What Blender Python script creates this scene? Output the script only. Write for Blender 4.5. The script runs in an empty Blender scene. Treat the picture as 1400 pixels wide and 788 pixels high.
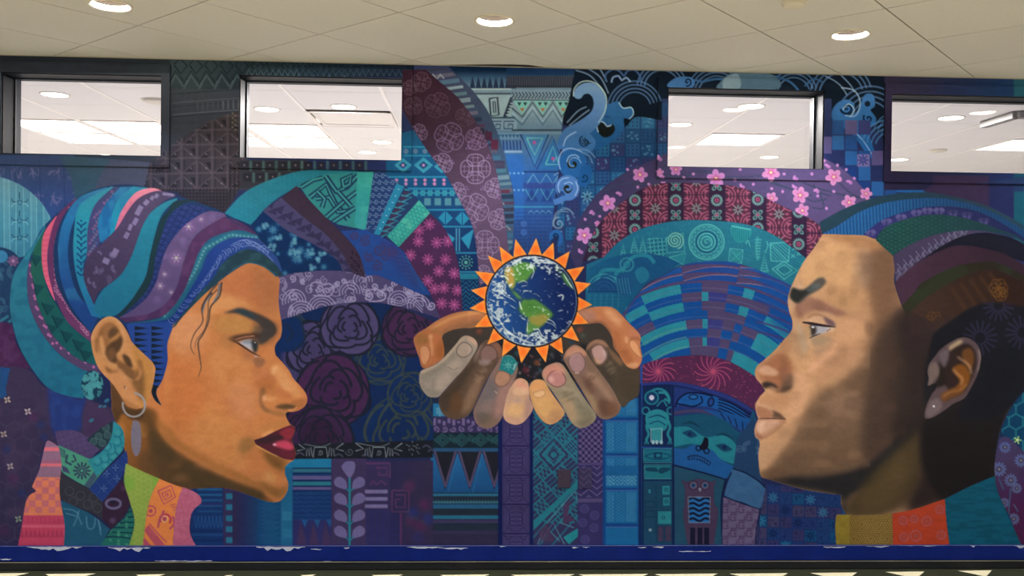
import bpy, bmesh, math, random
import numpy as np
from mathutils import Vector, Matrix

random.seed(7)
rng = np.random.default_rng(7)
sc = bpy.context.scene
COL = sc.collection
PI = math.pi

# ------------------------------------------------------------------ camera
F_PX, W_PX, H_PX = 1200.0, 1400.0, 788.0
CAM_Y, CAM_Z, CEIL = -5.12, 1.697, 2.9365
YAW, PITCH, ROLL = math.radians(2.5717), math.radians(-0.55), math.radians(0.7265)
_fw = np.array([math.sin(YAW)*math.cos(PITCH), math.cos(YAW)*math.cos(PITCH), math.sin(PITCH)])
_r0 = np.array([math.cos(YAW), -math.sin(YAW), 0.0])
_u0 = np.cross(_r0, _fw)
CR = math.cos(ROLL)*_r0 + math.sin(ROLL)*_u0
CU = -math.sin(ROLL)*_r0 + math.cos(ROLL)*_u0
cam_d = bpy.data.cameras.new('camera')
cam = bpy.data.objects.new('camera', cam_d)
COL.objects.link(cam)
cam.matrix_world = Matrix(((CR[0], CU[0], -_fw[0], 0), (CR[1], CU[1], -_fw[1], CAM_Y),
                           (CR[2], CU[2], -_fw[2], CAM_Z), (0, 0, 0, 1)))
cam_d.sensor_width = 36.0
cam_d.lens = F_PX/W_PX*36.0
cam_d.clip_start = 0.05
sc.camera = cam

# ------------------------------------------------------------------ world, exposure
wd = bpy.data.worlds.new('world')
sc.world = wd
wd.use_nodes = True
wd.node_tree.nodes['Background'].inputs[0].default_value = (0.9, 0.95, 1.0, 1)
wd.node_tree.nodes['Background'].inputs[1].default_value = 0.05
sc.view_settings.view_transform = 'Standard'
sc.view_settings.look = 'None'
sc.view_settings.gamma = 1.0
sc.view_settings.use_curve_mapping = False
sc.view_settings.exposure = 0.0
LAMP_W = 45.0          # each downlight of this room
REAR_W = 56.0          # each downlight of the room behind the windows
LAMP_COL = (1.0, 0.965, 0.915)

def ray(px, py):
    q = CR*((px-700.0)/F_PX) + CU*((394.0-py)/F_PX) + _fw
    return q
def on_wall(px, py, y=0.0):                     # photo pixel -> point of the plane y
    q = ray(px, py)
    t = (y-CAM_Y)/q[1]
    return Vector((q[0]*t, y, CAM_Z+q[2]*t))
def on_z(px, py, z):
    q = ray(px, py)
    t = (z-CAM_Z)/q[2]
    return Vector((q[0]*t, CAM_Y+q[1]*t, z))

# ------------------------------------------------------------------ helpers
def srgb(h):
    if isinstance(h, str):
        h = h.lstrip('#')
        h = [int(h[i:i+2], 16)/255 for i in (0, 2, 4)]
    return tuple(c/12.92 if c <= 0.04045 else ((c+0.055)/1.055)**2.4 for c in h)

def mat(name, color, rough=0.6, noise=0.0, nscale=30, bump=0.0, bscale=200, emit=0.0, emit_col=None, spec=0.5, metal=0.0):
    m = bpy.data.materials.new(name)
    m.use_nodes = True
    nt = m.node_tree
    b = nt.nodes['Principled BSDF']
    c = srgb(color)+(1,)
    b.inputs['Base Color'].default_value = c
    b.inputs['Roughness'].default_value = rough
    b.inputs['Specular IOR Level'].default_value = spec
    b.inputs['Metallic'].default_value = metal
    tc = nt.nodes.new('ShaderNodeTexCoord')
    if noise:
        n = nt.nodes.new('ShaderNodeTexNoise'); n.inputs['Scale'].default_value = nscale; n.inputs['Detail'].default_value = 5
        nt.links.new(tc.outputs['Object'], n.inputs['Vector'])
        mx = nt.nodes.new('ShaderNodeMix'); mx.data_type = 'RGBA'
        mx.inputs[6].default_value = tuple(x*(1-noise) for x in c[:3])+(1,)
        mx.inputs[7].default_value = tuple(min(1, x*(1+noise)) for x in c[:3])+(1,)
        nt.links.new(n.outputs['Fac'], mx.inputs[0]); nt.links.new(mx.outputs[2], b.inputs['Base Color'])
    if bump:
        n2 = nt.nodes.new('ShaderNodeTexNoise'); n2.inputs['Scale'].default_value = bscale; n2.inputs['Detail'].default_value = 4
        nt.links.new(tc.outputs['Object'], n2.inputs['Vector'])
        bp = nt.nodes.new('ShaderNodeBump'); bp.inputs['Strength'].default_value = bump; bp.inputs['Distance'].default_value = 0.004
        nt.links.new(n2.outputs['Fac'], bp.inputs['Height']); nt.links.new(bp.outputs['Normal'], b.inputs['Normal'])
    if emit:
        b.inputs['Emission Color'].default_value = srgb(emit_col or color)+(1,)
        b.inputs['Emission Strength'].default_value = emit
    return m

def link(o, parent=None):
    COL.objects.link(o)
    if parent is not None:
        o.parent = parent
    return o
def mesh(name, verts, faces, m, parent=None, smooth=False):
    me = bpy.data.meshes.new(name)
    me.from_pydata([tuple(v) for v in verts], [], faces)
    if isinstance(m, bpy.types.Material):
        me.materials.append(m)
    if smooth:
        me.polygons.foreach_set('use_smooth', [True]*len(me.polygons))
    me.update()
    return link(bpy.data.objects.new(name, me), parent)
def box_vf(a, b):
    x0, y0, z0 = a; x1, y1, z1 = b
    v = [(x0,y0,z0),(x1,y0,z0),(x1,y1,z0),(x0,y1,z0),(x0,y0,z1),(x1,y0,z1),(x1,y1,z1),(x0,y1,z1)]
    f = [(0,3,2,1),(4,5,6,7),(0,1,5,4),(1,2,6,5),(2,3,7,6),(3,0,4,7)]
    return v, f
def join_vf(parts):
    V, Fc = [], []
    for v, f in parts:
        n = len(V); V += list(v); Fc += [tuple(i+n for i in q) for q in f]
    return V, Fc
def box(name, a, b, m, parent=None, bevel=0.0):
    v, f = box_vf(a, b)
    o = mesh(name, v, f, m, parent)
    if bevel:
        bm = bmesh.new(); bm.from_mesh(o.data)
        bmesh.ops.bevel(bm, geom=bm.edges[:], offset=bevel, segments=2, affect='EDGES', profile=0.5)
        bm.to_mesh(o.data); bm.free()
    return o
def prism_vf(poly, z0, z1):
    n = len(poly)
    v = [(p[0], p[1], z0) for p in poly]+[(p[0], p[1], z1) for p in poly]
    f = [tuple(range(n-1, -1, -1)), tuple(range(n, 2*n))]
    f += [(i, (i+1) % n, n+(i+1) % n, n+i) for i in range(n)]
    return v, f
def lathe_vf(prof, n=40):                        # prof: (radius, z) pairs round the z axis
    v = []; f = []
    for r, z in prof:
        for k in range(n):
            a = 2*PI*k/n; v.append((r*math.cos(a), r*math.sin(a), z))
    for i in range(len(prof)-1):
        for k in range(n):
            k2 = (k+1) % n
            f.append((i*n+k, i*n+k2, (i+1)*n+k2, (i+1)*n+k))
    return v, f
def tag(o, label=None, cat=None, group=None, kind=None):
    for k, v in (('label', label), ('category', cat), ('group', group), ('kind', kind)):
        if v: o[k] = v
    return o
def empty(name, loc=(0, 0, 0)):
    o = bpy.data.objects.new(name, None); o.location = loc; o.empty_display_size = 0.1
    return link(o)
def clip_poly(poly, fn):                         # keep where fn(p) >= 0 (fn linear)
    out = []
    for i in range(len(poly)):
        a, b = poly[i], poly[(i+1) % len(poly)]
        fa, fb = fn(a), fn(b)
        if fa >= 0: out.append(a)
        if (fa >= 0) != (fb >= 0):
            t = fa/(fa-fb); out.append((a[0]+(b[0]-a[0])*t, a[1]+(b[1]-a[1])*t))
    return out
# ------------------------------------------------------------------ room shell
XL, XR, YB = -5.2, 5.8, -8.2
WALL_T = 0.20
M_wall = mat('wall_white_paint', '#e2dccf', 0.7, 0.03, 8)
M_navy = mat('wall_navy_paint', '#1f2b52', 0.55, 0.1, 12)
M_tile = mat('ceiling_tile_fibre', '#d6d2ce', 0.9, 0.05, 45, 0.5, 260)
M_plenum = mat('ceiling_plenum_dark', '#0c0b0a', 0.9)
M_tbar = mat('ceiling_grid_metal', '#6b6356', 0.6)
M_blue = mat('baseboard_blue_paint', '#07185a', 0.45, 0.25, 9, 0.2, 60, spec=0.08)
M_black = mat('rubber_base_black', '#14161a', 0.5, 0.3, 40, 0.2, 120, spec=0.15)
M_scuff = mat('white_scuff_paint', '#8f96ac', 0.6, 0.2, 60)
M_jamb = mat('jamb_dark_paint', '#191e2c', 0.5, 0.25, 14, spec=0.15)
M_stop = mat('glazing_stop', '#2c303e', 0.4, spec=0.2)

def st(o, label=None):
    o['kind'] = 'structure'
    if label: o['label'] = label
    return o

# ---- windows: opening (front edge of the hole), casing outer edge, in photo pixels
WINS = [  # opening l,t,r,b ; casing l,t,r,b
    ((3, 101.5, 221, 212.3), (-14, 86, 233, 227)),
    ((327.5, 105.5, 550, 218.3), (317, 92, 563.5, 232)),
    ((912.5, 122.5, 1125.5, 230.3), (898.5, 108, 1136, 245.3)),
    ((1217.5, 131.5, 1440, 237.0), (1208, 117, 1452, 251)),
]
def rect_m(r):
    l, t, R, b = r
    xm = 0.5*(l+R); ym = 0.5*(t+b)
    return on_wall(l, ym).x, on_wall(R, ym).x, on_wall(xm, b).z, on_wall(xm, t).z
OPEN = [rect_m(w[0]) for w in WINS]
CASE = [rect_m(w[1]) for w in WINS]
# wall_front: solid blocks round the four openings, joined into one shell
xs = [XL]
for o in OPEN: xs += [o[0], o[1]]
xs.append(XR)
parts = []
for i in range(0, len(xs), 2):
    parts.append(box_vf((xs[i], 0.001, 0), (xs[i+1], WALL_T, CEIL)))
for o in OPEN:
    parts.append(box_vf((o[0], 0.001, 0), (o[1], WALL_T, o[2])))
    parts.append(box_vf((o[0], 0.001, o[3]), (o[1], WALL_T, CEIL)))
v, f = join_vf(parts)
wall_front = st(mesh('wall_front', v, f, M_navy), 'long wall that carries the painted mural')
st(box('wall_left', (XL-0.15, YB, 0), (XL, WALL_T, CEIL), M_wall))
st(box('wall_right', (XR, YB, 0), (XR+0.15, WALL_T, CEIL), M_wall))
st(box('wall_back', (XL, YB-0.15, 0), (XR, YB, CEIL), M_wall))

# ---- ceiling of this room: a diagonal grid of separate tiles
GO = np.array([1.8384, 3.8772-5.12]); GA = np.array([-0.4381, 0.4041]); GB = np.array([0.4409, 0.4817])
ceiling = st(box('ceiling', (XL, YB, CEIL+0.12), (XR, -0.002, CEIL+0.16), M_plenum), 'suspended ceiling of square beige tiles')
tile_cache = {}
JOINT = 0.0036
ua, ub = GA/np.linalg.norm(GA), GB/np.linalg.norm(GB)
def tile_poly(i, j, gap):
    o = GO+GA*i+GB*j
    g1 = ua*gap; g2 = ub*gap
    return [tuple(o+g1+g2), tuple(o+GA-g1+g2), tuple(o+GA+GB-g1-g2), tuple(o+GB+g1-g2)]
far_v = []
full = None
cans = []
for k in range(-4, 5):                           # downlights, several rows, one family
    pass
LIGHTS = []
for row in range(4):
    for c in range(-2, 4):
        x = 0.09+1.77*c; y = -0.908+0.083*1.77*c/1.77-1.8*row
        if XL+0.3 < x < XR-0.3: LIGHTS.append((x, y, row, c))
TROF = []
for i in range(-16, 18):
    for j in range(-22, 8):
        p = tile_poly(i, j, JOINT)
        cx = sum(q[0] for q in p)/4; cy = sum(q[1] for q in p)/4
        if not (XL-0.6 < cx < XR+0.6 and YB-0.6 < cy < 0.6): continue
        near = cy > -3.2
        pp = p
        for fn in ((lambda q: -0.004-q[1]), (lambda q: q[1]-YB), (lambda q: q[0]-XL), (lambda q: XR-q[0])):
            pp = clip_poly(pp, fn)
            if len(pp) < 3: break
        if len(pp) < 3: continue
        xa, xb = on_z(592, 86, CEIL).x, on_z(748, 88, CEIL).x
        we = [k for k in range(len(pp)) if abs(pp[k][1]+0.004) < 1e-4 and abs(pp[(k+1) % len(pp)][1]+0.004) < 1e-4]
        if we:                                   # tiles by the wall: one has slipped and leaves a dark slit
            k = we[0]; (ax, _), (bx, _) = pp[k], pp[(k+1) % len(pp)]
            lo, hi = max(min(ax, bx), xa), min(max(ax, bx), xb)
            if hi-lo > 0.03:
                dep = lambda x: -0.004-0.056*max(0.0, min((x-xa)/0.45, (xb-x)/0.06, 1.0))
                xs_ = [lo+(hi-lo)*t/6 for t in range(7)]
                ins = [(x, dep(x)) for x in xs_]
                if ax > bx: ins.reverse()
                pp = pp[:k+1]+ins+pp[k+1:]
        z0 = CEIL
        z1 = CEIL+0.015
        # a tile with a downlight gets a square hole pattern: lights hang through, so cut by ring
        hole = [L for L in LIGHTS if (L[0]-cx)**2+(L[1]-cy)**2 < 0.5]
        bm = bmesh.new()
        vs = [bm.verts.new((q[0], q[1], z0)) for q in pp]
        bm.faces.new(list(reversed(vs)))
        holes_in = []
        for L in hole:
            holes_in.append((L[0], L[1]))
        me_faces = bm
        if len(pp) == 4 and not holes_in and near is not None and (p == pp):
            if full is None:
                v, f = prism_vf([(q[0]-cx, q[1]-cy) for q in pp], 0, 0.015)
                full = bpy.data.meshes.new('ceiling_tile'); full.from_pydata(v, [], f); full.materials.append(M_tile); full.update()
            o = bpy.data.objects.new('ceiling_tile', full); o.location = (cx, cy, z0); link(o, ceiling)
        else:
            v, f = prism_vf(pp, z0, z1)
            o = mesh('ceiling_tile', v, f, M_tile, ceiling)
            if holes_in:
                for (lx, ly) in holes_in:
                    bmc = bmesh.new()
                    bmesh.ops.create_cone(bmc, cap_ends=True, segments=40, radius1=0.088, radius2=0.088, depth=0.2,
                                          matrix=Matrix.Translation((lx, ly, CEIL)))
                    cme = bpy.data.meshes.new('cut'); bmc.to_mesh(cme); bmc.free()
                    co = bpy.data.objects.new('cut', cme); COL.objects.link(co)
                    md = o.modifiers.new('cut', 'BOOLEAN'); md.object = co; md.operation = 'DIFFERENCE'; md.solver = 'EXACT'
                    dg = bpy.context.evaluated_depsgraph_get()
                    nm = bpy.data.meshes.new_from_object(o.evaluated_get(dg))
                    o.modifiers.clear(); o.data = nm
                    bpy.data.objects.remove(co)
        bm.free()
# the metal grid behind the joints
parts = []
def gstrip(p, q, w):
    d = (q-p)/np.linalg.norm(q-p); n = np.array([-d[1], d[0]])*w
    poly = [tuple(p+n), tuple(p-n), tuple(q-n), tuple(q+n)]
    for fn in ((lambda t: -0.004-t[1]), (lambda t: t[1]-YB), (lambda t: t[0]-XL), (lambda t: XR-t[0])):
        poly = clip_poly(poly, fn)
        if len(poly) < 3: return
    parts.append(prism_vf(poly, CEIL+0.003, CEIL+0.010))
for i in range(-16, 19): gstrip(GO+GA*i-GB*30, GO+GA*i+GB*30, 0.0045)
for j in range(-22, 9): gstrip(GO+GB*j-GA*30, GO+GB*j+GA*30, 0.0045)
v, f = join_vf(parts)
mesh('ceiling_grid', v, f, M_tbar, ceiling)
# angle trim where the tiles meet the wall
st(box('trim_1', (XL, -0.012, CEIL-0.0035), (XR, -0.0005, CEIL-0.0015), mat('wall_angle_metal', '#b9b0a0', 0.6)), 'thin wall angle under the ceiling edge')

# ---- baseboards
zb = on_wall(700, 745.5).z; zm = on_wall(700, 766.5).z
bb = st(box('baseboard_front', (XL, -0.011, zm), (XR, 0.0005, zb), M_blue, bevel=0.003), 'dark blue painted baseboard with white scuffs along its top')
bk = st(box('baseboard_lower', (XL, -0.016, 0.001), (XR, 0.0005, zm-0.001), M_black, bevel=0.004), 'black rubber base strip under the blue board')

box('baseboard_lip', (XL, -0.0125, zb-0.0025), (XR, -0.0112, zb-0.0004), mat('baseboard_lip_highlight', '#5a6492', 0.4, 0.5, 7), bb)  # paler colour paints the highlight along the top lip
box('base_lip', (XL, -0.0185, zm-0.005), (XR, -0.0162, zm-0.0012), mat('base_lip_highlight', '#6f6b62', 0.3, 0.6, 3), bk)  # paler colour stands for the light this lip catches
def scuff(x0, x1, y0, y1, seed):                # chipped white paint on the board, photo pixels
    g = random.Random(seed); n = max(4, int((x1-x0)/5)); up = []; lo = []
    for i in range(n+1):
        px = x0+(x1-x0)*i/n; e = min(1.0, 4*min(i, n-i)/n)
        a, b_ = on_wall(px, y0+g.uniform(-.4, .5), -0.0118), on_wall(px, y0+0.4+0.75*(y1-y0)*e*g.uniform(.1, 1.0), -0.0118)
        a.z = min(a.z, zb-0.0028); b_.z = min(b_.z, a.z-0.0008)
        up.append(a); lo.append(b_)
    V = up+lo+[Vector((p.x, -0.0112, p.z)) for p in up+lo]; m_ = n+1
    Fq = [(i, i+m_, i+m_+1, i+1) for i in range(n)]+[(i+2*m_, i+2*m_+1, i+3*m_+1, i+3*m_) for i in range(n)]
    Fq += [(i, i+1, i+1+2*m_, i+2*m_) for i in range(n)]+[(i+m_, i+3*m_, i+3*m_+1, i+m_+1) for i in range(n)]
    mesh('paint_chip', V, Fq, M_scuff, bb)
for i, q in enumerate(((36, 104, 748, 755.5), (148, 206, 749, 757), (96, 112, 748, 752), (350, 418, 748, 757), (425, 440, 751, 753), (470, 478, 749, 751), (556, 606, 748, 751.5), (600, 640, 749.5, 753), (683, 692, 747, 749.5),
    (782, 792, 748.5, 751), (796, 806, 748, 750), (872, 884, 748.5, 750.5), (892, 908, 748, 750.5), (928, 972, 754, 756), (1126, 1156, 748, 750.5), (1184, 1216, 747, 749.5), (1230, 1292, 745.5, 748), (1326, 1336, 745, 752), (1386, 1402, 744, 758), (1340, 1386, 744.5, 747), (0, 16, 764.5, 766.5), (212, 290, 767, 769.5), (440, 470, 768, 770))):
    scuff(*q, i)
# ---- floor: dark border along the wall, then diagonal black and white tiles
M_fdark = mat('floor_border_dark', '#2a2d22', 0.35, 0.25, 30)
M_fb = mat('floor_tile_dark', '#2c2f22', 0.3, 0.2, 20)
M_fw = mat('floor_tile_white', '#d6cfb2', 0.3, 0.05, 20)
floor = st(box('floor', (XL, YB, -0.06), (XR, WALL_T, -0.004), M_fdark), 'checkered tile floor with a dark border')
box('floor_border', (XL, -0.062, -0.004), (XR, -0.001, 0.0), M_fdark, floor)
FT = 0.3048
an = math.radians(45)
box('floor_border_inner', (XL, -0.36, -0.004), (XR, -0.0625, 0.0), M_fb, floor)
for (a, c, yt) in ((-45, 39, 784.5), (62, 131, 785), (186, 226, 786), (307, 319, 787), (411, 432, 786.5), (508, 551, 786.5), (602, 669, 786.3), (699, 785, 786), (791, 886, 785.6), (895, 981, 785.2), (998, 1077, 784.6), (1108, 1172, 783.6), (1211, 1264, 782.2), (1310, 1356, 780.6), (1408, 1450, 779.5)):
    p, q = on_z(a, yt+0.4, 0), on_z(c, yt-0.4, 0); d = (q-p); m_ = (p+q)/2+Vector((d.y, -d.x, 0))*0.5
    v, f = prism_vf([(p.x, p.y), (m_.x, m_.y), (q.x, q.y)], -0.003, 0.0006)
    mesh('floor_tile', v, f, M_fw, floor)
# the rest of the floor, out of the picture: the same checks in the material
m = bpy.data.materials.new('floor_checks'); m.use_nodes = True; nt = m.node_tree
tc = nt.nodes.new('ShaderNodeTexCoord'); mp = nt.nodes.new('ShaderNodeMapping'); ck = nt.nodes.new('ShaderNodeTexChecker')
mp.inputs['Rotation'].default_value = (0, 0, -an); mp.inputs['Scale'].default_value = (1, 1, 1); ck.inputs['Scale'].default_value = 1/FT
ck.inputs['Color1'].default_value = srgb('#d6cfb2')+(1,); ck.inputs['Color2'].default_value = srgb('#2c2f22')+(1,)
nt.links.new(tc.outputs['Object'], mp.inputs['Vector']); nt.links.new(mp.outputs[0], ck.inputs['Vector'])
nt.links.new(ck.outputs['Color'], nt.nodes['Principled BSDF'].inputs['Base Color']); nt.nodes['Principled BSDF'].inputs['Roughness'].default_value = 0.35
mesh('floor_field', [(XL, YB, -0.003), (XR, YB, -0.003), (XR, -0.36, -0.003), (XL, -0.36, -0.003)], [(0, 1, 2, 3)], m, floor)

# ---- windows
def glass_mat():
    m = bpy.data.materials.new('window_glass'); m.use_nodes = True; nt = m.node_tree
    out = nt.nodes['Material Output']; nt.nodes.remove(nt.nodes['Principled BSDF'])
    t = nt.nodes.new('ShaderNodeBsdfTransparent'); t.inputs[0].default_value = (0.97, 0.965, 0.96, 1)
    g = nt.nodes.new('ShaderNodeBsdfGlossy'); g.inputs['Roughness'].default_value = 0.02
    fr = nt.nodes.new('ShaderNodeFresnel'); fr.inputs['IOR'].default_value = 1.45
    mx = nt.nodes.new('ShaderNodeMixShader')
    nt.links.new(fr.outputs[0], mx.inputs[0]); nt.links.new(t.outputs[0], mx.inputs[1]); nt.links.new(g.outputs[0], mx.inputs[2])
    nt.links.new(mx.outputs[0], out.inputs['Surface'])
    return m
M_glass = glass_mat()
CASE_Y = -0.014
windows = []
GY = 0.135
for n, (o, c) in enumerate(zip(OPEN, CASE)):
    x0, x1, z0, z1 = o
    w = st(mesh('window_%d' % (n+1), *box_vf((x0+0.001, GY+0.008, z0+0.001), (x1-0.001, GY+0.03, z0+0.014)), M_stop),
           ['interior window over the light teal disc of the mural', 'interior window beside the dark brown patterned panel',
            'interior window above the pink blossom band', 'interior window above the short-haired portrait'][n])
    t = 0.004
    box('jamb', (x0, 0.0, z0), (x0+t, WALL_T, z1), M_jamb, w)
    box('jamb', (x1-t, 0.0, z0), (x1, WALL_T, z1), M_jamb, w)
    box('jamb_head', (x0+t, 0.0, z1-t), (x1-t, WALL_T, z1), M_jamb, w)
    box('window_sill', (x0+t, 0.0, z0), (x1-t, WALL_T, z0+t), M_jamb, w)
    s = 0.007
    box('glazing_stop', (x0+t, GY-0.014, z0+t), (x0+t+s, GY-0.001, z1-t), M_stop, w)
    box('glazing_stop', (x1-t-s, GY-0.014, z0+t), (x1-t, GY-0.001, z1-t), M_stop, w)
    box('glazing_stop', (x0+t, GY-0.014, z1-t-s), (x1-t, GY-0.001, z1-t), M_stop, w)
    box('glazing_stop', (x0+t, GY-0.014, z0+t), (x1-t, GY-0.001, z0+t+s), M_stop, w)
    box('window_pane', (x0+t, GY, z0+t), (x1-t, GY+0.006, z1-t), M_glass, w)
    X0, X1, Z0, Z1 = c
    e = 0.0006
    box('casing', (X0, CASE_Y+e, z0), (x0, 0.0, z1), M_jamb, w)
    box('casing', (x1, CASE_Y+e, z0), (X1, 0.0, z1), M_jamb, w)
    box('casing', (X0, CASE_Y+e, Z0), (X1, 0.0, z0), M_jamb, w)
    box('casing', (X0, CASE_Y+e, z1), (X1, 0.0, Z1), M_jamb, w)
    windows.append(w)

# ---- the room behind the windows
RX0, RX1, RY0, RY1 = XL, XR+1.5, WALL_T, 7.0
M_rw = mat('rear_wall_white', '#dcdbda', 0.7)
M_rt = mat('rear_ceiling_tile', '#e2dedb', 0.85, 0.02, 40)
st(box('wall_rear_far', (RX0, RY1, 0), (RX1, RY1+0.15, CEIL), M_rw))
st(box('wall_rear_left', (RX0-0.15, RY0, 0), (RX0, RY1, CEIL), M_rw))
st(box('wall_rear_right', (RX1, RY0, 0), (RX1+0.15, RY1, CEIL), M_rw))
st(box('wall_rear_front', (XR, WALL_T, 0), (RX1, WALL_T+0.1, CEIL), M_rw))
st(box('floor_rear', (RX0, RY0, -0.06), (RX1, RY1, 0), mat('rear_floor', '#b4b2b0', 0.5, 0.05, 20)))
ceil2 = st(box('ceiling_rear', (RX0, RY0, CEIL+0.05), (RX1, RY1, CEIL+0.09), mat('rear_plenum', '#a8a097', 0.8)), 'white tile ceiling of the room behind the windows')
G2 = 0.643
RL = [on_z(p, q, CEIL) for p, q in ((75, 129), (365, 149), (473, 150), (522, 194), (502, 208), (1027, 145), (1300, 161), (930, 170))]
RL = [(p.x, p.y-(0.12 if k == 2 else 0)) for k, p in enumerate(RL)]
skip = []
tr = {}
def rear_cell(ix, iy): return (-3.19+G2*ix, 0.80+G2*iy)
PANELS = []
def add_panel(px, py, w):
    p = on_z(px, py, CEIL)
    ix = math.floor((p.x+3.19)/G2); iy = math.floor((p.y-0.80)/G2)
    PANELS.append((ix, iy, w))
for (px, py) in ((60, 172), (150, 178), (190, 172), (400, 172), (365, 178)): add_panel(px, py, 'lamp')  # glowing panels added to stand for the blown-out patch of rear ceiling
for (px, py) in ((990, 191), (1030, 191), (1340, 204), (1380, 204)): add_panel(px, py, 'lamp')
PANELS += [(i_, j_, 'lamp') for i_ in (-1, 0, 1, 2) for j_ in (2, 3)]  # more glowing panels added to widen that blown-out patch
add_panel(485, 170, 'vent')
PANELS = sorted(set(PANELS))
pc = {(a, b): w for a, b, w in PANELS}
M_pan = mat('light_panel_diffuser', '#ffffff', 0.5, emit=9.0, emit_col='#fff4e8')
M_vent = mat('air_diffuser_metal', '#e8e0d8', 0.5)
M_rg = mat('rear_grid_metal', '#f2ece6', 0.4)
sm = None
for ix in range(-3, 16):
    for iy in range(-1, 10):
        x, y = rear_cell(ix, iy)
        x0, x1, y0, y1 = max(x, RX0)+0.002, min(x+G2, RX1)-0.002, max(y, RY0)+0.002, min(y+G2, RY1)-0.002
        if x1-x0 < 0.03 or y1-y0 < 0.03: continue
        k = pc.get((ix, iy))
        if k: continue
        o = box('ceiling_tile', (x0, y0, CEIL), (x1, y1, CEIL+0.015), M_rt, ceil2)
for ix in range(-3, 16):
    x = -3.19+G2*ix
    if RX0 < x < RX1: box('ceiling_grid', (x-0.011, RY0, CEIL-0.004), (x+0.011, RY1, CEIL), M_rg, ceil2)
for iy in range(-1, 10):
    y = 0.80+G2*iy
    if RY0 < y < RY1: box('ceiling_grid', (RX0, y-0.004, CEIL+0.0005), (RX1, y+0.004, CEIL+0.004), M_tbar, ceil2)
for (ix, iy, k) in sorted(set(PANELS)):
    x, y = rear_cell(ix, iy)
    if k == 'lamp':
        r = tag(empty('light_panel', (x+G2/2, y+G2/2, CEIL)), 'glaring square light panel behind the ' + ('windows over the teal disc and brown panel' if x < 0 else 'window above the blossoms' if x < 3.4 else 'window above the cropped-hair portrait'), 'ceiling light', 'light panels of the rear room')
        h = G2/2-0.015
        v, f = join_vf([box_vf((-h, -h, -0.006), (h, -h+0.02, 0.01)), box_vf((-h, h-0.02, -0.006), (h, h, 0.01)), box_vf((-h, -h+0.02, -0.006), (-h+0.02, h-0.02, 0.01)), box_vf((h-0.02, -h+0.02, -0.006), (h, h-0.02, 0.01))])
        mesh('frame', v, f, M_rg, r)
        mesh('diffuser', *box_vf((-h+0.02, -h+0.02, 0.0), (h-0.02, h-0.02, 0.006)), M_pan, r)
    else:
        r = tag(empty('air_diffuser', (x+G2/2, y+G2/2, CEIL)), 'square air diffuser in the ceiling behind the window', 'air vent')
        for q, s in enumerate((0.319, 0.285)):
            z = -0.02+0.012*q
            v, f = join_vf([box_vf((-s, -s, z), (s, -s+0.03, z+0.004)), box_vf((-s, s-0.03, z), (s, s, z+0.004)), box_vf((-s, -s+0.03, z), (-s+0.03, s-0.03, z+0.004)), box_vf((s-0.03, -s+0.03, z), (s, s-0.03, z+0.004))])
            mesh('vane', v, f, M_vent, r)
        mesh('backplate', *box_vf((-0.257, -0.257, -0.004), (0.257, 0.257, 0.002)), M_vent, r)

# ------------------------------------------------------------------ downlights
M_trim = mat('downlight_trim', '#d8cfbf', 0.5)
M_refl = mat('downlight_baffle', '#050403', 0.9, spec=0.0)
M_rim_glow = mat('downlight_glow', '#ffffff', 0.5, emit=14.0, emit_col='#fff3d6')  # emission stands for lamplight on the can's lower inner wall
M_lens2 = mat('downlight_glow_rear', '#ffffff', 0.5, emit=8.0, emit_col='#fff8f0')
dl = {}
def downlight(x, y, z, power, label, group, rear=False):
    r = tag(empty('downlight', (x, y, z)), label, 'ceiling light', group)
    if rear not in dl:
        a = bpy.data.meshes.new('trim_ring'); v, f = lathe_vf([(0.088, 0.004), (0.098, 0.0), (0.098, -0.003), (0.090, -0.006), (0.084, -0.003), (0.083, 0.004)]); a.from_pydata(v, [], f); a.materials.append(M_trim); a.update()
        b = bpy.data.meshes.new('reflector'); v, f = lathe_vf([(0.0835, 0.020), (0.082, 0.06), (0.070, 0.095), (0.002, 0.096)]); b.from_pydata(v, [], f); b.materials.append(M_refl); b.update()
        c = bpy.data.meshes.new('glow_ring')
        v, f = lathe_vf([(0.083, -0.002), (0.0835, 0.020)] if not rear else [(0.083, -0.005), (0.002, -0.009)]); c.from_pydata(v, [], f); c.materials.append(M_lens2 if rear else M_rim_glow); c.update()
        dl[rear] = (a, b, c)
    for me in dl[rear]:
        o = bpy.data.objects.new(me.name.split('.')[0], me); link(o, r)
    if power:
        L = bpy.data.lights.new('downlight_lamp', 'AREA'); L.shape = 'DISK'; L.size = 0.12; L.energy = power; L.color = LAMP_COL if not rear else (1, 0.965, 0.945)
        lo = bpy.data.objects.new('downlight_lamp', L); lo.location = (0, 0, 0.056 if not rear else -0.012); link(lo, r)
    return r
vis = {(0, 0): 'lit downlight in the ceiling above the clover band of the mural', (0, -1): 'lit downlight in the ceiling in front of the window over the teal disc',
       (0, 1): 'lit downlight in the ceiling above the gap between blossom window and portrait window'}
for (x, y, row, c) in LIGHTS:
    lab = vis.get((row, c)) if row == 0 else None
    if row == 0 and not lab: lab = 'lit downlight beyond the ends of the mural, near the wall'
    downlight(x, y, CEIL, LAMP_W*(1.10-0.07*x), lab or 'recessed downlight farther from the mural wall', 'downlights of the tile ceiling')
RN = ['round downlight behind the window over the teal disc'] + ['round downlight behind the window beside the brown panel']*4 + ['round downlight behind the window above the blossoms', 'round downlight behind the window above the cropped-hair portrait', 'round downlight behind the window above the blossoms']
for (x, y), n in zip(RL, RN):
    downlight(x, y, CEIL, REAR_W, n, 'downlights of the rear room', True)
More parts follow.
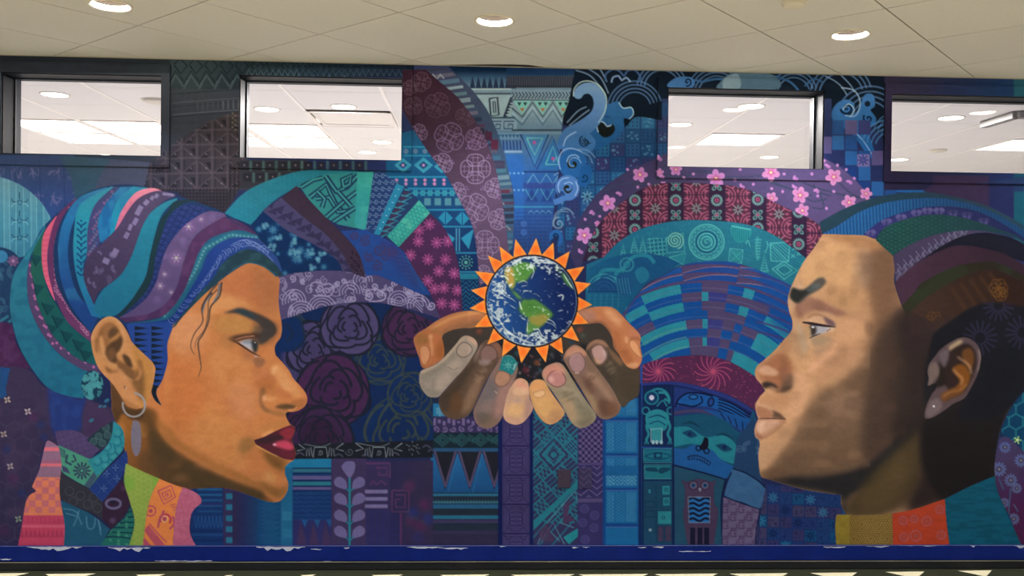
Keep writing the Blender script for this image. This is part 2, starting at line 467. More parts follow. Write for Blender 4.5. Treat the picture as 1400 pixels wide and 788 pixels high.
for (x, y) in ((-3.8, 4.2), (2.9, 3.4), (0.4, 3.4), (0.4, 1.4), (4.2, 3.4)):
    downlight(x, y, CEIL, REAR_W, 'round downlight deep inside the rear room', 'downlights of the rear room', True)
# small round sensors
def sensor(x, y, z, label, r0=0.05):
    r = tag(empty('ceiling_sensor', (x, y, z)), label, 'sensor')
    v, f = lathe_vf([(r0, 0.0), (r0, -0.012), (r0*0.85, -0.02), (r0*0.5, -0.026), (0.001, -0.027)], 32); mesh('cover', v, f, M_trim, r, True)
    v, f = lathe_vf([(r0*1.15, 0.0), (r0*1.15, -0.004), (r0*0.98, -0.005)], 32); mesh('base_ring', v, f, M_trim, r)
p = on_z(1085, 3, CEIL); sensor(p.x, p.y, CEIL, 'small round sensor on the beige tile ceiling')
p = on_z(1283, 205, CEIL); sensor(p.x, p.y, CEIL, 'round smoke detector on the ceiling behind the window over the short-haired portrait', 0.07)
p = on_z(214, 137, CEIL); sensor(p.x, p.y, CEIL, 'grey round detector behind the window over the teal disc', 0.09)
# grey duct bar on the rear ceiling
a = on_z(1345, 166, CEIL); b = on_z(1390, 152, CEIL); c = on_z(1440, 154, CEIL)
r = tag(empty('ceiling_rail', (a.x, a.y, CEIL)), 'grey metal rail bent across the ceiling of the rear room', 'rail')
def bar(p, q, w, h, m, par):
    d = (q-p); L = d.length; ang = math.atan2(d.y, d.x)
    o = mesh('rail_piece', *box_vf((0, -w, -h), (L, w, -0.0045)), m, par)
    o.location = (p.x-par.location.x, p.y-par.location.y, 0); o.rotation_euler = (0, 0, ang)
M_rail = mat('rail_grey', '#7c7a78', 0.5)
bar(a, b, 0.03, 0.05, M_rail, r); bar(b, c, 0.03, 0.05, M_rail, r)
# ------------------------------------------------------------------ the mural: a painter's engine
# The picture on the wall is painted shape by shape into an array of vertex colours laid over the wall (photo pixels
# are turned into points of the wall plane); every painted figure becomes a mesh of its own.
X0C, Y0C, WC, HC = -64, 62, 1528, 692
Cv = np.zeros((HC, WC, 3), np.float32)
ID = np.zeros((HC, WC), np.int16)
PARTS = [('background', None, None)]
YY, XX = np.mgrid[0:HC, 0:WC].astype(np.float32)
XX += X0C; YY += Y0C
MASK = {}
def hexc(h):
    if not isinstance(h, str): return np.array(h, np.float32)
    h = h.lstrip('#')
    return np.array([int(h[i:i+2], 16)/255 for i in (0, 2, 4)], np.float32)
def part(name, parent=None, label=None):
    PARTS.append((name, parent, label)); return len(PARTS)-1
def P(s):
    """'x,y x,y! ...' -> list of (x, y, corner)"""
    if not isinstance(s, str): return [(q[0], q[1], (len(q) > 2 and q[2])) for q in s]
    out = []
    for t in s.split():
        c = t.endswith('!'); t = t.rstrip('!'); a, b = t.split(','); out.append((float(a), float(b), c))
    return out
def curve(s, closed=True, n=6):
    p = P(s); N = len(p)
    pts = []
    for i in range(N if closed else N-1):
        p1, p2 = p[i], p[(i+1) % N]
        p0 = p[(i-1) % N] if (closed or i > 0) else p1
        p3 = p[(i+2) % N] if (closed or i+2 < N) else p2
        if p1[2]: p0 = p1
        if p2[2]: p3 = p2
        a = np.array(p0[:2]); b = np.array(p1[:2]); c = np.array(p2[:2]); d = np.array(p3[:2])
        L = np.hypot(*(c-b)); k = int(max(2, min(14, L/4+1)))
        for t in np.arange(k)/k:
            m1 = (c-a)*0.5; m2 = (d-b)*0.5
            t2, t3 = t*t, t*t*t
            pts.append((2*t3-3*t2+1)*b+(t3-2*t2+t)*m1+(-2*t3+3*t2)*c+(t3-t2)*m2)
    if not closed: pts.append(np.array(p[-1][:2]))
    return np.array(pts)
SUB = 4
def cover(poly):
    """anti-aliased coverage of a polygon -> (row slice, column slice, alpha)"""
    p = np.asarray(poly, np.float64)-(X0C-0.5, Y0C-0.5)
    x0 = int(max(0, np.floor(p[:, 0].min())-1)); x1 = int(min(WC, np.ceil(p[:, 0].max())+2))
    y0 = int(max(0, np.floor(p[:, 1].min())-1)); y1 = int(min(HC, np.ceil(p[:, 1].max())+2))
    if x1 <= x0 or y1 <= y0: return None
    w, h = x1-x0, y1-y0
    D = np.zeros((h*SUB, w+2))
    q = np.roll(p, -1, 0)
    for (ax, ay), (bx, by) in zip(p, q):
        if ay == by: continue
        s = 1.0
        if ay > by: ax, ay, bx, by, s = bx, by, ax, ay, -1.0
        r0 = int(max(0, np.ceil((ay-y0)*SUB-0.5))); r1 = int(min(h*SUB-1, np.ceil((by-y0)*SUB-0.5)-1))
        if r1 < r0: continue
        r = np.arange(r0, r1+1)
        yy = y0+(r+0.5)/SUB
        xx = np.clip(ax+(yy-ay)*(bx-ax)/(by-ay)-x0, 0, w)
        i = np.floor(xx).astype(int); fr = xx-i
        D[r, i] += s*(1-fr); D[r, i+1] += s*fr
    a = np.minimum(np.abs(np.cumsum(D, 1)[:, :w]), 1).reshape(h, SUB, w).mean(1)
    return slice(y0, y1), slice(x0, x1), a.astype(np.float32)
def blur(a, r):
    k = max(1, int(round(r*0.58)))
    for _ in range(3):
        for ax in (0, 1):
            c = np.cumsum(np.pad(a, [(k+1, k) if i == ax else (0, 0) for i in (0, 1)], mode='edge'), axis=ax, dtype=np.float64)
            n = 2*k+1
            a = ((c[n:] - c[:-n]) if ax == 0 else (c[:, n:]-c[:, :-n]))/n
            a = a.astype(np.float32)
    return a
def grow(sl, a, pad):
    ys, xs = sl
    y0, y1, x0, x1 = max(0, ys.start-pad), min(HC, ys.stop+pad), max(0, xs.start-pad), min(WC, xs.stop+pad)
    b = np.zeros((y1-y0, x1-x0), np.float32)
    b[ys.start-y0:ys.stop-y0, xs.start-x0:xs.stop-x0] = a
    return slice(y0, y1), slice(x0, x1), b
def put(ys, xs, a, col, part=None, clip=None):
    if clip is not None:
        a = a*(MASK[clip] if isinstance(clip, str) else clip)[ys, xs]
    if callable(col): col = col(XX[ys, xs], YY[ys, xs])
    elif isinstance(col, tuple) and isinstance(col[0], str):      # gradient (c1, c2, (x1,y1), (x2,y2))
        c1, c2, (ax, ay), (bx, by) = col
        d2 = (bx-ax)**2+(by-ay)**2
        t = np.clip(((XX[ys, xs]-ax)*(bx-ax)+(YY[ys, xs]-ay)*(by-ay))/d2, 0, 1)[..., None]
        col = hexc(c1)*(1-t)+hexc(c2)*t
    else: col = hexc(col)
    Cv[ys, xs] += (col-Cv[ys, xs])*a[..., None]
    if part is not None: ID[ys, xs][a > 0.5] = part
def fill(s, col, a=1.0, feather=0, clip=None, part=None, mask=None, raw=False):
    poly = np.asarray(s, float) if raw else curve(s)
    c = cover(poly)
    if c is None: return
    ys, xs, al = c
    if feather:
        ys, xs, al = grow((ys, xs), al, int(feather*2)+2); al = blur(al, feather)
    if mask:
        M = np.zeros((HC, WC), np.float32); M[ys, xs] = al if clip is None else al*(MASK[clip] if isinstance(clip, str) else clip)[ys, xs]
        MASK[mask] = M
    if col is not None: put(ys, xs, al*a, col, part, clip)
def stroke(s, w, col, a=1.0, clip=None, closed=False, taper=None, feather=0, raw=False, part=None):
    pts = np.asarray(s, float) if raw else curve(s, closed)
    if closed: pts = np.vstack([pts, pts[:1]])
    if len(pts) < 2: return
    d = np.gradient(pts, axis=0); L = np.hypot(d[:, 0], d[:, 1])+1e-9
    n = np.c_[-d[:, 1], d[:, 0]]/L[:, None]
    if taper is None: ww = np.full(len(pts), w*0.5)
    else:
        t = np.linspace(0, 1, len(pts)); ww = 0.5*w*np.interp(t, np.linspace(0, 1, len(taper)), taper)
    l = pts+n*ww[:, None]; r = pts-n*ww[:, None]
    # quads one by one keep the winding clean on tight curls
    poly = np.vstack([l, r[::-1]])
    fill(poly, col, a, feather, clip, part, raw=True)
def circle(cx, cy, r, col, a=1.0, clip=None, part=None, feather=0, ry=None, rot=0, mask=None):
    n = int(max(10, min(64, r*3))); t = np.arange(n)*2*PI/n
    x = r*np.cos(t); y = (ry or r)*np.sin(t); c, s = math.cos(rot), math.sin(rot)
    fill(np.c_[cx+c*x-s*y, cy+s*x+c*y], col, a, feather, clip, part, mask, raw=True)
def ring(cx, cy, r, w, col, a=1.0, clip=None, a0=0, a1=360, ry=None):
    n = int(max(8, r*2*(a1-a0)/360)); t = np.radians(np.linspace(a0, a1, n+1))
    stroke(np.c_[cx+r*np.cos(t), cy+(ry or r)*np.sin(t)], w, col, a, clip, raw=True)
def arcs(cx, cy, radii, w, col, a=1.0, clip=None, a0=180, a1=360):
    for r in radii: ring(cx, cy, r, w, col, a, clip, a0, a1)
def spiral(cx, cy, r, turns, w, col, a=1.0, clip=None, start=0.0, r0=0.0, flip=1):
    n = int(max(12, turns*16)); t = np.linspace(0, 1, n)
    ang = start+flip*turns*2*PI*t; rr = r0+(r-r0)*t
    stroke(np.c_[cx+rr*np.cos(ang), cy+rr*np.sin(ang)], w, col, a, clip, raw=True)
def line(x0, y0, x1, y1, w, col, a=1.0, clip=None, part=None):
    stroke([(x0, y0), (x1, y1)], w, col, a, clip, raw=True, part=part)
def poly(pts, col, a=1.0, clip=None, part=None, feather=0, mask=None):
    if isinstance(pts, str): pts = [q[:2] for q in P(pts)]
    fill(pts, col, a, feather, clip, part, mask, raw=True)
def rect(x0, y0, x1, y1, col, a=1.0, clip=None, part=None, mask=None):
    poly([(x0, y0), (x1, y0), (x1, y1), (x0, y1)], col, a, clip, part, mask=mask)
def flower(cx, cy, r, n, col, cen=None, a=1.0, clip=None, rot=0.0, pw=0.5, cr=0.25, inner=None):
    for k in range(n):
        t = rot+2*PI*k/n
        circle(cx+0.56*r*math.cos(t), cy+0.56*r*math.sin(t), 0.46*r, col, a, clip, ry=r*pw*0.5*2*0.62, rot=t)
    if inner: circle(cx, cy, r*0.42, inner, a*0.8, clip, feather=max(1, r*0.1))
    if cen: circle(cx, cy, r*cr, cen, a, clip)
def pattern(fn, col, clip, a=1.0, box=None):
    """fn(X, Y) -> alpha 0..1 over the clip's mask"""
    M = MASK[clip]
    if box is None:
        rr = np.where(M.max(1) > 0)[0]; cc = np.where(M.max(0) > 0)[0]
        if len(rr) == 0: return
        ys, xs = slice(rr[0], rr[-1]+1), slice(cc[0], cc[-1]+1)
    else:
        ys, xs = slice(max(0, int(box[1]-Y0C)), int(box[3]-Y0C)), slice(max(0, int(box[0]-X0C)), int(box[2]-X0C))
    al = np.clip(fn(XX[ys, xs], YY[ys, xs]), 0, 1).astype(np.float32)*a
    put(ys, xs, al, col, None, clip)
def vnoise(sx, sy=None, seed=0):
    """smooth value noise over the canvas in 0..1"""
    sy = sy or sx
    g = np.random.default_rng(seed)
    h, w = int(HC/sy)+3, int(WC/sx)+3
    n = g.random((h, w)).astype(np.float32)
    y = (YY-Y0C)/sy; x = (XX-X0C)/sx
    iy = y.astype(int); ix = x.astype(int); fy = y-iy; fx = x-ix
    fy = fy*fy*(3-2*fy); fx = fx*fx*(3-2*fx)
    return (n[iy, ix]*(1-fx)+n[iy, ix+1]*fx)*(1-fy)+(n[iy+1, ix]*(1-fx)+n[iy+1, ix+1]*fx)*fy
def aa(d, w=1.0):
    return np.clip(0.5-d/w, 0, 1)
# pattern functions ------------------------------------------------------------
def p_grid(s, w, ox=0, oy=0, rot=0.0, sy=None):
    sy = sy or s
    def f(X, Y):
        c, sn = math.cos(rot), math.sin(rot); U = (X-ox)*c+(Y-oy)*sn; V = -(X-ox)*sn+(Y-oy)*c
        du = np.abs((U/s-np.round(U/s))*s); dv = np.abs((V/sy-np.round(V/sy))*sy)
        return np.maximum(aa(du-w/2), aa(dv-w/2))
    return f
def p_stripes(s, w, rot=0.0, ox=0, oy=0):
    def f(X, Y):
        U = (X-ox)*math.cos(rot)+(Y-oy)*math.sin(rot)
        return aa(np.abs((U/s-np.round(U/s))*s)-w/2)
    return f
def p_dots(s, r, ox=0, oy=0, rot=0.0, stag=True):
    def f(X, Y):
        c, sn = math.cos(rot), math.sin(rot); U = (X-ox)*c+(Y-oy)*sn; V = -(X-ox)*sn+(Y-oy)*c
        j = np.round(V/s); U2 = U+(j % 2)*s*0.5*stag
        return aa(np.hypot((U2/s-np.round(U2/s))*s, V-j*s)-r)
    return f
def p_checker(s, ox=0, oy=0, rot=0.0, sy=None):
    sy = sy or s
    def f(X, Y):
        c, sn = math.cos(rot), math.sin(rot); U = (X-ox)*c+(Y-oy)*sn; V = -(X-ox)*sn+(Y-oy)*c
        return ((np.floor(U/s)+np.floor(V/sy)) % 2).astype(np.float32)
    return f
def p_zig(s, amp, pitch, w, rot=0.0, ox=0, oy=0):
    """zigzag lines of wavelength s, repeated every pitch"""
    def f(X, Y):
        c, sn = math.cos(rot), math.sin(rot); U = (X-ox)*c+(Y-oy)*sn; V = -(X-ox)*sn+(Y-oy)*c
        z = np.abs((U/s) % 1-0.5)*2*amp
        d = V-z
        return aa(np.abs((d/pitch-np.round(d/pitch))*pitch)-w/2)
    return f
def p_hex(s, w, ox=0, oy=0):
    def f(X, Y):
        U, V = (X-ox)/s, (Y-oy)/s
        h = np.sqrt(3.0)
        def cell(u, v):
            a = u-np.round(u); b = v-np.round(v/h)*h
            return a, b
        a1, b1 = cell(U, V); a2, b2 = cell(U+0.5, V+h/2)
        m = (a1*a1+b1*b1) < (a2*a2+b2*b2)
        a = np.where(m, a1, a2); b = np.where(m, b1, b2)
        e = np.maximum(np.abs(a), np.abs(a)*0.5+np.abs(b)*h/2)
        return aa((0.5-e)*s-w/2)
    return f
def p_scales(s, w, ox=0, oy=0, rings=(1.0,), rot=0.0):
    def f(X, Y):
        c, sn = math.cos(rot), math.sin(rot); U = (X-ox)*c+(Y-oy)*sn; V = -(X-ox)*sn+(Y-oy)*c
        out = np.zeros_like(X); done = np.zeros_like(X, bool)
        r = s*0.5
        jb = np.floor(V/(r*0.5))
        for k in (2, 1, 0, -1):                       # rows in front first
            j = jb+k
            off = (j % 2)*r
            u = U-off; u = u-np.round(u/s)*s
            d = np.hypot(u, V-j*r*0.5)
            ins = (d < r) & ~done
            al = np.zeros_like(X)
            for q in rings: al = np.maximum(al, aa(np.abs(d-r*q+w/2)-w/2))
            out = np.where(ins, al, out); done |= ins
        return out
    return f
def p_noise(lo, hi, n):
    def f(X, Y):
        ys = (Y[:, 0]-Y0C).astype(int); xs = (X[0]-X0C).astype(int)
        return np.clip((n[np.ix_(ys, xs)]-lo)/(hi-lo), 0, 1)
    return f
def sparkle(clip, n, col, a=0.8, r=(0.4, 1.2), seed=1, box=None):
    g = np.random.default_rng(seed); M = MASK[clip]
    rr = np.where(M.max(1) > 0.5)[0]; cc = np.where(M.max(0) > 0.5)[0]
    x0, x1, y0, y1 = cc[0]+X0C, cc[-1]+X0C, rr[0]+Y0C, rr[-1]+Y0C
    if box: x0, y0, x1, y1 = box
    for _ in range(n):
        circle(x0+(x1-x0)*g.random(), y0+(y1-y0)*g.random(), r[0]+(r[1]-r[0])*g.random(), col, a, clip)
def swirlfield(clip, n, col, w, rr, seed=0, a=1.0, box=None, turns=1.6):
    g = np.random.default_rng(seed); M = MASK[clip]
    r_ = np.where(M.max(1) > 0.5)[0]; c_ = np.where(M.max(0) > 0.5)[0]
    x0, x1, y0, y1 = c_[0]+X0C, c_[-1]+X0C, r_[0]+Y0C, r_[-1]+Y0C
    if box: x0, y0, x1, y1 = box
    for _ in range(n):
        x, y = x0+(x1-x0)*g.random(), y0+(y1-y0)*g.random(); r = rr[0]+(rr[1]-rr[0])*g.random()
        if g.random() < 0.5: spiral(x, y, r, turns, w, col, a, clip, g.random()*6.3, 0.5, 1 if g.random() < 0.5 else -1)
        else:
            s = g.random()*360
            for k in range(3): ring(x, y, r*(1.2-0.28*k), w, col, a, clip, s, s+150)
def between(e1, e2):
    """closed polygon between two open curves given from the same end"""
    return np.vstack([curve(e1, False), curve(e2, False)[::-1]])
# ==================================================================== painting: background, left half
# the photographed colours hold the room's light on the wall; this smooth estimate of it takes it out again
_ci = [1.4324, -0.2547, -1.2756, 2.2957, 0.5949, -1.7662, -0.0644, -0.2657, -0.4267, 0.9784, 0.507, -0.8366, -0.1269, 0.232, 0.5444, -1.3678, -0.6919, 1.4862, -0.0512, 0.1461, 1.1803, -1.5593, -1.5206, 1.8679]
def ILLUM(X, Y):
    u = np.clip((X-700)/700, -1.02, 1.02); v = np.clip((Y-410)/340, -.97, 1)
    L = sum(c*u**(k//6)*v**(k % 6) for k, c in enumerate(_ci))
    return np.clip(L, .38, 2.0)[..., None]*np.array([1.1155, 1.038, .847])
SHEEN = 0.0062
Cv[:] = hexc('#2b3560')
N8, N20, N60 = vnoise(8, 8, 1), vnoise(20, 20, 2), vnoise(60, 60, 3)
ALL = np.ones((HC, WC), np.float32); MASK['all'] = ALL
# ---- top left: dark border, zigzags, brown mud-cloth
rect(-70, 60, 340, 112, ('#252d3e', '#263c46', (150, 80), (300, 100)))
rect(-70, 100, 340, 260, ('#26405a', '#3c4352', (-10, 200), (240, 160)), mask='tl')
zz = part('zigzag_border', None, 'dark teal border of zigzags and diamonds')
poly('232,78 340,80 340,126 232,128', ('#27444f', '#20303f', (262, 100), (340, 90)), part=zz, mask='zz')
rect(330, 80, 566, 106, ('#24363e', '#1d283c', (350, 95), (540, 95)), part=zz, mask='zz2')
for k in range(12):
    x = 234+k*21
    for c in ('zz', 'zz2'):
        stroke([(x-4, 122), (x+6, 103), (x+16, 118), (x+21, 110)], 3.0, '#3c5d62' if k < 6 else '#32506a', .8, c, raw=True)
        stroke([(x-4, 115), (x+6, 97), (x+17, 111)], 1.6, '#16242e', .9, c, raw=True)
        stroke([(x+4, 88), (x+12, 80), (x+22, 90), (x+13, 101), (x+4, 89)], 2.0, '#182830', .9, c, raw=True)
for k in range(28):
    x = 336+k*8.2
    stroke([(x, 104), (x+4.1, 95), (x+8.2, 104)], 1.6, '#40607a' if k < 9 else '#2e4868', .7, 'zz2', raw=True)
    stroke([(x, 92), (x+4.1, 85), (x+8.2, 92)], 1.2, '#14202e', .8, 'zz2', raw=True)
rect(232, 122, 332, 170, '#3a4257', mask='sl')
for y, c in ((124, '#1e3440'), (136, '#59606c'), (141, '#2d3540'), (152, '#6a6f78'), (155, '#30343e')):
    stroke([(236, y+5), (285, y+1), (332, y-2)], 1.5, c, .65, 'sl')
for k in range(9):
    line(270+k*7, 140-k*.4, 270+k*7, 152-k*.4, 2.2, '#6b6f70' if k > 4 else '#4d5360', .6)
mud = part('mudcloth_panel', None, 'dark brown panel with fine lattice and triangle patterns')
fill('196,260! 198,232 225,208 240,194 262,180 288,165 316,155 335,150! 335,245! 318,275 306,292! 275,285 240,262!', ('#3b3a48', '#423c40', (220, 240), (310, 190)), part=mud, mask='mud')
MUDL = '#62565c'
for gx in range(206, 336, 21):
    line(gx, 120, gx, 262, 3.2, MUDL, .5, 'mud'); line(gx+4.5, 120, gx+4.5, 262, 1.2, '#2c2a34', .7, 'mud')
for gy in (160, 179, 199, 217, 238, 259):
    line(190, gy, 336, gy-2, 3.0, MUDL, .5, 'mud')
for i, gx in enumerate(range(185, 336, 21)):
    for j, gy in enumerate((160, 179, 199, 218, 239)):
        x, y = gx+11, gy+10
        if (i+j) % 2: stroke([(gx+3, gy+3), (gx+20, gy+18)], 2.4, MUDL, .55, 'mud', raw=True); poly([(x+1, y-6), (x+8, y+5), (x+8, y-6)], '#26242c', .8, 'mud')
        else: stroke([(gx+20, gy+3), (gx+3, gy+18)], 2.4, MUDL, .55, 'mud', raw=True); poly([(x-7, y+7), (x+4, y+7), (x+5, y-3)], '#28262e', .7, 'mud')
        circle(x+2, y+2, 1.3, '#8d8c94', .55, 'mud')
pattern(p_grid(4.6, 1.7, 200, 260), '#2a262e', 'mud', .75, (190, 258, 312, 300))
pattern(p_grid(4.6, 1.7, 200, 262), '#2a262e', 'mud', .6, (190, 226, 234, 238))
pattern(p_zig(4.4, 3, 6, 2.2, PI/2, 322, 150), '#262228', 'mud', .8, (313, 225, 330, 285))
for k in range(8): circle(318+(k % 2)*4, 155+k*3.2, 1.6, '#8d8a6a', .5)
rect(328, 219, 420, 258, '#39383f', mask='sqr', part=mud)
for k in range(13):
    x = 334+k*17.5
    for r in range(2):
        xx = x+(r*4)
        if 326 < xx < 505 and (r == 0 or xx < 400):
            y = 226+r*16
            rect(xx-5.5, y-5, xx+5.5, y+6, '#2a2a33', .85); circle(xx, y, 1.5, '#79686e', .9)
            rect(xx+7, y-6, xx+10.5, y+8, '#4b7469', .75)
# ---- blue stamped squares and the pale teal disc
fill('-70,212! 100,212! 112,240 122,262 92,290 60,320! -70,340!', ('#2f5694', '#39508c', (0, 300), (60, 220)), mask='stamp', part=part('stamped_squares', None, 'blue area with faint lilac square stamps'))
for i in range(6):
    for j in range(3):
        x, y = -4+i*26+(j % 2)*4, 238+j*34
        for k in range(7):
            g = np.random.default_rng(i*9+j*31+k)
            a0 = g.random(2)*20-10; b0 = g.random(2)*20-10
            line(x+a0[0], y+a0[1], x+b0[0], y+b0[1], 2.2, '#7b6fa6', .4, 'stamp')
    line(i*33-12, 220, i*33-10, 300, 1.2, '#27407a', .6, 'stamp')
fill('80,213! 160,218! 140,255! 110,285 96,240!', '#345c74', .95)
fill('150,218! 205,222! 196,262! 140,262 128,262! 140,235', '#4b5272', .95)
disc = part('teal_disc', None, 'pale teal round panel with lace-like vertical motifs')
fill('-70,225! -20,238 0,242 28,253 52,272 66,292 71,306 62,328 45,346 22,352 0,342 -70,345!', ('#57a0b4', '#3f8aa4', (0, 250), (30, 350)), mask='disc', part=disc)
LL = '#8ccbd2'
for x in (8, 45, 62):
    line(x-3, 230, x-2, 352, 1.0, LL, .7, 'disc'); line(x+4, 230, x+6, 352, 1.0, LL, .7, 'disc')
    pattern(p_zig(6, 4, 3.2, 1.0, PI/2, x, 240), LL, 'disc', .6, (x-3, 235, x+6, 352))
for y in (277, 302, 325):
    ring(27, y, 3.2, 1.4, '#2a5a70', .8, 'disc')
    for s in (-1, 1):
        stroke([(27+s*3, y), (27+s*9, y-1), (27+s*11, y-5)], 1.6, '#2f5f74', .85, 'disc')
        stroke([(27+s*3, y+1), (27+s*9, y+2), (27+s*11, y+6)], 1.4, LL, .7, 'disc')
    line(26.5, y-14, 26.5, y-5, 2.0, '#2c5c70', .8, 'disc')
line(22, 252, 22, 352, 1.0, LL, .7, 'disc'); line(32, 256, 33, 352, 1.0, LL, .6, 'disc')
rect(-70, 176, 70, 226, '#2e6fa0', .0)
# ---- left edge: dark swirls below the disc
fill('-70,338! 0,338 26,352 34,372 18,440! -70,450!', '#28466b', mask='ls', part=part('swirl_patch', None, 'dark blue patch of pale swirls'))
swirlfield('ls', 26, '#4d8098', 1.3, (4, 9), 3, .7, (-60, 345, 22, 440))
circle(2, 351, 8.5, '#3f8ab4', 1); flower(18, 357, 8, 7, '#7b5584', '#c08fa8', .9, rot=.3)
for k in range(7): circle(-2+k*3, 432+((k*7) % 9), 2.2, '#3f94a4', .8)
fill('-70,442! 12,442 22,470 44,508! 30,504 -70,512!', '#4b2a50', mask='mar', part=part('maroon_patch', None, 'maroon patch at the hair edge'))
pattern(p_noise(.5, .7, N8), '#5d3a62', 'mar', .6)
# ---- lower left: purple honeycomb with small bees
hx = part('honeycomb_ground', None, 'dark purple ground with faint hexagons and small bees')
fill('-70,503! 30,503 62,530 110,545 160,560! 165,600 70,640 60,610 30,752! -70,752!', ('#43335f', '#38305a', (40, 540), (20, 740)), mask='hex', part=hx)
pattern(p_hex(23, 1.3, 20, 590), '#4d446e', 'hex', .8, (0, 560, 80, 752))
pattern(p_noise(.55, .8, N20), '#513a68', 'hex', .5)
fill('-70,503! 8,503 12,510 8,530 2,545 -70,548!', '#28568f', mask='lb')
pattern(p_scales(9, 1.2, 0, 500), '#3d6ea6', 'lb', .5)
for x, y in ((56, 581), (9, 615), (60, 598), (30, 675)): circle(x, y, 6, '#2c4a86', .45, feather=1)
for x, y in ((18, 655), (6, 725), (45, 570)): circle(x, y, 7, '#5c2f55', .5, feather=2)
for x, y, c in ((10, 547, '#c8b592'), (38, 563, '#cbb9a8'), (5, 594, '#b9a58e'), (14, 638, '#bfb0a4'), (25, 710, '#9bb58e')):
    for k in range(4): circle(x+3*math.cos(k*1.57+.6), y+3*math.sin(k*1.57+.6), 2.3, c, .8, ry=1.5, rot=k*1.57+.6)
    circle(x, y, 1.1, '#4a3a40')
fill('65,532! 112,546! 122,540 120,575 90,600 72,590', '#2f458c', 1, feather=3, mask='bl')
pattern(p_noise(.45, .7, N8), '#3a56a0', 'bl', .5)
fill('118,545! 150,560! 155,600 120,600 112,575', '#4c3560', 1, feather=2)
for x, y, r in ((125, 575, 4), (146, 548, 4), (143, 556, 3), (137, 556, 3)): circle(x, y, r, '#3d87a0', .9, ry=r*.6, rot=-.6)

# ---- fan of geometric bands behind the face
fan = part('teal_fan_band', None, 'teal curved band with scalloped lines')
fill('306,293! 330,267 355,252 390,239 420,233 455,233 490,234! 488,262! 405,256! 380,271 360,288 344,308! 330,302', ('#2b8fa0', '#2f8794', (330, 290), (470, 240)), mask='fan', part=fan)
pattern(p_scales(13, 1.1, 350, 250, (1.0, .6)), '#1f6e84', 'fan', .55)
geo = part('geometric_wedge', None, 'teal wedge with navy angular maze')
fill('408,252! 445,238! 490,236! 486,312! 462,307! 444,297! 424,276!', '#37928e', mask='geo', part=geo)
for s, w in (('412,256 428,246 441,243', 3), ('445,241 460,262 474,256 489,240', 4), ('424,270 446,252 458,278 476,300', 4), ('432,272 450,270 462,290 478,288', 3),
             ('446,297 470,276 488,262', 3), ('470,256 468,246 480,240 478,252 470,256', 4), ('455,304 486,284', 3), ('434,262 444,272 440,284', 3), ('462,262 480,282', 3)):
    stroke([q[:2] for q in P(s)], w+4.2, '#22405f', .95, 'geo', raw=True); stroke([q[:2] for q in P(s)], 2.6, '#4aa79c', .9, 'geo', raw=True)
poly('489,235 511,235 500,316 485,311', ('#3cab9c', '#2f9aa0', (500, 240), (495, 315)), mask='gs', part=part('green_stripe', None, 'bright teal green tapering stripe'))
pattern(p_noise(.5, .75, N8), '#4fb8a6', 'gs', .5)
poly('511,234 566,234 566,262 513,321 500,316', '#2b4577', mask='key', part=part('key_pattern', None, 'navy wedge with pale interlocking key lines'))
for i in range(6):
    for j in range(9):
        x, y = 503+i*9+(j % 2)*4.5, 236+j*9
        stroke([(x-4, y-2), (x-1, y-2), (x-1, y-5), (x+2, y-5)], 1.1, '#8aa6bd', .75, 'key', raw=True)
        stroke([(x+4, y+2), (x+1, y+2), (x+1, y+5), (x-2, y+5)], 1.1, '#8aa6bd', .75, 'key', raw=True)
poly('545,250 575,262 572,276 530,323 515,322', '#2a3f66')
poly('552,262 560,262 532,318 520,322', '#4a2f52', .8)
for k in range(8):
    t = k/7; x, y = 562-34*t, 264+56*t
    stroke([(x-9, y-5), (x+6, y-2), (x-7, y+4)], 2.0, '#349aa6', .95, raw=True)
poly('542,251 553,255 519,322 511,320', '#2b8cab', part=part('teal_ribbon', None, 'narrow teal ribbon with white dots'))
for k in range(7): circle(545-4.2*k, 259+9*k, .9, '#b9d8e0')
# ---- blue ladder of rows beside the clover band
col = part('diamond_column', None, 'navy column with teal diamonds, bars and small blossoms')
fill('550,182! 566,178! 592,217 610,240 630,277 645,307 652,345 656,430! 632,430! 628,372 620,337 607,312 588,292! 572,274! 556,256! 528,240! 528,219!', ('#1f5f88', '#1c3462', (570, 200), (640, 360)), mask='col', part=col)
for y, x0, x1 in ((201, 552, 590), (213, 552, 590), (242, 530, 615), (258, 555, 625), (287, 585, 640), (310, 600, 646), (346, 618, 652), (372, 625, 655)):
    line(x0, y, x1, y, 2.0, '#2f95b4', .95, 'col')
for k in range(4): circle(555+k*13, 207, 3.6, '#6d86a0', .8, 'col')
for x, y, r in ((551, 226, 10), (579, 226, 11), (604, 228, 9)):
    poly([(x-r*1.2, y), (x, y-r), (x+r*1.2, y), (x, y+r)], '#3b97ad', 1, 'col'); poly([(x-r*.6, y), (x, y-r*.5), (x+r*.6, y), (x, y+r*.5)], '#274b7c', 1, 'col'); circle(x, y, 2, '#c58fae', 1, 'col')
for k in range(7):
    for s in (-1, 1): circle(542+k*13, 249+s*2.6, 2.4, '#d28bb0', .9, 'col')
for k in range(6): flower(568+k*10, 264, 5, 6, '#3aa3ae', None, .8, 'col')
for k in range(5): rect(580+k*14, 271, 589+k*14, 281, '#5b9aa0', .85, 'col')
for x, y in ((609, 298), (632, 299)): poly([(x-10, y), (x, y-10), (x+10, y), (x, y+10)], '#2a8aa8', 1, 'col'); line(x, y-10, x, y+10, 1, '#1c3462', 1, 'col')
poly('604,313 622,326 613,341', '#2f93b0', 1, 'col'); poly('648,313 630,326 641,341', '#2f93b0', 1, 'col')
line(624, 312, 624, 344, 1.6, '#5aa9c4', .9, 'col'); line(628, 312, 628, 344, 1.6, '#5aa9c4', .9, 'col')
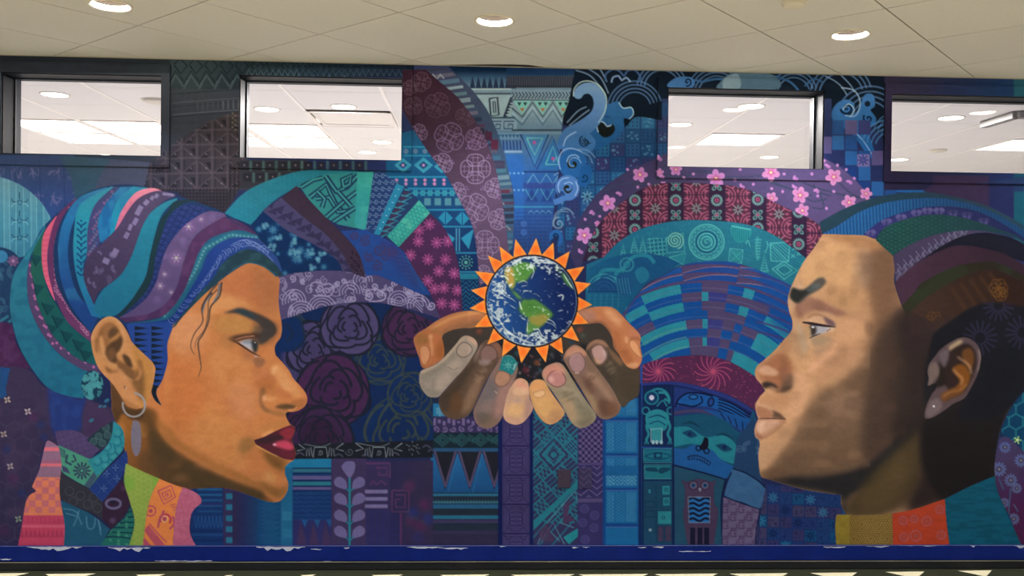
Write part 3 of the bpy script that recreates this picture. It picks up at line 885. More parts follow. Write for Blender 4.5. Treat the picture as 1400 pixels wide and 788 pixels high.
for r in (9, 5.5): 
    for k in range(12): circle(637+r*math.cos(k*.5236), 359+r*math.sin(k*.5236), 1.1, '#5fb59a', .9, 'col')
circle(637, 359, 2.5, '#6cc0a4', .9, 'col')
rect(628, 374, 660, 382, '#2a8a9c', .9, 'col')
pattern(p_zig(10, 6, 6, 1.4, 0, 632, 386), '#2f8ea0', 'col', .8, (628, 384, 658, 430))
# ---- clover band
clo = part('clover_band', None, 'maroon band with lilac line clovers')
fill('550,96! 582,95! 625,132 650,165 667,197 680,240 687,277 693,320 698,352! 656,392! 652,345 645,307 630,277 610,240 592,217 566,178 550,150!', ('#33222c', '#5f4a62', (590, 110), (660, 280)), mask='clo', part=clo)
def clover(x, y, r, rot=0, c='#9477a2', a=.8):
    for k in range(4):
        t = rot+k*PI/2
        px, py = x+r*.6*math.cos(t), y+r*.6*math.sin(t)
        n = 20; u = np.linspace(0, 2*PI, n)
        hr = r*.5*(1-.18*np.cos(2*u))
        stroke(np.c_[px+hr*np.cos(u+t), py+hr*np.sin(u+t)], 1.35, c, a, 'clo', raw=True)
        for s in (-1, 1):
            stroke([(px-r*.34*math.cos(t)-s*r*.16*math.sin(t), py-r*.34*math.sin(t)+s*r*.16*math.cos(t)), (px+r*.34*math.cos(t)-s*r*.16*math.sin(t), py+r*.34*math.sin(t)+s*r*.16*math.cos(t))], .9, c, a*.8, 'clo', raw=True)
            stroke([(px-r*.34*math.sin(t)*1-s*r*.16*math.cos(t), py+r*.34*math.cos(t)-s*r*.16*math.sin(t)), (px+r*.34*math.sin(t)-s*r*.16*math.cos(t), py-r*.34*math.cos(t)-s*r*.16*math.sin(t))], .9, c, a*.8, 'clo', raw=True)
for x, y, r, q in ((598, 144, 17, .5), (614, 188, 20, .5), (650, 231, 20, 0), (576, 112, 13, .2), (636, 160, 13, .4), (565, 145, 12, .6), (572, 182, 12, .3), (652, 190, 15, .4), (604, 224, 14, .4), (676, 257, 13, .3),
                   (648, 285, 20, .5), (682, 300, 14, .4), (663, 335, 19, 0), (625, 262, 12, .4), (660, 375, 12, .3), (560, 120, 10, .2)):
    clover(x, y, r, q, '#9a82a2' if y > 200 else '#83698a' if y > 165 else '#57434f')
for x, y in ((640, 202), (618, 222), (638, 258), (660, 258), (668, 215), (680, 270), (648, 310)): flower(x, y, 4, 3, '#8a6b9a', None, .6, 'clo', rot=-1.57)
# ---- striped dark strip
sp_ = part('striped_band', None, 'dark band of worn coloured stripes')
fill('582,95! 610,92! 645,122 667,152 685,195 697,240 703,277 707,330! 696,345! 693,320 687,277 680,240 667,197 650,165 625,132!', ('#33385a', '#3f5f78', (600, 100), (690, 250)), mask='sp', part=sp_)
bars = ['#2b3144', '#7f9aa0', '#3a3142', '#8aa8a6', '#23304a', '#5d5664', '#6f8f92', '#2e2a3e', '#4e7f8a', '#5a3048', '#3f6f8a', '#6b6276']
for k in range(30):
    t = k/29; x = np.interp(t, [0, .3, .6, 1], [596, 640, 676, 700]); y = 96+250*t
    line(x-26, y+3, x+22, y-4+6*t, 4.0+(k % 3), bars[(k*5) % 12], .75, 'sp')
    if k % 4 == 1: stroke([(x-14, y+4), (x-9, y-3), (x-4, y+4), (x+1, y-3), (x+6, y+3)], 1.6, '#a9bcb4', .7, 'sp', raw=True)
for x, y, w, h, c in ((668, 186, 5, 12, '#4a2436'), (676, 198, 5, 14, '#5a2438'), (658, 180, 4, 10, '#2d2c38'), (682, 225, 8, 10, '#3f3552'), (690, 262, 7, 5, '#5e3040')):
    rect(x-w, y-h/2, x+w, y+h/2, c, .85, 'sp')
# ==================================================================== painting: background, middle and right
# ---- tall pale-blue patterned column
tri = part('tribal_column', None, 'tall blue and pale grey column of geometric tribal rows')
fill('608,86! 790,86! 779,137 770,162 766,200 763,240 758,277 752,345! 700,350! 703,277 697,240 685,195 667,152 645,122!',
     lambda X, Y: np.stack([np.interp(Y, [96, 106, 126, 150, 200, 240, 300, 345], v) for v in ([.07, .16, .40, .48, .29, .19, .19, .17], [.14, .30, .52, .59, .45, .39, .34, .28], [.26, .44, .60, .64, .61, .64, .58, .48])], -1), mask='tri', part=tri)
# left stack
for k in range(8): poly([(642+k*8, 121), (646+k*8, 104), (650+k*8, 121)], '#1c2c4c', .95, 'tri')
rect(640, 121, 699, 123, '#9db9bd', .8, 'tri'); rect(645, 127, 699, 129, '#1f2c3e', .8, 'tri')
rect(652, 130, 699, 160, '#8aa9ab', .7, 'tri')
stroke([(669, 135), (680, 133), (682, 157), (671, 159), (669, 135)], 2.4, '#26304a', .95, 'tri', raw=True)
stroke([(674, 139), (677, 139), (678, 154), (675, 154), (674, 139)], 1.6, '#2d3a54', .95, 'tri', raw=True)
stroke([(699, 133), (689, 160)], 2.6, '#26304a', .95, 'tri', raw=True)
for k in range(6): poly([(697-k*1.6, 137+k*4), (703-k*1.6, 139+k*4), (696-k*1.6, 141+k*4)], '#26304a', 1, 'tri')
rect(652, 160, 704, 162, '#22304a', .8, 'tri')
rect(668, 163, 707, 178, '#86a9b6', .6, 'tri')
for x in (678, 695):
    stroke([(x+8, 166), (x-6, 166), (x-6, 176), (x+6, 176), (x+6, 170), (x, 170), (x, 173)], 1.7, '#2a3f66', .95, 'tri', raw=True)
rect(676, 182, 710, 190, '#6e9ab0', .6, 'tri')
for k in range(7): poly([(680+k*5, 184), (685+k*5, 184), (682.5+k*5, 189)], '#2c5a86', 1, 'tri')
for k in range(6): line(688+k*4.6, 192, 689+k*4.6, 205, 2.2, '#25407c', .9, 'tri')
rect(690, 206, 714, 209, '#a4bfd0', .7, 'tri'); rect(692, 211, 716, 300, '#2e69b4', .75, 'tri')
for y in (237, 260): 
    for k in range(4): circle(697+k*6, y, 1.7, '#6fa5d0', .9, 'tri')
# right stack
pattern(lambda X, Y: ((X > 692) & (Y < 103)).astype(np.float32), '#15325e', 'tri', .8)
poly('692,104 790,104 786,120 694,120', '#2a2c38', .95, 'tri')
pattern(p_stripes(3.2, 1.1), '#4a505e', 'tri', .7, (693, 105, 788, 117))
for k in range(18): stroke([(700+k*4.6, 126), (703+k*4.6, 130), (699+k*4.6, 135)], 1.8, '#2a3a52', .9, 'tri', raw=True)
line(696, 136.5, 780, 137.5, 1.4, '#2a3a52', .9, 'tri')
for k in range(3):
    x = 714+k*28
    poly([(x-12, 138), (x+12, 138), (x, 157)], '#63b8a6', .9, 'tri'); poly([(x-7, 140), (x-1, 140), (x-4, 145)], '#24404e', 1, 'tri'); poly([(x+1, 140), (x+7, 140), (x+4, 145)], '#24404e', 1, 'tri'); poly([(x-3.5, 148), (x+3.5, 148), (x, 153)], '#a4563f', .9, 'tri')
for q, c, w in ((0, '#2b4458', 2.2), (6, '#8fb4bb', 2.0), (11, '#2f567c', 1.6)):
    stroke([(700, 148+q), (714, 160+q), (728, 140+q), (742, 160+q), (756, 140+q), (768, 160+q), (780, 142+q)], w, c, .9, 'tri', raw=True)
rect(700, 177, 772, 179, '#26323e', .9, 'tri'); rect(704, 181, 772, 183, '#7d9cab', .6, 'tri')
poly('712,184 750,184 731,228', '#3f7bac', .9, 'tri'); stroke([(720, 189), (742, 189), (731, 212), (720, 189)], 2.4, '#64b5b2', .9, 'tri', raw=True); circle(730.5, 195, 2.6, '#b0558a', .9, 'tri')
stroke([(712, 184), (731, 228), (750, 184)], 2.0, '#253c6c', .9, 'tri', raw=True)
poly('735,232 772,232 757,188', '#2f6fa8', .9, 'tri'); stroke([(746, 225), (764, 225), (756, 200), (746, 225)], 2.4, '#5eb3b4', .9, 'tri', raw=True); circle(756, 217, 2.6, '#b0558a', .9, 'tri')
stroke([(734, 232), (755, 186), (772, 228)], 1.8, '#27407a', .9, 'tri', raw=True)
rect(716, 234, 768, 236, '#24386c', .9, 'tri')
stroke([(720, 252), (729, 238), (738, 252), (747, 238), (756, 252), (765, 238)], 2.0, '#6aa3bc', .9, 'tri', raw=True); pattern(lambda X, Y: aa(np.abs(Y-254)-4), '#3a3f80', 'tri', .6, (716, 248, 770, 260))
for x in (727, 748): poly([(x-9, 276), (x+9, 276), (x, 258)], '#2a4586', .9, 'tri'); stroke([(x-9, 258), (x, 274), (x+9, 258)], 1.4, '#53a7b2', .9, 'tri', raw=True)
rect(700, 282, 760, 284, '#3fa0b8', .8, 'tri')
stroke([(722+k*4, 288 if k % 2 else 292) for k in range(9)], 1.3, '#77b4c8', .8, 'tri', raw=True)
pattern(p_stripes(5.2, 1.0, PI/2), '#1f3572', 'tri', .6, (704, 290, 754, 345)); pattern(p_stripes(7, .9), '#39589c', 'tri', .4, (704, 290, 754, 345))
for y in (306, 318): ring(716, y, 3.5, 1.2, '#4f7cc0', .9, 'tri'); ring(716, y, 1.4, .8, '#4f7cc0', .9, 'tri')

# ---- checker of blue squares under the waves
chk = part('blue_checker', None, 'checker of worn blue and purple squares')
fill('762,345! 766,250 800,170 830,150 916,140! 916,216! 862,233! 830,254 806,281 788,312 782,348!', '#234472', mask='chk', part=chk)
g = np.random.default_rng(5)
for i in range(10):
    for j in range(11):
        x, y = 752+i*20.6, 158+j*19
        c = ['#2d5c8e', '#37406f', '#2a6a98', '#3c3a70', '#245080'][int(g.random()*5)]
        rect(x+1, y+1, x+19.4, y+18, c, .9, 'chk')
        if (i+j) % 2 == 0:
            for k in range(8): circle(x+3+14*g.random(), y+3+13*g.random(), .9+g.random(), '#6a9fc0', .55, 'chk')
        else:
            for k in range(9): circle(x+4+(k % 3)*6, y+4+(k//3)*5, 1.2, '#2a2a58', .8, 'chk')
flower(803, 269, 9, 8, '#86b8c4', '#24405e', .7, 'chk', pw=.2)
# ---- night sea: black ground with blue waves
sea = part('wave_ground', None, 'black ground with thin blue wave lines')
fill('788,86! 1225,86! 1225,200! 1210,215! 1200,180 1137,165! 1137,135! 905,135! 905,165! 870,160 850,175 800,170! 770,170 778,137!', '#161d28', mask='sea', part=sea)
W1, W2, W3 = '#3f6ca6', '#24568f', '#8fb2da'
for (cx, cy, rr) in ((868, 148, (22, 27, 32, 37)), (905, 120, (24, 29, 34)), (980, 130, (26, 31, 36, 41)), (1085, 128, (22, 27, 32)), (1190, 165, (26, 33, 40, 47)), (1150, 130, (30, 36, 42)), (1230, 190, (20, 26, 32, 38))):
    arcs(cx, cy, rr, 2.2, W1, .75, 'sea', 185, 345)
for s in ('787,96 806,103 820,118 828,130', '797,90 820,105 832,128', '803,88 818,92 830,112', '1128,104 1140,110 1150,118 1158,130', '1145,98 1155,108 1164,118 1168,126'):
    stroke(s, 2.0, '#6b93c4', .7, 'sea')
stroke('829,112 828,102 838,95 848,98 853,104 858,97 868,96 876,106 874,112', 2.6, '#2f5490', .9, 'sea')
stroke('836,113 838,106 846,104 850,110 856,106 862,112', 2.6, '#6f96cc', .8, 'sea')
for k, s in enumerate(('960,112 985,108 1010,116 1030,122', '930,122 945,110 960,112', '1060,104 1080,112 1092,124', '1100,118 1112,108 1124,112')): stroke(s, 3, W2, .9, 'sea')
fill('985,112 1000,100 1030,98 1060,104 1062,122 985,122', '#3d5f78', 1, clip='sea'); fill('990,108 1008,101 1012,120 990,122', '#8aa2a8', .5, clip='sea')
fill('912,118 925,106 945,106 950,116 940,121', '#2b62a4', 1, clip='sea'); spiral(940, 112, 6, 1.3, 2, '#12203c', 1, 'sea')
# big wave figure: crest, heart-holed blob and two ring curls
wav = part('curling_wave', None, 'light blue curling wave with white rims')
HI = '#a9c8e8'
fill('822,150 838,140 846,139 852,147 863,146 867,155 861,163 853,162 853,176 842,190 826,200 812,205 806,190 810,170', '#235f9e', part=wav)
stroke('846,140 852,148 863,147 866,156 860,163', 1.5, HI, .8); stroke('812,166 820,160 834,160', 1.4, '#163f70', .8)
fill('818,181 816,172 821,166 827,169 831,172 838,170 841,177 836,185 826,188', '#1b2022'); stroke('818,181 816,172 821,166 827,169 830,173 836,171', 1.8, HI, .85)
stroke('770,205 777,188 796,176 813,162 820,146 818,130 808,121 797,122 790,128', 20, ('#5482bf', '#3f74b4', (805, 120), (780, 195)), 1, taper=(.9, 1.2, 1.1, .95, .9, .8, .65), part=wav)
circle(790.5, 129, 6.4, '#5482bf', part=wav)
stroke('784,132 785,122 793,113 806,111 820,118 829,134 827,152 818,168', 1.5, HI, .8); stroke('797,133 806,132 811,140 808,152 798,160', 1.6, '#12203a', .9)
fill('786,186 798,180 810,186 814,198 804,210 790,206 780,214 770,212 772,198', '#3f77b6', part=wav); spiral(800, 194, 9, 1.3, 2.2, '#173d6c', .9, None, 2.4)
for k in range(3): stroke('%d,%d %d,%d %d,%d' % (793+k*3, 190-k, 796+k*3, 196-k, 802+k*3, 198-k), 1.2, '#1b2022', .9)
ring(783, 224, 13.5, 12, '#2a68a8', 1); ring(776, 256, 11.5, 10, '#4f80c0', 1)
t_ = np.radians(np.linspace(0, 360, 40)); stroke(np.c_[783+13.5*np.cos(t_), 224+13.5*np.sin(t_)], 12, '#2a68a8', 1, raw=True, part=wav); stroke(np.c_[776+11.5*np.cos(t_), 257+12.5*np.sin(t_)], 10, '#4f80c0', 1, raw=True, part=wav)
circle(783, 224, 7.6, '#23261f'); circle(776, 257, 6.6, '#23261f', ry=7.6); spiral(784, 224, 9, 1.15, 4.2, '#2a68a8', 1, None, 1.2, 1.5); spiral(784, 224, 10.5, .8, 1.2, HI, .8, None, 1.2, 3); spiral(776, 257, 8.5, 1.1, 3.8, '#4f80c0', 1, None, 2.6, 1.5, -1); fill('762,262! 770,262 772,268 764,272', '#2b4a80')
stroke('757,277 766,274 772,270', 8, '#4f80c0', 1, part=wav); fill('796,228 808,226 808,244 800,256 790,252 792,240', '#24609e', part=wav); spiral(799, 243, 6, 1.2, 1.8, '#123052', .9, None, 1)
for s in ('766,232 764,218 770,206 782,203 796,208', '792,216 787,212 778,214 775,222', '765,264 763,254 768,245 778,243', '783,252 778,249 771,252', '786,268 790,258 787,248', '770,200 775,188 788,180'): stroke(s, 1.5, HI, .85)
for s in ('775,168 790,152 802,146', '778,172 795,158 806,150', '790,204 804,206 814,216', '794,208 806,214 810,224', '762,214 756,222', '764,236 757,240'): stroke(s, 1.6, '#7e9fc4', .8)
# smaller curls below
stroke('756,310 760,292 775,286 785,293', 2, '#7fa0b8', .7); stroke('758,300 766,290 778,290', 1.6, '#7fa0b8', .7); spiral(764, 306, 9, 1.6, 2.4, '#86a6b4', .75, None, 1)
stroke('768,284 778,286 784,296', 1.4, '#7fa0b8', .6)
fill('751,330! 752,318 762,314 769,320 769,332 762,338! 764,328 760,322 756,326', '#2b68aa'); spiral(759, 323, 5, 1.2, 2, '#14304e', 1)
# right wave between the windows
wv2 = part('curling_wave', None, 'blue curling wave between two windows')
fill('1137,160! 1138,150 1146,140 1158,136 1168,142 1166,152 1158,158! 1172,152 1182,130 1194,130 1196,146 1190,150 1198,162 1194,172 1180,172! 1190,190 1200,222! 1186,212 1172,192 1158,178 1140,170!', ('#2a66aa', '#2468ae', (1150, 140), (1190, 200)), mask='wv2', part=wv2)
spiral(1158, 148, 9, 1.4, 3, '#122440', 1, None, .5); stroke('1152,150 1160,142 1168,150 1162,160', 1.6, '#9fbfe0', .8); spiral(1187, 162, 7, 1.3, 2.2, '#112040', 1, None, 2); stroke('1155,158 1170,158 1176,140 1168,124 1150,120', 2, '#8fb2da', .7)
stroke('1168,180 1182,195 1196,218', 1.6, '#9fc0e6', .8); circle(1163, 171, 4, '#14243c'); circle(1186, 142, 4, '#15233a')
for k in range(4): arcs(1215, 200, [18+k*6], 2.2, '#4a86c6', .75, None, 190, 262)
fill('1220,239 1235,236 1262,238 1262,246 1240,250 1222,248', '#2466a8'); circle(1237, 242, 4, '#12182a'); stroke('1262,240 1275,242 1277,250', 2, '#3f78ae')
fill('1222,262 1232,254 1255,251 1272,256 1272,263', '#2466a8')
# tiles right of window three
for i in range(5):
    for j in range(6):
        x, y = 1137+i*18, 164+j*21
        if i == 4 and j < 4: continue
        if i == 3 and j < 2: continue
        c = ['#27508e', '#3a3c7a', '#2e64a0', '#5a4a8c', '#233f7c'][(i*3+j*2) % 5]
        if (i+j*2) % 5 != 4 or j > 3: rect(x+.6, y+.6, x+17, y+20, c, .95)
rect(1172, 211, 1189, 228, '#7a66aa', .9); flower(1180, 219, 8, 8, '#33407c', None, .9, pw=.22)
rect(1126, 187, 1137, 210, '#6a5a9a', .7)
# ---- top right corner, plain dark cloth
rect(1209, 95, 1475, 260, ('#2b2442', '#18305a', (1230, 110), (1370, 110)), mask='tr', part=part('corner_cloth', None, 'dark plum and navy cloth in the corner'))
rect(1386, 95, 1475, 300, '#17515f', .9); rect(1350, 225, 1386, 270, '#26305e', .7); rect(1275, 240, 1352, 300, '#3a2a4c')

# ---- blossom arch
blo = part('blossom_arch', None, 'purple arch of pink cherry blossoms on twigs')
fill('780,350! 787,312 805,280 827,255 857,235 895,218 930,208 1100,205 1127,217 1150,230 1175,252 1192,275! 1130,318! 1112,302 1052,275! 990,254 915,251 882,257 857,272 825,300 800,352! 790,375!', ('#3f3766', '#5c4684', (830, 260), (1090, 250)), mask='blo', part=blo)
for s in ('822,262 850,252 880,252 897,251 900,242', '800,300 818,292 826,284', '785,342 790,330 786,318', '795,310 812,308', '905,238 930,243 960,234 1000,243 1040,240', '1054,250 1090,262 1110,275 1130,272', '1098,250 1120,258 1150,266 1175,270', '1140,242 1160,262 1178,272', '1120,262 1126,284 1110,284', '1048,246 1080,258 1110,268', '905,216 910,228 900,236', '1112,252 1118,262 1136,268'):
    stroke(s, 2.0, '#2f3a50', .9, 'blo'); stroke(s, .7, '#6f7f92', .6, 'blo')
for k, (x, y) in enumerate(((845, 264), (887, 252), (872, 256), (905, 252), (858, 232), (900, 214), (808, 290), (820, 296), (800, 300), (903, 240), (948, 238), (1005, 246), (1013, 254), (1030, 252), (1072, 238), (1085, 255), (1070, 262), (1127, 220), (1130, 226), (1145, 226), (1157, 232), (1160, 248), (1168, 244), (1110, 238), (1115, 260), (1140, 262), (1130, 285), (900, 216), (1055, 258), (815, 305), (1086, 243), (1012, 232), (935, 243), (792, 343), (1118, 268))):
    circle(x, y, 3.4 if k % 3 == 0 else 2.3, '#d58fc6', .85, None, ry=2.0, rot=k*.9)
    if k % 3 == 0: circle(x+3, y+2, 2.6, '#c882bc', .8)
for k, (x, y, r) in enumerate(((875, 239, 11), (831, 278, 12), (799, 322, 12), (979, 244, 13), (1054, 236, 13), (924, 232, 9), (1140, 242, 12), (1094, 267, 12), (1161, 277, 11), (1184, 265, 9), (1097, 288, 10), (1055, 271, 9), (817, 306, 4.5), (907, 252, 4.5), (902, 236, 6))):
    p_ = part('blossom', blo, None)
    for q in range(5):
        t = q*1.2566+k*.7
        circle(x+.55*r*math.cos(t), y+.55*r*math.sin(t), .44*r, '#c583bb' if x < 1000 else '#d08ab6', 1, None, p_, ry=.35*r, rot=t)
    circle(x, y, r*.30, '#c2507f', .75, feather=1.0)
    for q in range(5): line(x, y, x+.5*r*math.cos(q*1.2566+k*.7), y+.5*r*math.sin(q*1.2566+k*.7), .8, '#b8457c', .7)
    circle(x, y, r*.16, '#e8cf9a')
# ---- red and dark tile panel
red = part('ornate_tile_panel', None, 'arched panel of ornate red squares and teal rosettes')
fill('796,358! 808,326 825,299 857,272 882,257 915,250 990,253 1027,261 1055,275 1087,290 1112,302 1132,318! 1110,360! 1085,340 1055,320 1020,307 977,302 927,302 880,312 847,330 825,352!', '#35243c', mask='red', part=red)
RC = '#a65a72'
def ornate(x, y, p):
    rect(x-17, y-18, x+17, y+18, '#552f40', .95, 'red', p)
    for sx in (-1, 1):
        for sy in (-1, 1):
            for r_ in (5.0, 9.5, 13.5): ring(x+sx*17, y+sy*18, r_, 1.7, RC, .85, 'red', 0 if (sx < 0 and sy < 0) else 90 if (sx > 0 and sy < 0) else 180 if (sx > 0) else 270, (0 if (sx < 0 and sy < 0) else 90 if (sx > 0 and sy < 0) else 180 if (sx > 0) else 270)+90)
            circle(x+sx*6.5, y+sy*6.5, 2.4, RC, .9, 'red', ry=1.4, rot=sx*sy*.78); circle(x+sx*12.5, y+sy*13.5, 2.0, RC, .9, 'red')
        circle(x+sx*11, y, 2.8, RC, .85, 'red', ry=1.5); circle(x, y+sx*11.5, 1.5, RC, .85, 'red', ry=2.8)
    flower(x, y, 7.5, 8, '#8aa09a', '#55283f', .8, 'red', pw=.22)
for x, ys in ((840, (285, 322, 359)), (896, (248, 285, 322)), (952, (248, 285, 322)), (1009, (250, 287, 324)), (1065, (257, 293, 330)), (1120, (300, 338))):
    for y in ys: ornate(x, y, part('ornate_tile', red, None))
for x, ys in ((811, (318, 338, 358)), (868, (254, 274, 294, 314)), (924, (254, 274, 294)), (980, (254, 274, 294)), (1036, (258, 273, 294, 312)), (1092, (274, 290, 314, 334))):
    for j, y in enumerate(ys):
        if j % 2 == (1 if x != 811 else 0):
            for k in range(16): circle(x+6.3*math.cos(k*.3927), y+6.3*math.sin(k*.3927), 2.3, '#7fb3aa', .9, 'red', ry=1.2, rot=k*.3927)
            circle(x, y, 4.6, '#3a2a3c', 1, 'red'); circle(x, y, 3.2, '#a85070', 1, 'red'); circle(x, y, 1.2, '#4a2338', 1, 'red')
        else:
            for k in range(4): circle(x+5*math.cos(k*1.57+.785), y+5*math.sin(k*1.57+.785), 4, '#6a9d96', .9, 'red', ry=2.8, rot=k*1.57+.785); circle(x+5*math.cos(k*1.57+.785), y+5*math.sin(k*1.57+.785), 1.5, '#2f3a44', .9, 'red')
            circle(x, y, 2.2, '#a85070', 1, 'red')
# ---- teal arch of petroglyph motifs
pet = part('petroglyph_arch', None, 'teal arch of light line motifs: spiral, sun wheel, drum, diamonds')
fill('802,362! 825,352! 847,330 880,312 927,302 977,302 1020,307 1055,320 1085,340 1108,358! 1082,392! 1040,372 1002,360 937,362 905,377 880,392 850,432! 875,440! 800,440!', ('#23708e', '#2a7f92', (830, 380), (1000, 320)), mask='pet', part=pet)
TL = '#5cc6bc'
sparkle('pet', 420, '#6fc4bc', .55, (.35, .7), 3, (850, 305, 1105, 385))
for r_, w_ in ((24, 1.8), (21.5, .9), (16.5, 1.0), (12, 2.2), (7.5, 2.0)): ring(966, 331, r_, w_, TL, .9, 'pet')
for k in range(18):
    t = k*.349; stroke([(966+21*math.cos(t), 331+21*math.sin(t)), (966+17*math.cos(t+.17), 331+17*math.sin(t+.17)), (966+21*math.cos(t+.35), 331+21*math.sin(t+.35))], .9, TL, .8, 'pet', raw=True)
ring(966, 331, 14.2, 3.0, '#1d5d80', .8, 'pet')
spiral(966, 331, 5, 1, 1.4, TL, .9, 'pet')
spiral(923, 329, 12, 3.2, 1.5, '#8ad0b0', .95, 'pet')
stroke([(911, 325), (912, 346), (936, 344), (934, 319), (911, 325)], 1.2, TL, .8, 'pet', raw=True)
rect(887, 326, 910, 350, '#1c6684', .6, 'pet'); pattern(p_grid(5.5, 1.1, 888, 327, -.1), TL, 'pet', .85, (886, 326, 911, 351))
for x, y in ((867, 338), (879, 338), (1045, 362), (852, 348)):
    stroke([(x-5, y+10), (x, y-14), (x+5, y+10), (x-5, y+10)], 1.3, TL, .9, 'pet', raw=True)
    for k in range(5): line(x-1-k*.8, y-6+k*3.6, x+1+k*.8, y-6+k*3.6, 1.1, TL, .8, 'pet')
fill('1000,309 1026,314 1024,326 1014,332 1003,328', '#2f9a9c', 1, clip='pet'); pattern(p_stripes(3, 1), '#1c6680', 'pet', .7, (1001, 312, 1025, 330)); stroke('1000,309 1014,312 1027,314', 2, TL, .9, 'pet')
stroke([(998, 340), (1016, 342), (1014, 360), (996, 360), (998, 340)], 1.4, TL, .8, 'pet', raw=True); line(998, 340, 1014, 360, 1, TL, .8, 'pet'); line(1016, 342, 996, 360, 1, TL, .8, 'pet'); circle(1006, 350, 8, '#3aa39e', .5, 'pet')
for k in range(7): line(1032+k*.3, 328+k*4, 1041-k*.3, 328+k*4, 1.6, TL, .85, 'pet')
stroke('1026,338 1022,328 1020,334', 1.3, TL, .9, 'pet'); stroke('1046,346 1050,336 1048,330', 1.3, TL, .9, 'pet'); stroke('1036,324 1034,340 1036,356', 3.4, '#49b0aa', .7, 'pet')
stroke([(1053, 333), (1080, 331), (1078, 358), (1054, 357), (1053, 333)], 1.7, TL, .95, 'pet', raw=True); line(1053, 333, 1078, 358, 1.4, TL, .9, 'pet')
for k in range(4): line(1057+k*5, 333, 1079, 353-k*5, .9, TL, .8, 'pet'); line(1054, 338+k*5, 1073-k*5, 357, .9, TL, .8, 'pet')
stroke([(1056, 368), (1072, 358), (1090, 370), (1072, 382), (1056, 368)], 1.5, TL, .95, 'pet', raw=True); stroke([(1062, 368), (1072, 362), (1083, 370), (1072, 377), (1062, 368)], 1.2, TL, .9, 'pet', raw=True)
for k in range(16): line(1072+7*math.cos(k*.393), 369+4.5*math.sin(k*.393), 1072+12*math.cos(k*.393), 369+8*math.sin(k*.393), .8, TL, .7, 'pet')
for x, y in ((1086, 340), (1092, 347), (1084, 350)): line(x-2.5, y-2.5, x+2.5, y+2.5, 1.1, TL, .9, 'pet'); line(x+2.5, y-2.5, x-2.5, y+2.5, 1.1, TL, .9, 'pet')
poly('915,352 938,346 934,362', '#2c8a98', .9, 'pet'); stroke([(915, 352), (938, 346), (934, 362), (915, 352)], 1.1, TL, .8, 'pet', raw=True)
for k in range(4): line(1086+k*3, 386-k*8, 1094+k*3, 380-k*8, 1.2, TL, .8, 'pet')
# left, darker blue part of the arch
fill('800,372! 830,354 870,346 905,350 930,360! 905,377 880,392 850,432! 878,445! 800,445!', ('#1d5686', '#1f6f92', (880, 360), (820, 430)), .9, clip='pet', mask='pet2')
for s in ('800,400 815,385 825,370 850,370', '850,372 865,352 885,350 895,360', '845,395 842,375 855,366', '858,420 852,440'): stroke(s, 5, '#2d8fa0', .85, 'pet2')
arcs(826, 398, (8, 13, 18, 23), 1.6, '#4fa5b4', .8, 'pet2'); fill('803,398! 809,388 826,380 842,388 850,398!', '#1d4580', .7, clip='pet2'); line(802, 399, 852, 399, 1.6, '#1a3a70', 1, 'pet2')
for k in range(6): line(806+k*8, 402, 804+k*8, 432, .9, '#3f93a8', .7, 'pet2'); line(804, 404+k*5, 852, 404+k*5, .5, '#3f93a8', .4, 'pet2')
circle(853, 389, 12, '#245a8c', .9, 'pet2', ry=15)
for k in range(5): line(842+k*4, 380, 846+k*4, 402, 1, '#3f9aa8', .8, 'pet2')
ring(857, 362, 9, 2.5, '#3a96a6', .8, 'pet2'); ring(857, 362, 4, 1.5, '#3a96a6', .8, 'pet2'); fill('868,372 880,365 888,378 876,388', '#2a86a0', .8, clip='pet2')
stroke('808,392 830,376 848,380', 1.2, '#17426e', .8, 'pet2')
# ---- woven dome
dome = part('woven_dome', None, 'blue and purple woven dome of checks and lens shapes')
DX, DY = 963.0, 600.0
fill('848,433! 880,394 905,378 937,362 970,358 1002,359 1040,371 1085,392! 1100,480! 1040,520! 1020,507 990,492 950,486 900,492 870,502!', '#20509a', mask='dome', part=dome)
Rr = np.hypot(XX-DX, YY-DY); Th = np.degrees(np.arctan2(XX-DX, DY-YY))
g = np.random.default_rng(11)
ths = [-33, -24, -9, -1, 1.6, 9, 15, 19, 27]
tab = np.array([hexc(c) for c in ('#1a58a6', '#55427c', '#2f9cae', '#3f4390')])
rows_ = ['bbbbbbbb', 'btbptbtb', 'tbtbtbtb', 'bpbbpbpp', 'ptpbtbtp', 'pdppdpdp', 'bpbppbpb', 'tptpbpbp', 'bpbbpbbt', 'bbtbttbt']
lut = np.array([['bptd'.index(ch) for ch in r_] for r_ in rows_])
def domecol(X, Y):
    r = np.hypot(X-DX, Y-DY); th = np.degrees(np.arctan2(X-DX, DY-Y))
    return tab[lut[np.digitize(th, ths), np.clip(((213-r)/12.4).astype(int), 0, 7)]]
put(slice(0, HC), slice(0, WC), MASK['dome']*(Rr < 214), domecol)
for a_, r0, r1 in ():
    n = 8; t = np.radians(np.linspace(a_-1, a_+1, 2))
    poly([(DX+r0*math.sin(t[0]), DY-r0*math.cos(t[0])), (DX+r1*math.sin(t[0]), DY-r1*math.cos(t[0])), (DX+r1*math.sin(t[1]), DY-r1*math.cos(t[1])), (DX+r0*math.sin(t[1]), DY-r0*math.cos(t[1]))], '#3aa6b4', .95, 'dome')
put(slice(0, HC), slice(0, WC), MASK['dome']*np.clip(Rr-213, 0, 1), '#53407a')
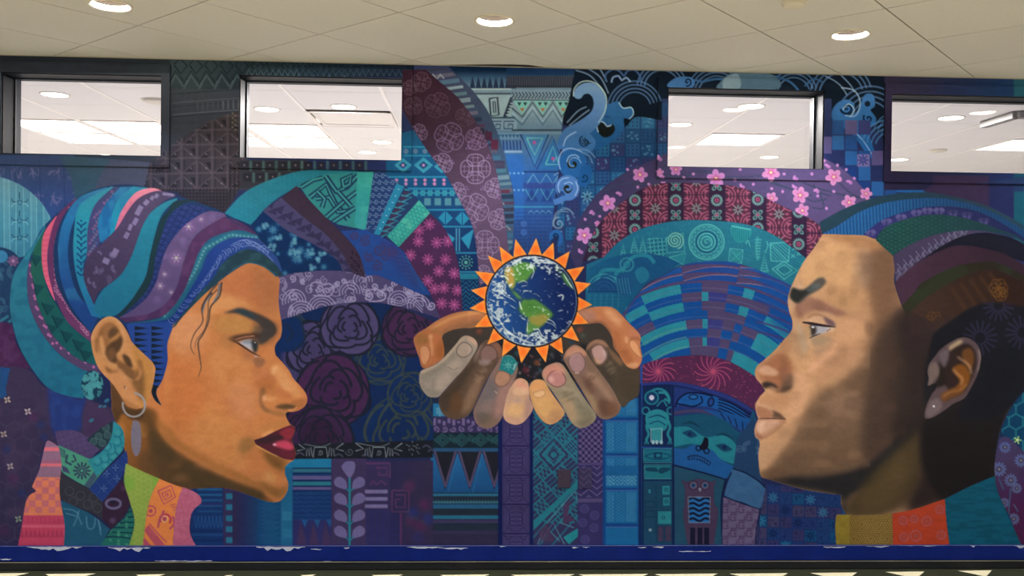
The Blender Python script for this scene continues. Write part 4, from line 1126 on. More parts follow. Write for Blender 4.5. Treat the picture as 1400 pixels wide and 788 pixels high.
for k in range(5):
    th0 = -46+k*19.2
    for r_ in (216, 227, 238, 205 if k in (0, 4) else 216):
        u = np.linspace(0, 1, 12); th = np.radians(th0+19.2*u)
        lo = r_+2*u; hi = r_+10*np.sin(u*PI*.5)*(1-.1*u)+1
        pts = np.vstack([np.c_[DX+lo*np.sin(th), DY-lo*np.cos(th)], np.c_[DX+hi*np.sin(th), DY-hi*np.cos(th)][::-1]])
        poly(pts, '#1f5cab' if k % 2 else '#2453a0', .95, 'dome'); stroke(np.c_[DX+hi*np.sin(th), DY-hi*np.cos(th)], 1.0, '#a8786c', .7, 'dome', raw=True)
for r_ in (127, 140, 154, 167, 180, 193, 206): ring(DX, DY, r_, 1.1, '#7d83a8', .45, 'dome', -150, -30)
for r_ in (128, 141, 154): ring(DX, DY, r_, 2.2, '#5fae9c', .6, 'dome', -134, -100)
for r_ in (135, 150, 166, 182): ring(DX, DY, r_, 2.0, '#5fae9c', .6, 'dome', -52, -22)
fill('1040,372 1085,392! 1100,470! 1060,450 1050,410', '#1f56a4', .55, 6, 'dome')
for k in range(5): stroke('%d,%d %d,%d %d,%d' % (1034, 398+k*14, 1060, 408+k*13, 1095, 428+k*11), 3, '#53407a', .7, 'dome')
fill('846,436! 880,394! 872,405 858,425 852,442', '#5a4280', .9)
# ---- dark red band with pinwheels
pin = part('pinwheel_band', None, 'dark red speckled band with two pinwheels')
fill('872,502! 900,492 950,486 990,492 1020,507 1045,525! 1040,566! 1030,560 1000,542 962,530 920,522 872,526!', '#4c2743', mask='pin', part=pin)
sparkle('pin', 260, '#a04468', .6, (.5, 1.1), 8); sparkle('pin', 60, '#c98a70', .6, (.4, .8), 9)
for x, y, r_ in ((900, 508, 24), (975, 508, 26)):
    circle(x, y, r_*.8, '#56244a', .7, 'pin', feather=3)
    for k in range(14):
        t = k*.4488; stroke([(x+u*r_*math.cos(t+u*.9), y+u*r_*math.sin(t+u*.9)) for u in np.linspace(.1, 1, 7)], 1.3, '#a44c64', .85, 'pin', raw=True)
    circle(x, y, 3, '#b04a64', .9, 'pin')
# ---- carved figures, lower right
tot = part('carved_figures', None, 'navy column of teal carved animal figures')
rect(876, 525, 920, 752, '#14305c', mask='tot', part=tot)
line(877, 500, 875, 752, 3, '#2c5cb0', .9)
TT = '#2f96a2'
ring(900, 547, 15, 3, TT, .9, 'tot', 200, 380); circle(891, 544, 9, '#1a4470', 1, 'tot'); ring(891, 544, 9, 2, TT, .9, 'tot'); circle(891, 544, 3.6, '#d8d8ea', 1, 'tot'); stroke('900,537 910,538 915,548 908,546', 3.5, TT, .95, 'tot')
stroke('898,556 906,548 912,556', 2, TT, .9, 'tot')
fill('884,566 900,560 914,568 912,584 906,590 892,590 884,582', TT, 1, clip='tot'); stroke('886,572 900,568 912,574', 1.6, '#14406a', .9, 'tot'); stroke('888,580 900,576 910,582', 1.4, '#14406a', .9, 'tot')
for s in (-1, 1):
    stroke([(900+s*12, 572), (900+s*16, 584), (900+s*13, 594), (900+s*17, 602)], 3.6, TT, .95, 'tot')
    for q in range(3): stroke([(900+s*16, 600), (900+s*(13+q*3), 608)], 1.4, TT, .9, 'tot', raw=True)
    ring(900+s*17, 562, 5, 2, TT, .9, 'tot')
rect(891, 586, 905, 605, '#3aa0a6', 1, 'tot'); stroke([(890, 605), (890, 587), (905, 586), (905, 605)], 1.3, '#a9d2d6', .9, 'tot', raw=True)
for x in (893, 898, 904): circle(x, 605, 2.2, '#b7dbe0', 1, 'tot', ry=3)
line(876, 612, 920, 613, 2, '#2b5aa4', 1, 'tot')
rect(880, 615, 918, 632, '#23788e', 1, 'tot'); stroke('882,624 892,620 906,620 917,624 906,628 892,628 882,624', 1.2, '#123c60', .9, 'tot'); rect(894, 619, 905, 627, '#143a60', 1, 'tot'); rect(897, 621, 903, 625, '#2a8a9a', 1, 'tot')
rect(881, 637, 917, 655, '#27808f', 1, 'tot'); fill('883,640 898,640 899,646! 900,646 902,640 916,640 916,643 904,648 900,646 884,644', '#154a66', 1, clip='tot')
for r in ((880, 614, 919, 633), (881, 636, 918, 655)): stroke([(r[0], r[1]), (r[2], r[1]), (r[2], r[3]), (r[0], r[3]), (r[0], r[1])], 1.2, '#57b3b4', .7, 'tot', raw=True)
rect(880, 658, 919, 752, '#24506e', 1, 'tot')
for r, c in (((905, 664, 916, 677), '#2f8f9c'), ((906, 680, 916, 692), '#2f8f9c'), ((899, 699, 918, 717), '#31949c'), ((886, 669, 890, 675), '#3590a0'), ((899, 720, 907, 741), '#453a5a'), ((909, 720, 918, 741), '#453a5a')):
    rect(*r, c, 1, 'tot'); stroke([(r[0], r[1]), (r[2], r[1]), (r[2], r[3]), (r[0], r[3]), (r[0], r[1])], 1, '#163a5a', .8, 'tot', raw=True)
for x, y in ((911, 670), (911, 686), (907, 708)): ring(x, y, 2.2, 1, '#163a5a', 1, 'tot')
for y in (690, 703): stroke([(882, y-4), (894, y-4), (894, y+4), (882, y+4), (882, y-4)], 1.2, '#163452', .9, 'tot', raw=True)
circle(889, 725, 2.2, '#9fb8bc', 1, 'tot'); line(897, 660, 897, 745, 1, '#163a5a', .8, 'tot')
# arch with bird
bird = part('bird_arch', None, 'blue arch with a black-lined raven head and feathers')
fill('918,527! 950,528 985,538 1015,555 1035,575! 1018,600! 995,580 960,570 918,570!', '#2a3f80', mask='bird', part=bird)
stroke('877,526 920,524 962,532 1000,545 1034,566', 4, '#33408c', .9); stroke('877,529 920,528 960,536 1000,550 1030,568', 1.2, '#1a1f4a', .9)
fill('923,557! 928,545 940,537 955,537 970,540 990,548 1015,562 1030,578! 1010,572 985,562 965,556 945,556 932,553', '#2160aa', 1, clip='bird', mask='raven')
stroke('923,557 928,546 940,538 958,538 975,542', 2.2, '#101c40', 1, 'bird'); stroke('924,552 936,554 948,556 960,550 958,542', 2, '#101c40', 1, 'bird')
circle(948, 543, 7, '#2a72b8', 1, 'bird', ry=3.6); ring(948, 543, 6, 1.5, '#101c40', 1, 'bird', ry=3.2); circle(972, 550, 5, '#15254e', 1, 'bird', ry=7, rot=.3); circle(972, 550, 2.8, '#2c4f98', 1, 'bird', ry=4.6, rot=.3)
for k in range(5): stroke([(982, 546+k*4), (1000, 552+k*4.5), (1026, 568+k*4)], 1.8, '#101c40', .95, 'bird')
# broad face
fac = part('carved_face', None, 'carved teal and blue face with heavy brow')
fill('919,570! 960,566 990,574 1015,592 1030,560! 1034,575! 1000,650! 992,655! 960,645 919,636!', '#1f5a78', mask='fac', part=fac)
stroke('918,566 955,562 990,572 1020,592', 4.5, '#4a3f70', .95); fill('960,560! 1000,566 1030,575! 1015,590! 990,575', '#2160a8', .9)
for k in range(4): line(985+k*10, 565+k*4, 992+k*8, 575+k*5, 1.6, '#131f44', .9)
fill('919,585! 940,584 958,595 970,598 990,595 1008,612 1004,635! 985,628 974,616 962,612 945,607 920,612!', '#2a8e9c', 1, clip='fac')
fill('919,612! 935,614 950,608 962,612! 974,616 985,628 1003,638! 993,655! 919,636!', '#2563a6', 1, clip='fac')
fill('932,592! 944,588 954,596! 944,599', '#1f4f70', 1, clip='fac'); circle(943, 594, 3, '#1a2f60', 1, 'fac'); fill('978,609! 990,607 1002,615! 990,618', '#1f4f70', 1, clip='fac'); circle(990.5, 612, 3, '#1a2f60', 1, 'fac')
stroke('932,580 945,578 958,585', 4, '#17425c', .95, 'fac', taper=(.2, 1, .3)); stroke('978,596 990,594 1003,601', 4, '#17425c', .95, 'fac', taper=(.2, 1, .3))
fill('963,598! 968,600 968,612 960,616 956,612 960,606', '#131a30', 1, clip='fac'); ring(955, 613, 3.6, 1.8, '#131a30', 1, 'fac'); ring(966, 617, 3.6, 1.8, '#131a30', 1, 'fac')
stroke('940,627 950,625 960,628 971,635', 5.4, '#152850', 1, 'fac'); stroke('941,627 950,625.5 960,628 970,634.5', 3.2, '#2e66a8', 1, 'fac')
for k in range(8): line(943+k*3.5, 624+k*k*.11, 942+k*3.5, 629+k*k*.13, 1, '#152850', 1, 'fac')
# owl
owl = part('owl_panel', None, 'carved owl with ringed eyes on blue-grey panel')
poly('921,638 991,655 986,690 988,752 921,752', '#2b5872', mask='owl', part=owl)
fill('931,656! 940,659 956,655 972,659 981,656! 976,666 977,690 982,700 976,745! 940,745! 934,705 936,690 936,668', '#4b3a58', 1, clip='owl')
for x in (948, 964): circle(x, 664, 6, '#6a5268', 1, 'owl'); ring(x, 664, 6, 1.2, '#2a2038', 1, 'owl'); circle(x, 664, 3.4, '#2f6a96', 1, 'owl'); circle(x, 664, 1.6, '#161a34', 1, 'owl')
fill('955,668 959,668 957,673', '#8a8a9a', 1, clip='owl')
rect(942, 680, 970, 715, '#2c7ac0', 1, 'owl')
for k in range(5): stroke([(941, 683+k*7), (948, 681+k*7), (956, 685+k*7), (964, 681+k*7), (971, 683+k*7)], 3.2, '#131c38', .95, 'owl')
stroke([(941, 680), (971, 680), (970, 715), (942, 715), (941, 680)], 1.6, '#a0b4c4', .6, 'owl', raw=True)
for x in (947, 957, 966): rect(x-3.4, 722, x+3.4, 745, '#1b2038', .9, 'owl')
stroke('921,636 955,645 992,656', 1.8, '#12204a', .9); stroke('992,655 986,690 988,745', 2, '#12204a', .9); line(920, 527, 921, 745, 2.4, '#132450', .95)
# light blue slab, purple keys, dark relief
rlf = part('dark_relief', None, 'dark blue relief patch beside the chin')
fill('1008,600! 1030,570! 1042,600 1040,650 1048,668! 1002,642!', '#2a4a72', mask='rlf', part=rlf)
swirlfield('rlf', 14, '#5a80a0', 1.6, (4, 8), 4, .6)
slab = part('blue_slab', None, 'plain grey-blue slab')
fill('1000,642! 1025,650 1048,670! 1040,696! 1015,688 990,678!', '#416f9c', mask='slab', part=slab); pattern(p_noise(.4, .8, N8), '#4d7ba6', 'slab', .4)
stroke('1003,641 1025,650 1048,670 1040,696 1015,688 989,678 1000,646', 2.2, '#16264e', .9)
kp = part('purple_key_patch', None, 'lilac and plum squared key patch')
poly('989,680 1015,690 1038,697 1034,752 987,752', '#6f5a8c', mask='kp', part=kp)
for i in range(5):
    for j in range(6):
        x, y = 988+i*11, 682+j*11
        stroke([(x+8, y), (x, y), (x, y+8), (x+7, y+8), (x+7, y+4), (x+4, y+4)] if (i+j) % 2 else [(x, y+8), (x+8, y+8), (x+8, y+2)], 2.4, '#50366a', .9, 'kp', raw=True)
stroke('1040,696 1035,720 1033,745', 2, '#16264e', .9)
# squares at the right of it
sq = part('dark_square_cloth', None, 'cloth of small dark blue and plum squares')
poly('1036,752 1040,700 1048,662 1155,675 1155,752', '#243c70', mask='sq', part=sq)
g = np.random.default_rng(21)
for i in range(8):
    for j in range(7):
        x, y = 1032+i*17, 655+j*16.5+i*1.0
        c = ['#2c3f78', '#3d3a70', '#1f5684', '#47406e', '#27457c'][int(g.random()*5)]
        rect(x+.8, y+.8, x+16.2, y+15.7, c, .95, 'sq')
        if (i+2*j) % 3 == 0: flower(x+8, y+8, 7.5, 8, '#3a8cae' if g.random() < .6 else '#1a2a58', None, .75, 'sq', pw=.25)
        else:
            for q in range(6): circle(x+3+10*g.random(), y+3+10*g.random(), 1.2, '#1c2a58', .6, 'sq')
# ---- bottom columns under the hands
c1 = part('triangle_column', None, 'column of stripes with tall blue triangles')
rect(588, 545, 684, 752, '#2a3550', mask='c1', part=c1)
rect(590, 552, 640, 570, '#2f86b4', 1, 'c1'); flower(603, 562, 8, 7, '#65a9c4', None, .8, 'c1')
rect(588, 570, 684, 592, '#3a2f66', 1, 'c1')
for k in range(14): rect(592+k*6.6, 572+(k % 3)*2, 596+k*6.6, 582-(k % 2)*3, '#8a6cae', .85, 'c1')
for k in range(8): spiral(596+k*12, 587, 4.5, 1.2, 2, '#8a6cae', .8, 'c1', k)
rect(588, 592, 684, 613, '#22323c', 1, 'c1')
for k in range(4):
    x, y = 605+k*26, 602
    for q in range(3): stroke([(x-11+q*3.5, y), (x, y-9+q*3), (x+11-q*3.5, y), (x, y+9-q*3), (x-11+q*3.5, y)], 1.3, '#3c7d80', .8, 'c1', raw=True)
    for q in range(4): line(x+13-4, y-8+q*2, x+13+4, y-4+q*3, 1, '#3c7d80', .7, 'c1')
rect(588, 613, 684, 618, '#2f5f8a', 1, 'c1'); rect(588, 618, 684, 675, '#262832', 1, 'c1')
for k in range(4):
    x = 592+k*33.5
    poly([(x-18, 674), (x, 618), (x+18, 674)], ('#2b74b0', '#235a92', (x, 625), (x, 674)), 1, 'c1'); line(x, 622, x-13, 674, 1.6, '#3a86b8', .5, 'c1')
    for s in (-1, 1): line(x+s*2, 616, x+s*17, 666, 3.2, '#5a4878', .95, 'c1')
for y, h, c in ((675, 4, '#3580a0'), (679, 9, '#2c3a4a'), (686, 3, '#3a6078'), (690, 6, '#2f6f98'), (696, 9, '#2e3846'), (705, 5, '#2f7f9e'), (711, 5, '#44396a'), (716, 10, '#2e3a4c'), (726, 5, '#3c3560'), (731, 20, '#353052')):
    rect(588, y, 684, y+h, c, .95, 'c1')
for k in range(24): poly([(590+k*4, 688), (592+k*4, 684), (594+k*4, 688)], '#4aa0ae', .7, 'c1')
c2 = part('lattice_column', None, 'purple column with fine oval lattice')
rect(681, 555, 729, 752, '#16285e', part=c2); rect(687, 560, 724, 752, '#4c3f80', part=c2, mask='c2')
for y0 in (570, 610, 650, 690, 730):
    line(687, y0, 724, y0, 2, '#241f58', 1, 'c2')
    for q in (0, 1): stroke([(689+q*3, y0+4+q*3), (722-q*3, y0+4+q*3), (722-q*3, y0+36-q*3), (689+q*3, y0+36-q*3), (689+q*3, y0+4+q*3)], 1, '#2a2460', .8, 'c2', raw=True)
    for q in range(5): ring(705.5, y0+8+q*6, 9, 1, '#2a2460', .85, 'c2', ry=4.2)
    for s in (-1, 1): ring(705.5+s*18, y0+20, 9, 1, '#2a2460', .8, 'c2', ry=18)
c3 = part('diagonal_maze_column', None, 'teal and plum column of diagonal maze lines')
rect(729, 545, 791, 752, '#3b3866', mask='c3', part=c3)
TC = '#2f8798'
for k in range(-6, 14):
    b_ = 560+k*20
    line(725, b_+40, 795, b_-40, 2.2, TC, .8, 'c3') if k in (2, 3, 7, 8, 9) else None
for (x, y, s_) in ((757, 622, 15), (757, 622, 9), (757, 622, 4)): stroke([(x-s_, y), (x, y-s_), (x+s_, y), (x, y+s_), (x-s_, y)], 2.4, TC, .95, 'c3', raw=True)
for k in range(5): stroke([(729, 640-k*5.5), (762, 600-k*5.5), (791, 632-k*5.5)], 2.0, TC, .9, 'c3', raw=True)
_cb = p_checker(17, 757, 622, .86)
pattern(p_grid(17, 2.2, 757, 622, .86), TC, 'c3', .85, (729, 560, 791, 716))
pattern(lambda X, Y: _cb(X, Y)*p_checker(5.7, 757, 622, .86, 3.2)(X, Y), TC, 'c3', .8, (729, 560, 791, 716))
pattern(lambda X, Y: (1-_cb(X, Y))*p_stripes(5.7, 1.6, .86, 757, 622)(X, Y), TC, 'c3', .75, (729, 560, 791, 716))
for s_ in (19, 13, 7): stroke([(757-s_, 622), (757, 622-s_*1.1), (757+s_, 622), (757, 622+s_*1.1), (757-s_, 622)], 3, '#3b3866' if s_ != 13 else TC, .95, 'c3', raw=True)
poly('729,715 791,655 791,664 729,726', '#2c8f9c', .95, 'c3'); poly('770,735 791,722 791,733 778,745', '#2aa0a4', .95, 'c3')
for s_ in ('735,745 745,720 765,740', '748,716 770,690 776,705 765,715 785,722', '768,692 786,672 791,690', '740,740 756,715 772,745'): stroke([q[:2] for q in P(s_)], 1.5, '#68a8b4', .8, 'c3', raw=True)
poly('770,692 780,684 776,704 788,712 770,716', '#54345c', .9, 'c3'); poly('735,728 748,716 758,740 740,740', '#54345c', .7, 'c3')
c4 = part('purple_check_column', None, 'purple column of checks, chevrons and dotted rosettes')
rect(790, 570, 825, 752, '#3a3274', mask='c4', part=c4)
rect(791, 575, 824, 633, '#6a5298', 1, 'c4'); pattern(p_checker(4.2, 791, 575), '#332a62', 'c4', .95, (791, 575, 824, 633))
rect(790, 634, 825, 636, '#5a4a92', 1, 'c4')
pattern(p_zig(22, 9, 9, 1.8, 0, 794, 642), '#7a62a4', 'c4', .85, (790, 638, 825, 681)); rect(790, 682, 825, 687, '#5c4a8c', 1, 'c4')
for x, y in ((799, 696), (813, 705), (797, 715), (812, 722), (800, 738)): ring(x, y, 5.5, 1.2, '#5e58a2', .8, 'c4'); flower(x, y, 5, 7, '#524a94', None, .7, 'c4', pw=.25)
c5 = part('blue_lace_column', None, 'bright blue column of panels with pale lace patterns')
rect(824, 545, 877, 752, '#1d4f94', mask='c5', part=c5)
for y0, y1 in ((545, 571), (576, 620), (624, 667), (671, 716), (721, 752)):
    rect(828, y0, 872, y1, '#2272ac', 1, 'c5')
    if y0 < 720:
        pattern(p_zig(6, 5, 3.6, 1.2, PI/2, 862, y0), '#62b4d0', 'c5', .75, (856, y0+3, 870, y1-2))
        pattern(p_zig(8, 4, 4.4, 1.1, 0, 842, y0), '#52a4c8', 'c5', .65, (842, y0+3, 855, y1-2))
        pattern(p_zig(5, 5, 5.2, 1.6, PI/2, 834, y0), '#62b4d0', 'c5', .75, (830, y0+3, 840, y1-2))
    line(828, y0, 872, y0, 1.4, '#5276b8', .8, 'c5')
rect(829, 637, 871, 651, '#2068a4', .8, 'c5'); pattern(p_zig(10, 6, 5, 1.3, 0, 829, 652), '#7cc2d8', 'c5', .8, (829, 651, 871, 664))
line(875, 525, 875, 752, 3.4, '#16305f', 1)
# ---- lower left of the middle: striped block, plant, dark plum cloth
low = part('dark_textile_ground', None, 'dark blue and plum textile ground')
rect(255, 630, 592, 752, ('#27386e', '#3a2c58', (420, 680), (590, 700)), mask='low', part=low)
sparkle('low', 0, '#000000')
tp = part('woven_strips', None, 'woven navy strips with small teal squares below the chin')
poly('262,662 400,640 400,752 262,752', ('#22407a', '#215a88', (300, 700), (390, 700)), mask='tp', part=tp)
for k in range(5): rect(270, 668+k*7.5, 304, 671+k*7.5, '#2f75a8', .8-.1*k, 'tp')
for k in range(8): stroke([(266+k*5, 706), (268+k*5, 722), (271+k*5, 706)], 1.6, '#2f68a8', .6, 'tp')
for y, c in ((688, '#3a3a78'), (725, '#1c3468'), (730, '#2b5c98'), (738, '#1c3468')): rect(262, y, 305, y+3, c, .7, 'tp')
rect(305, 664, 318, 752, '#3f3266', .9, 'tp')
for y in (675, 690, 705, 720, 735): rect(309, y, 318, y+8, '#2f8aa6', .9, 'tp')
rect(318, 662, 352, 752, ('#3a2a5a', '#274a78', (318, 700), (352, 700)), .9, 'tp')
for k in range(40): line(355+(k % 3)*3, 678+k*1.8, 383-(k % 4)*3, 678+k*1.8, .9, '#2f7ca4', .5, 'tp')
rect(384, 632, 401, 752, '#28739e', 1, None, tp); rect(386, 700, 399, 712, '#3a8fb4', .7); rect(386, 724, 399, 736, '#3a8fb4', .5)
sb = part('striped_block', None, 'block of teal and lilac stripes over dark waves')
poly('392,632 454,626 454,752 400,752 400,640', '#254a84', mask='sb', part=sb)
rect(388, 627, 454, 640, '#2688b4', 1)
for y, h, c in ((641, 5, '#3a7f92'), (651, 5, '#6a5ca0'), (659, 5, '#348a98'), (666, 4, '#6a5ca0')): rect(400, y, 453, y+h, c, .95, 'sb')
for y in (640, 647, 657, 664.5, 671): rect(400, y, 453, y+1.4, '#1c2c58', .9, 'sb')
for k in range(6): stroke([(400+q*6, 677+k*6+(q % 2)*1.5) for q in range(10)], 1.8, '#1d3a74', .9, 'sb')
rect(400, 711, 454, 752, '#3a3474', .8, 'sb')
for k in range(3): poly([(405+k*17, 746), (411+k*17, 714), (420+k*17, 746)], '#4a3068', 1, 'sb'); poly([(412+k*17, 711), (421+k*17, 711), (417+k*17, 722)], '#2a68a0', .9, 'sb')
pl = part('plant_panel', None, 'plum panel with a teal stem of rounded lilac leaves')
rect(453, 626, 501, 752, '#43326a', part=pl)
line(478, 645, 478, 752, 3.0, '#2c8ea0')
fill('478,655! 470,645 467,638 472,632 478,631 484,632 486,638 483,648', '#7767ae', part=part('leaf', pl, None))
for y in (660, 682, 705, 727):
    for s in (-1, 1):
        fill('%f,%f! %f,%f %f,%f %f,%f %f,%f %f,%f' % (478+s*3, y+10, 478+s*8, y+9, 478+s*19, y+5, 478+s*21, y-3, 478+s*14, y-8, 478+s*5, y-2), '#7767ae', part=part('leaf', pl, None))
        line(478, y+13, 478+s*5, y+8, 2, '#2c8ea0')
rect(501, 630, 533, 752, '#3b3168'); 
for y in (670, 680, 690): rect(499, y, 530, y+5, '#8574b8')
pattern(p_stripes(4.4, 1.8), '#2c3a80', 'low', .8, (502, 697, 530, 752))
pattern(p_stripes(4, 1.6, PI/2), '#2c3a80', 'low', .7, (531, 700, 547, 752))
for s_ in ('500,634 533,634 533,654', '514,640 529,640 529,650 518,650 518,645', '506,664 510,658 515,663 521,658 528,663', '536,671 559,671 559,700 536,700 536,671', '541,677 554,677 554,694 541,694 541,683 548,683', '548,702 548,746'):
    stroke([q[:2] for q in P(s_)], 3, '#653a66', .8, 'low', raw=True)
for x, y, c in ((560, 665, '#6a3352'), (562, 712, '#6a3352'), (580, 690, '#6a3352'), (575, 720, '#6a3352'), (565, 702, '#2f4a92'), (585, 710, '#2f4a92'), (572, 735, '#333a80')): circle(x, y, 8, c, .55, 'low', feather=3)
# ---- black frieze with white signs
fr = part('white_sign_frieze', None, 'black frieze of white angular signs')
poly('396,606 592,600 592,626 396,628', '#22262e', mask='fr', part=fr)
for x in (438, 518):
    stroke([(x-10, 626), (x-8, 612), (x+8, 612), (x+10, 626)], 1.3, '#9aa4a8', .8, 'fr', raw=True)
    for s in (-1, 1):
        for k in range(3): line(x+s*(13+k*2.6), 612+k, x+s*(11+k*4), 624, 1.1, '#9aa4a8', .8, 'fr')
        stroke([(x+s*32, 606), (x+s*21, 614), (x+s*32, 617)], 1.4, '#aab2b6', .8, 'fr', raw=True)
    spiral(x, 619, 4, 1.4, 1.1, '#9aa4a8', .7, 'fr')
    stroke('%d,606 %d,611 %d,606' % (x-30, x, x+15), 1.2, '#8c969c', .7, 'fr')
spiral(478, 618, 6, 1.5, 1.2, '#7a8488', .6, 'fr')
for k in range(14): circle(566+6*math.cos(k*.9)*((k % 3)+1)*.6, 613+6*math.sin(k*.9)*((k % 3)+1)*.5, 1, '#8a9498', .8, 'fr')
for x, y in ((463, 624), (500, 624), (540, 622), (583, 612), (590, 618), (410, 622)): stroke([(x-5, y), (x, y-3), (x+6, y+1)], 2, '#5c5a78', .8, 'fr')
# ---- lilac cloud-swirl band and stained-glass roses
ros = part('rose_field', None, 'dark leaded roses in purple, maroon and navy')
fill('372,440! 396,430! 450,418 500,414 545,420 592,440! 592,602! 396,608! 372,560!', '#17325f', mask='ros', part=ros)
LD = '#252838'
def rose(x, y, r, c1_, c2_, ld=LD):
    circle(x, y, r, c1_, 1, 'ros'); circle(x-r*.1, y-r*.05, r*.6, c2_, .8, 'ros', feather=3)
    for j_, (rr, n) in enumerate(((1.0, 4), (.78, 4), (.58, 3), (.4, 3), (.24, 2))):
        for k in range(n):
            t = k*2*PI/n+j_*.9+r*.07; ox, oy = x+math.cos(t)*r*rr*.42, y+math.sin(t)*r*rr*.42
            u = np.linspace(t-1.45, t+1.25, 14); q = r*rr*.62*(1+.08*np.sin(3*u))
            stroke(np.c_[ox+q*np.cos(u), oy+q*np.sin(u)], max(1.8, r*.075), ld, .95, 'ros', raw=True)
    ring(x, y, r, 2.4, ld, .9, 'ros')
fill('480,455 592,440! 592,602! 490,605 505,540', '#163263', .9, 4, 'ros')
for x, y, r in ((520, 492, 34), (548, 590, 48), (560, 540, 30), (395, 450, 24)): rose(x, y, r, '#1a3566', '#17325f', '#3c4848')
fill('385,480 420,470 460,470 470,500 440,560 400,570 392,540', '#4a3f78', .9, 3, 'ros')
rose(430, 478, 38, '#50437e', '#473a70'); rose(478, 447, 40, '#52457f', '#4a3d78'); rose(560, 450, 38, '#43294a', '#4a2c4c')
rose(455, 535, 50, '#47294c', '#40264a'); rose(420, 590, 36, '#3d2748', '#36223e'); rose(440, 600, 42, '#40284c', '#332238')
fill('380,430! 396,432 412,440 416,470 400,480 376,482!', '#163567', .95, 1, 'ros'); stroke('388,442 400,455 392,468', 2.2, '#2a3646', .9, 'ros'); stroke('412,440 416,465 402,480', 2.6, '#2a3646', .9, 'ros')
cl = part('cloud_swirl_band', None, 'lilac band of pale cloud swirls')
fill('380,378! 400,374 440,370 480,371 515,376 548,390 575,402 600,420 612,430! 612,440! 590,432! 545,419 500,413 450,418 396,434 378,440!', ('#5a4a84', '#4a3d74', (420, 400), (580, 410)), mask='cl', part=cl)
CLC = '#b5a3d4'
for x, y, rr in ((402, 412, (4, 8, 12, 16)), (440, 424, (8, 12, 16, 20)), (478, 400, (6, 10, 14)), (412, 430, (6, 10, 14, 18)), (545, 412, (6, 10, 14)), (496, 384, (5, 9, 13)), (572, 418, (7, 11, 15))): arcs(x, y, rr, 1.5, CLC, .8, 'cl', 160, 370)
for x, y, r, f_ in ((437, 394, 6, 1), (447, 398, 5, -1), (400, 381, 5, 1), (414, 385, 4, -1), (505, 405, 6, 1), (520, 402, 5, -1), (512, 392, 5, 1), (540, 388, 5, -1), (533, 396, 4, 1), (402, 405, 8, 1), (470, 385, 4, 1), (483, 410, 5, -1), (560, 400, 5, 1), (572, 400, 4, -1), (590, 418, 6, 1), (556, 388, 4, 1), (462, 388, 4, -1), (603, 428, 4, 1)):
    spiral(x, y, r, 1.5, 1.7, CLC, .9, 'cl', r, .6, f_)
swirlfield('cl', 46, CLC, 1.3, (4, 9), 17, .7, (384, 374, 606, 430), 1.5)
stroke('425,400 426,388 436,386 442,390 450,388 456,394 452,404 440,405 428,404', 1.8, CLC, .85, 'cl'); stroke('500,410 502,398 508,396 516,396 524,400 527,408 516,412 504,412', 1.8, CLC, .85, 'cl')
for k in range(3): stroke('%d,%d %d,%d %d,%d %d,%d' % (534, 408+k*4, 548, 412+k*3.4, 562, 406+k*4, 578, 420+k*4), 1.4, CLC, .8, 'cl'); stroke('%d,%d %d,%d' % (553+k*4, 388, 556+k*4, 402), 1.3, CLC, .7, 'cl'); stroke('%d,%d %d,%d' % (420+k*4, 376, 414+k*4, 384), 1.3, CLC, .7, 'cl')
# ---- bands between the fan and the swirls
nav = part('blossom_night_patch', None, 'navy patch with clusters of pale blue blossoms')
fill('343,307! 360,290! 392,315 430,335 460,355 469,371! 440,370 400,374 384,378! 370,345 352,322!', '#17345f', mask='nav', part=nav)
g = np.random.default_rng(8)
for k in range(26):
    x, y = 352+g.random()*115, 300+g.random()*75
    r = 2.5+g.random()*4; circle(x, y, r*1.3, '#235a86', .6, 'nav', feather=2); flower(x, y, r, 7, '#4f95b4', '#b9c2a0', .65, 'nav', pw=.35, cr=.15)
for x, y in ((362, 308), (380, 325), (372, 338), (402, 330), (408, 348), (425, 345), (432, 355), (440, 348), (428, 366), (400, 345)):
    for q in range(5): flower(x+g.random()*8-4, y+g.random()*8-4, 3.4, 6, '#5fa8c0', '#cfd0a0', .7, 'nav', pw=.35, cr=.2)
br = part('brown_band', None, 'dark plum band of triangles')
fill('359,288! 385,270! 415,297 447,322 470,350 483,373! 468,371! 460,355 430,335 392,315', '#4b4572', mask='br', part=br)
for k in range(9):
    t = k/8; x = np.interp(t, [0, .5, 1], [368, 420, 472]); y = np.interp(t, [0, .5, 1], [282, 314, 362])
    poly([(x-7, y-4), (x+8, y-9), (x+4, y+4)], '#352f58', .9, 'br'); poly([(x-3, y+8), (x+9, y+2), (x+10, y+12)], '#352f58', .9, 'br')
bb_ = part('brown_bark_band', None, 'dark brown bark-like band')
fill('385,271! 405,254! 426,277 446,298 466,318 490,346 500,380! 483,374! 470,350 447,322 415,297', '#453646', mask='bb', part=bb_)
pattern(p_stripes(3.0, 1.0, .75), '#34283a', 'bb', .6)
sparkle('bb', 60, '#2a2030', .8, (.8, 1.6), 4, (478, 335, 502, 380))
bs_ = part('blue_swirl_patch', None, 'blue and purple patch of curling waves')
fill('466,316! 500,314! 512,321 525,326 547,340 567,365 590,404! 575,402 548,390 515,376! 500,378! 490,346', '#2a4f96', mask='bs', part=bs_)
for x, y, r, f_ in ((500, 330, 8, 1), (518, 342, 9, -1), (505, 352, 7, 1), (528, 350, 8, 1), (515, 364, 8, -1), (538, 345, 7, 1), (485, 322, 6, 1)): spiral(x, y, r, 1.6, 2.4, '#45386e', .95, 'bs', r, .6, f_)
for k in range(6): stroke('%d,%d %d,%d %d,%d' % (540+k*3, 350+k*6, 555+k*2, 352+k*6, 570+k*2, 362+k*7), 1.5, '#2f7098', .8, 'bs')
fill('520,332 545,338 575,390 560,385', '#3f3470', .5, 5, 'bs')
mf = part('maroon_flower_field', None, 'maroon field of pink daisies')
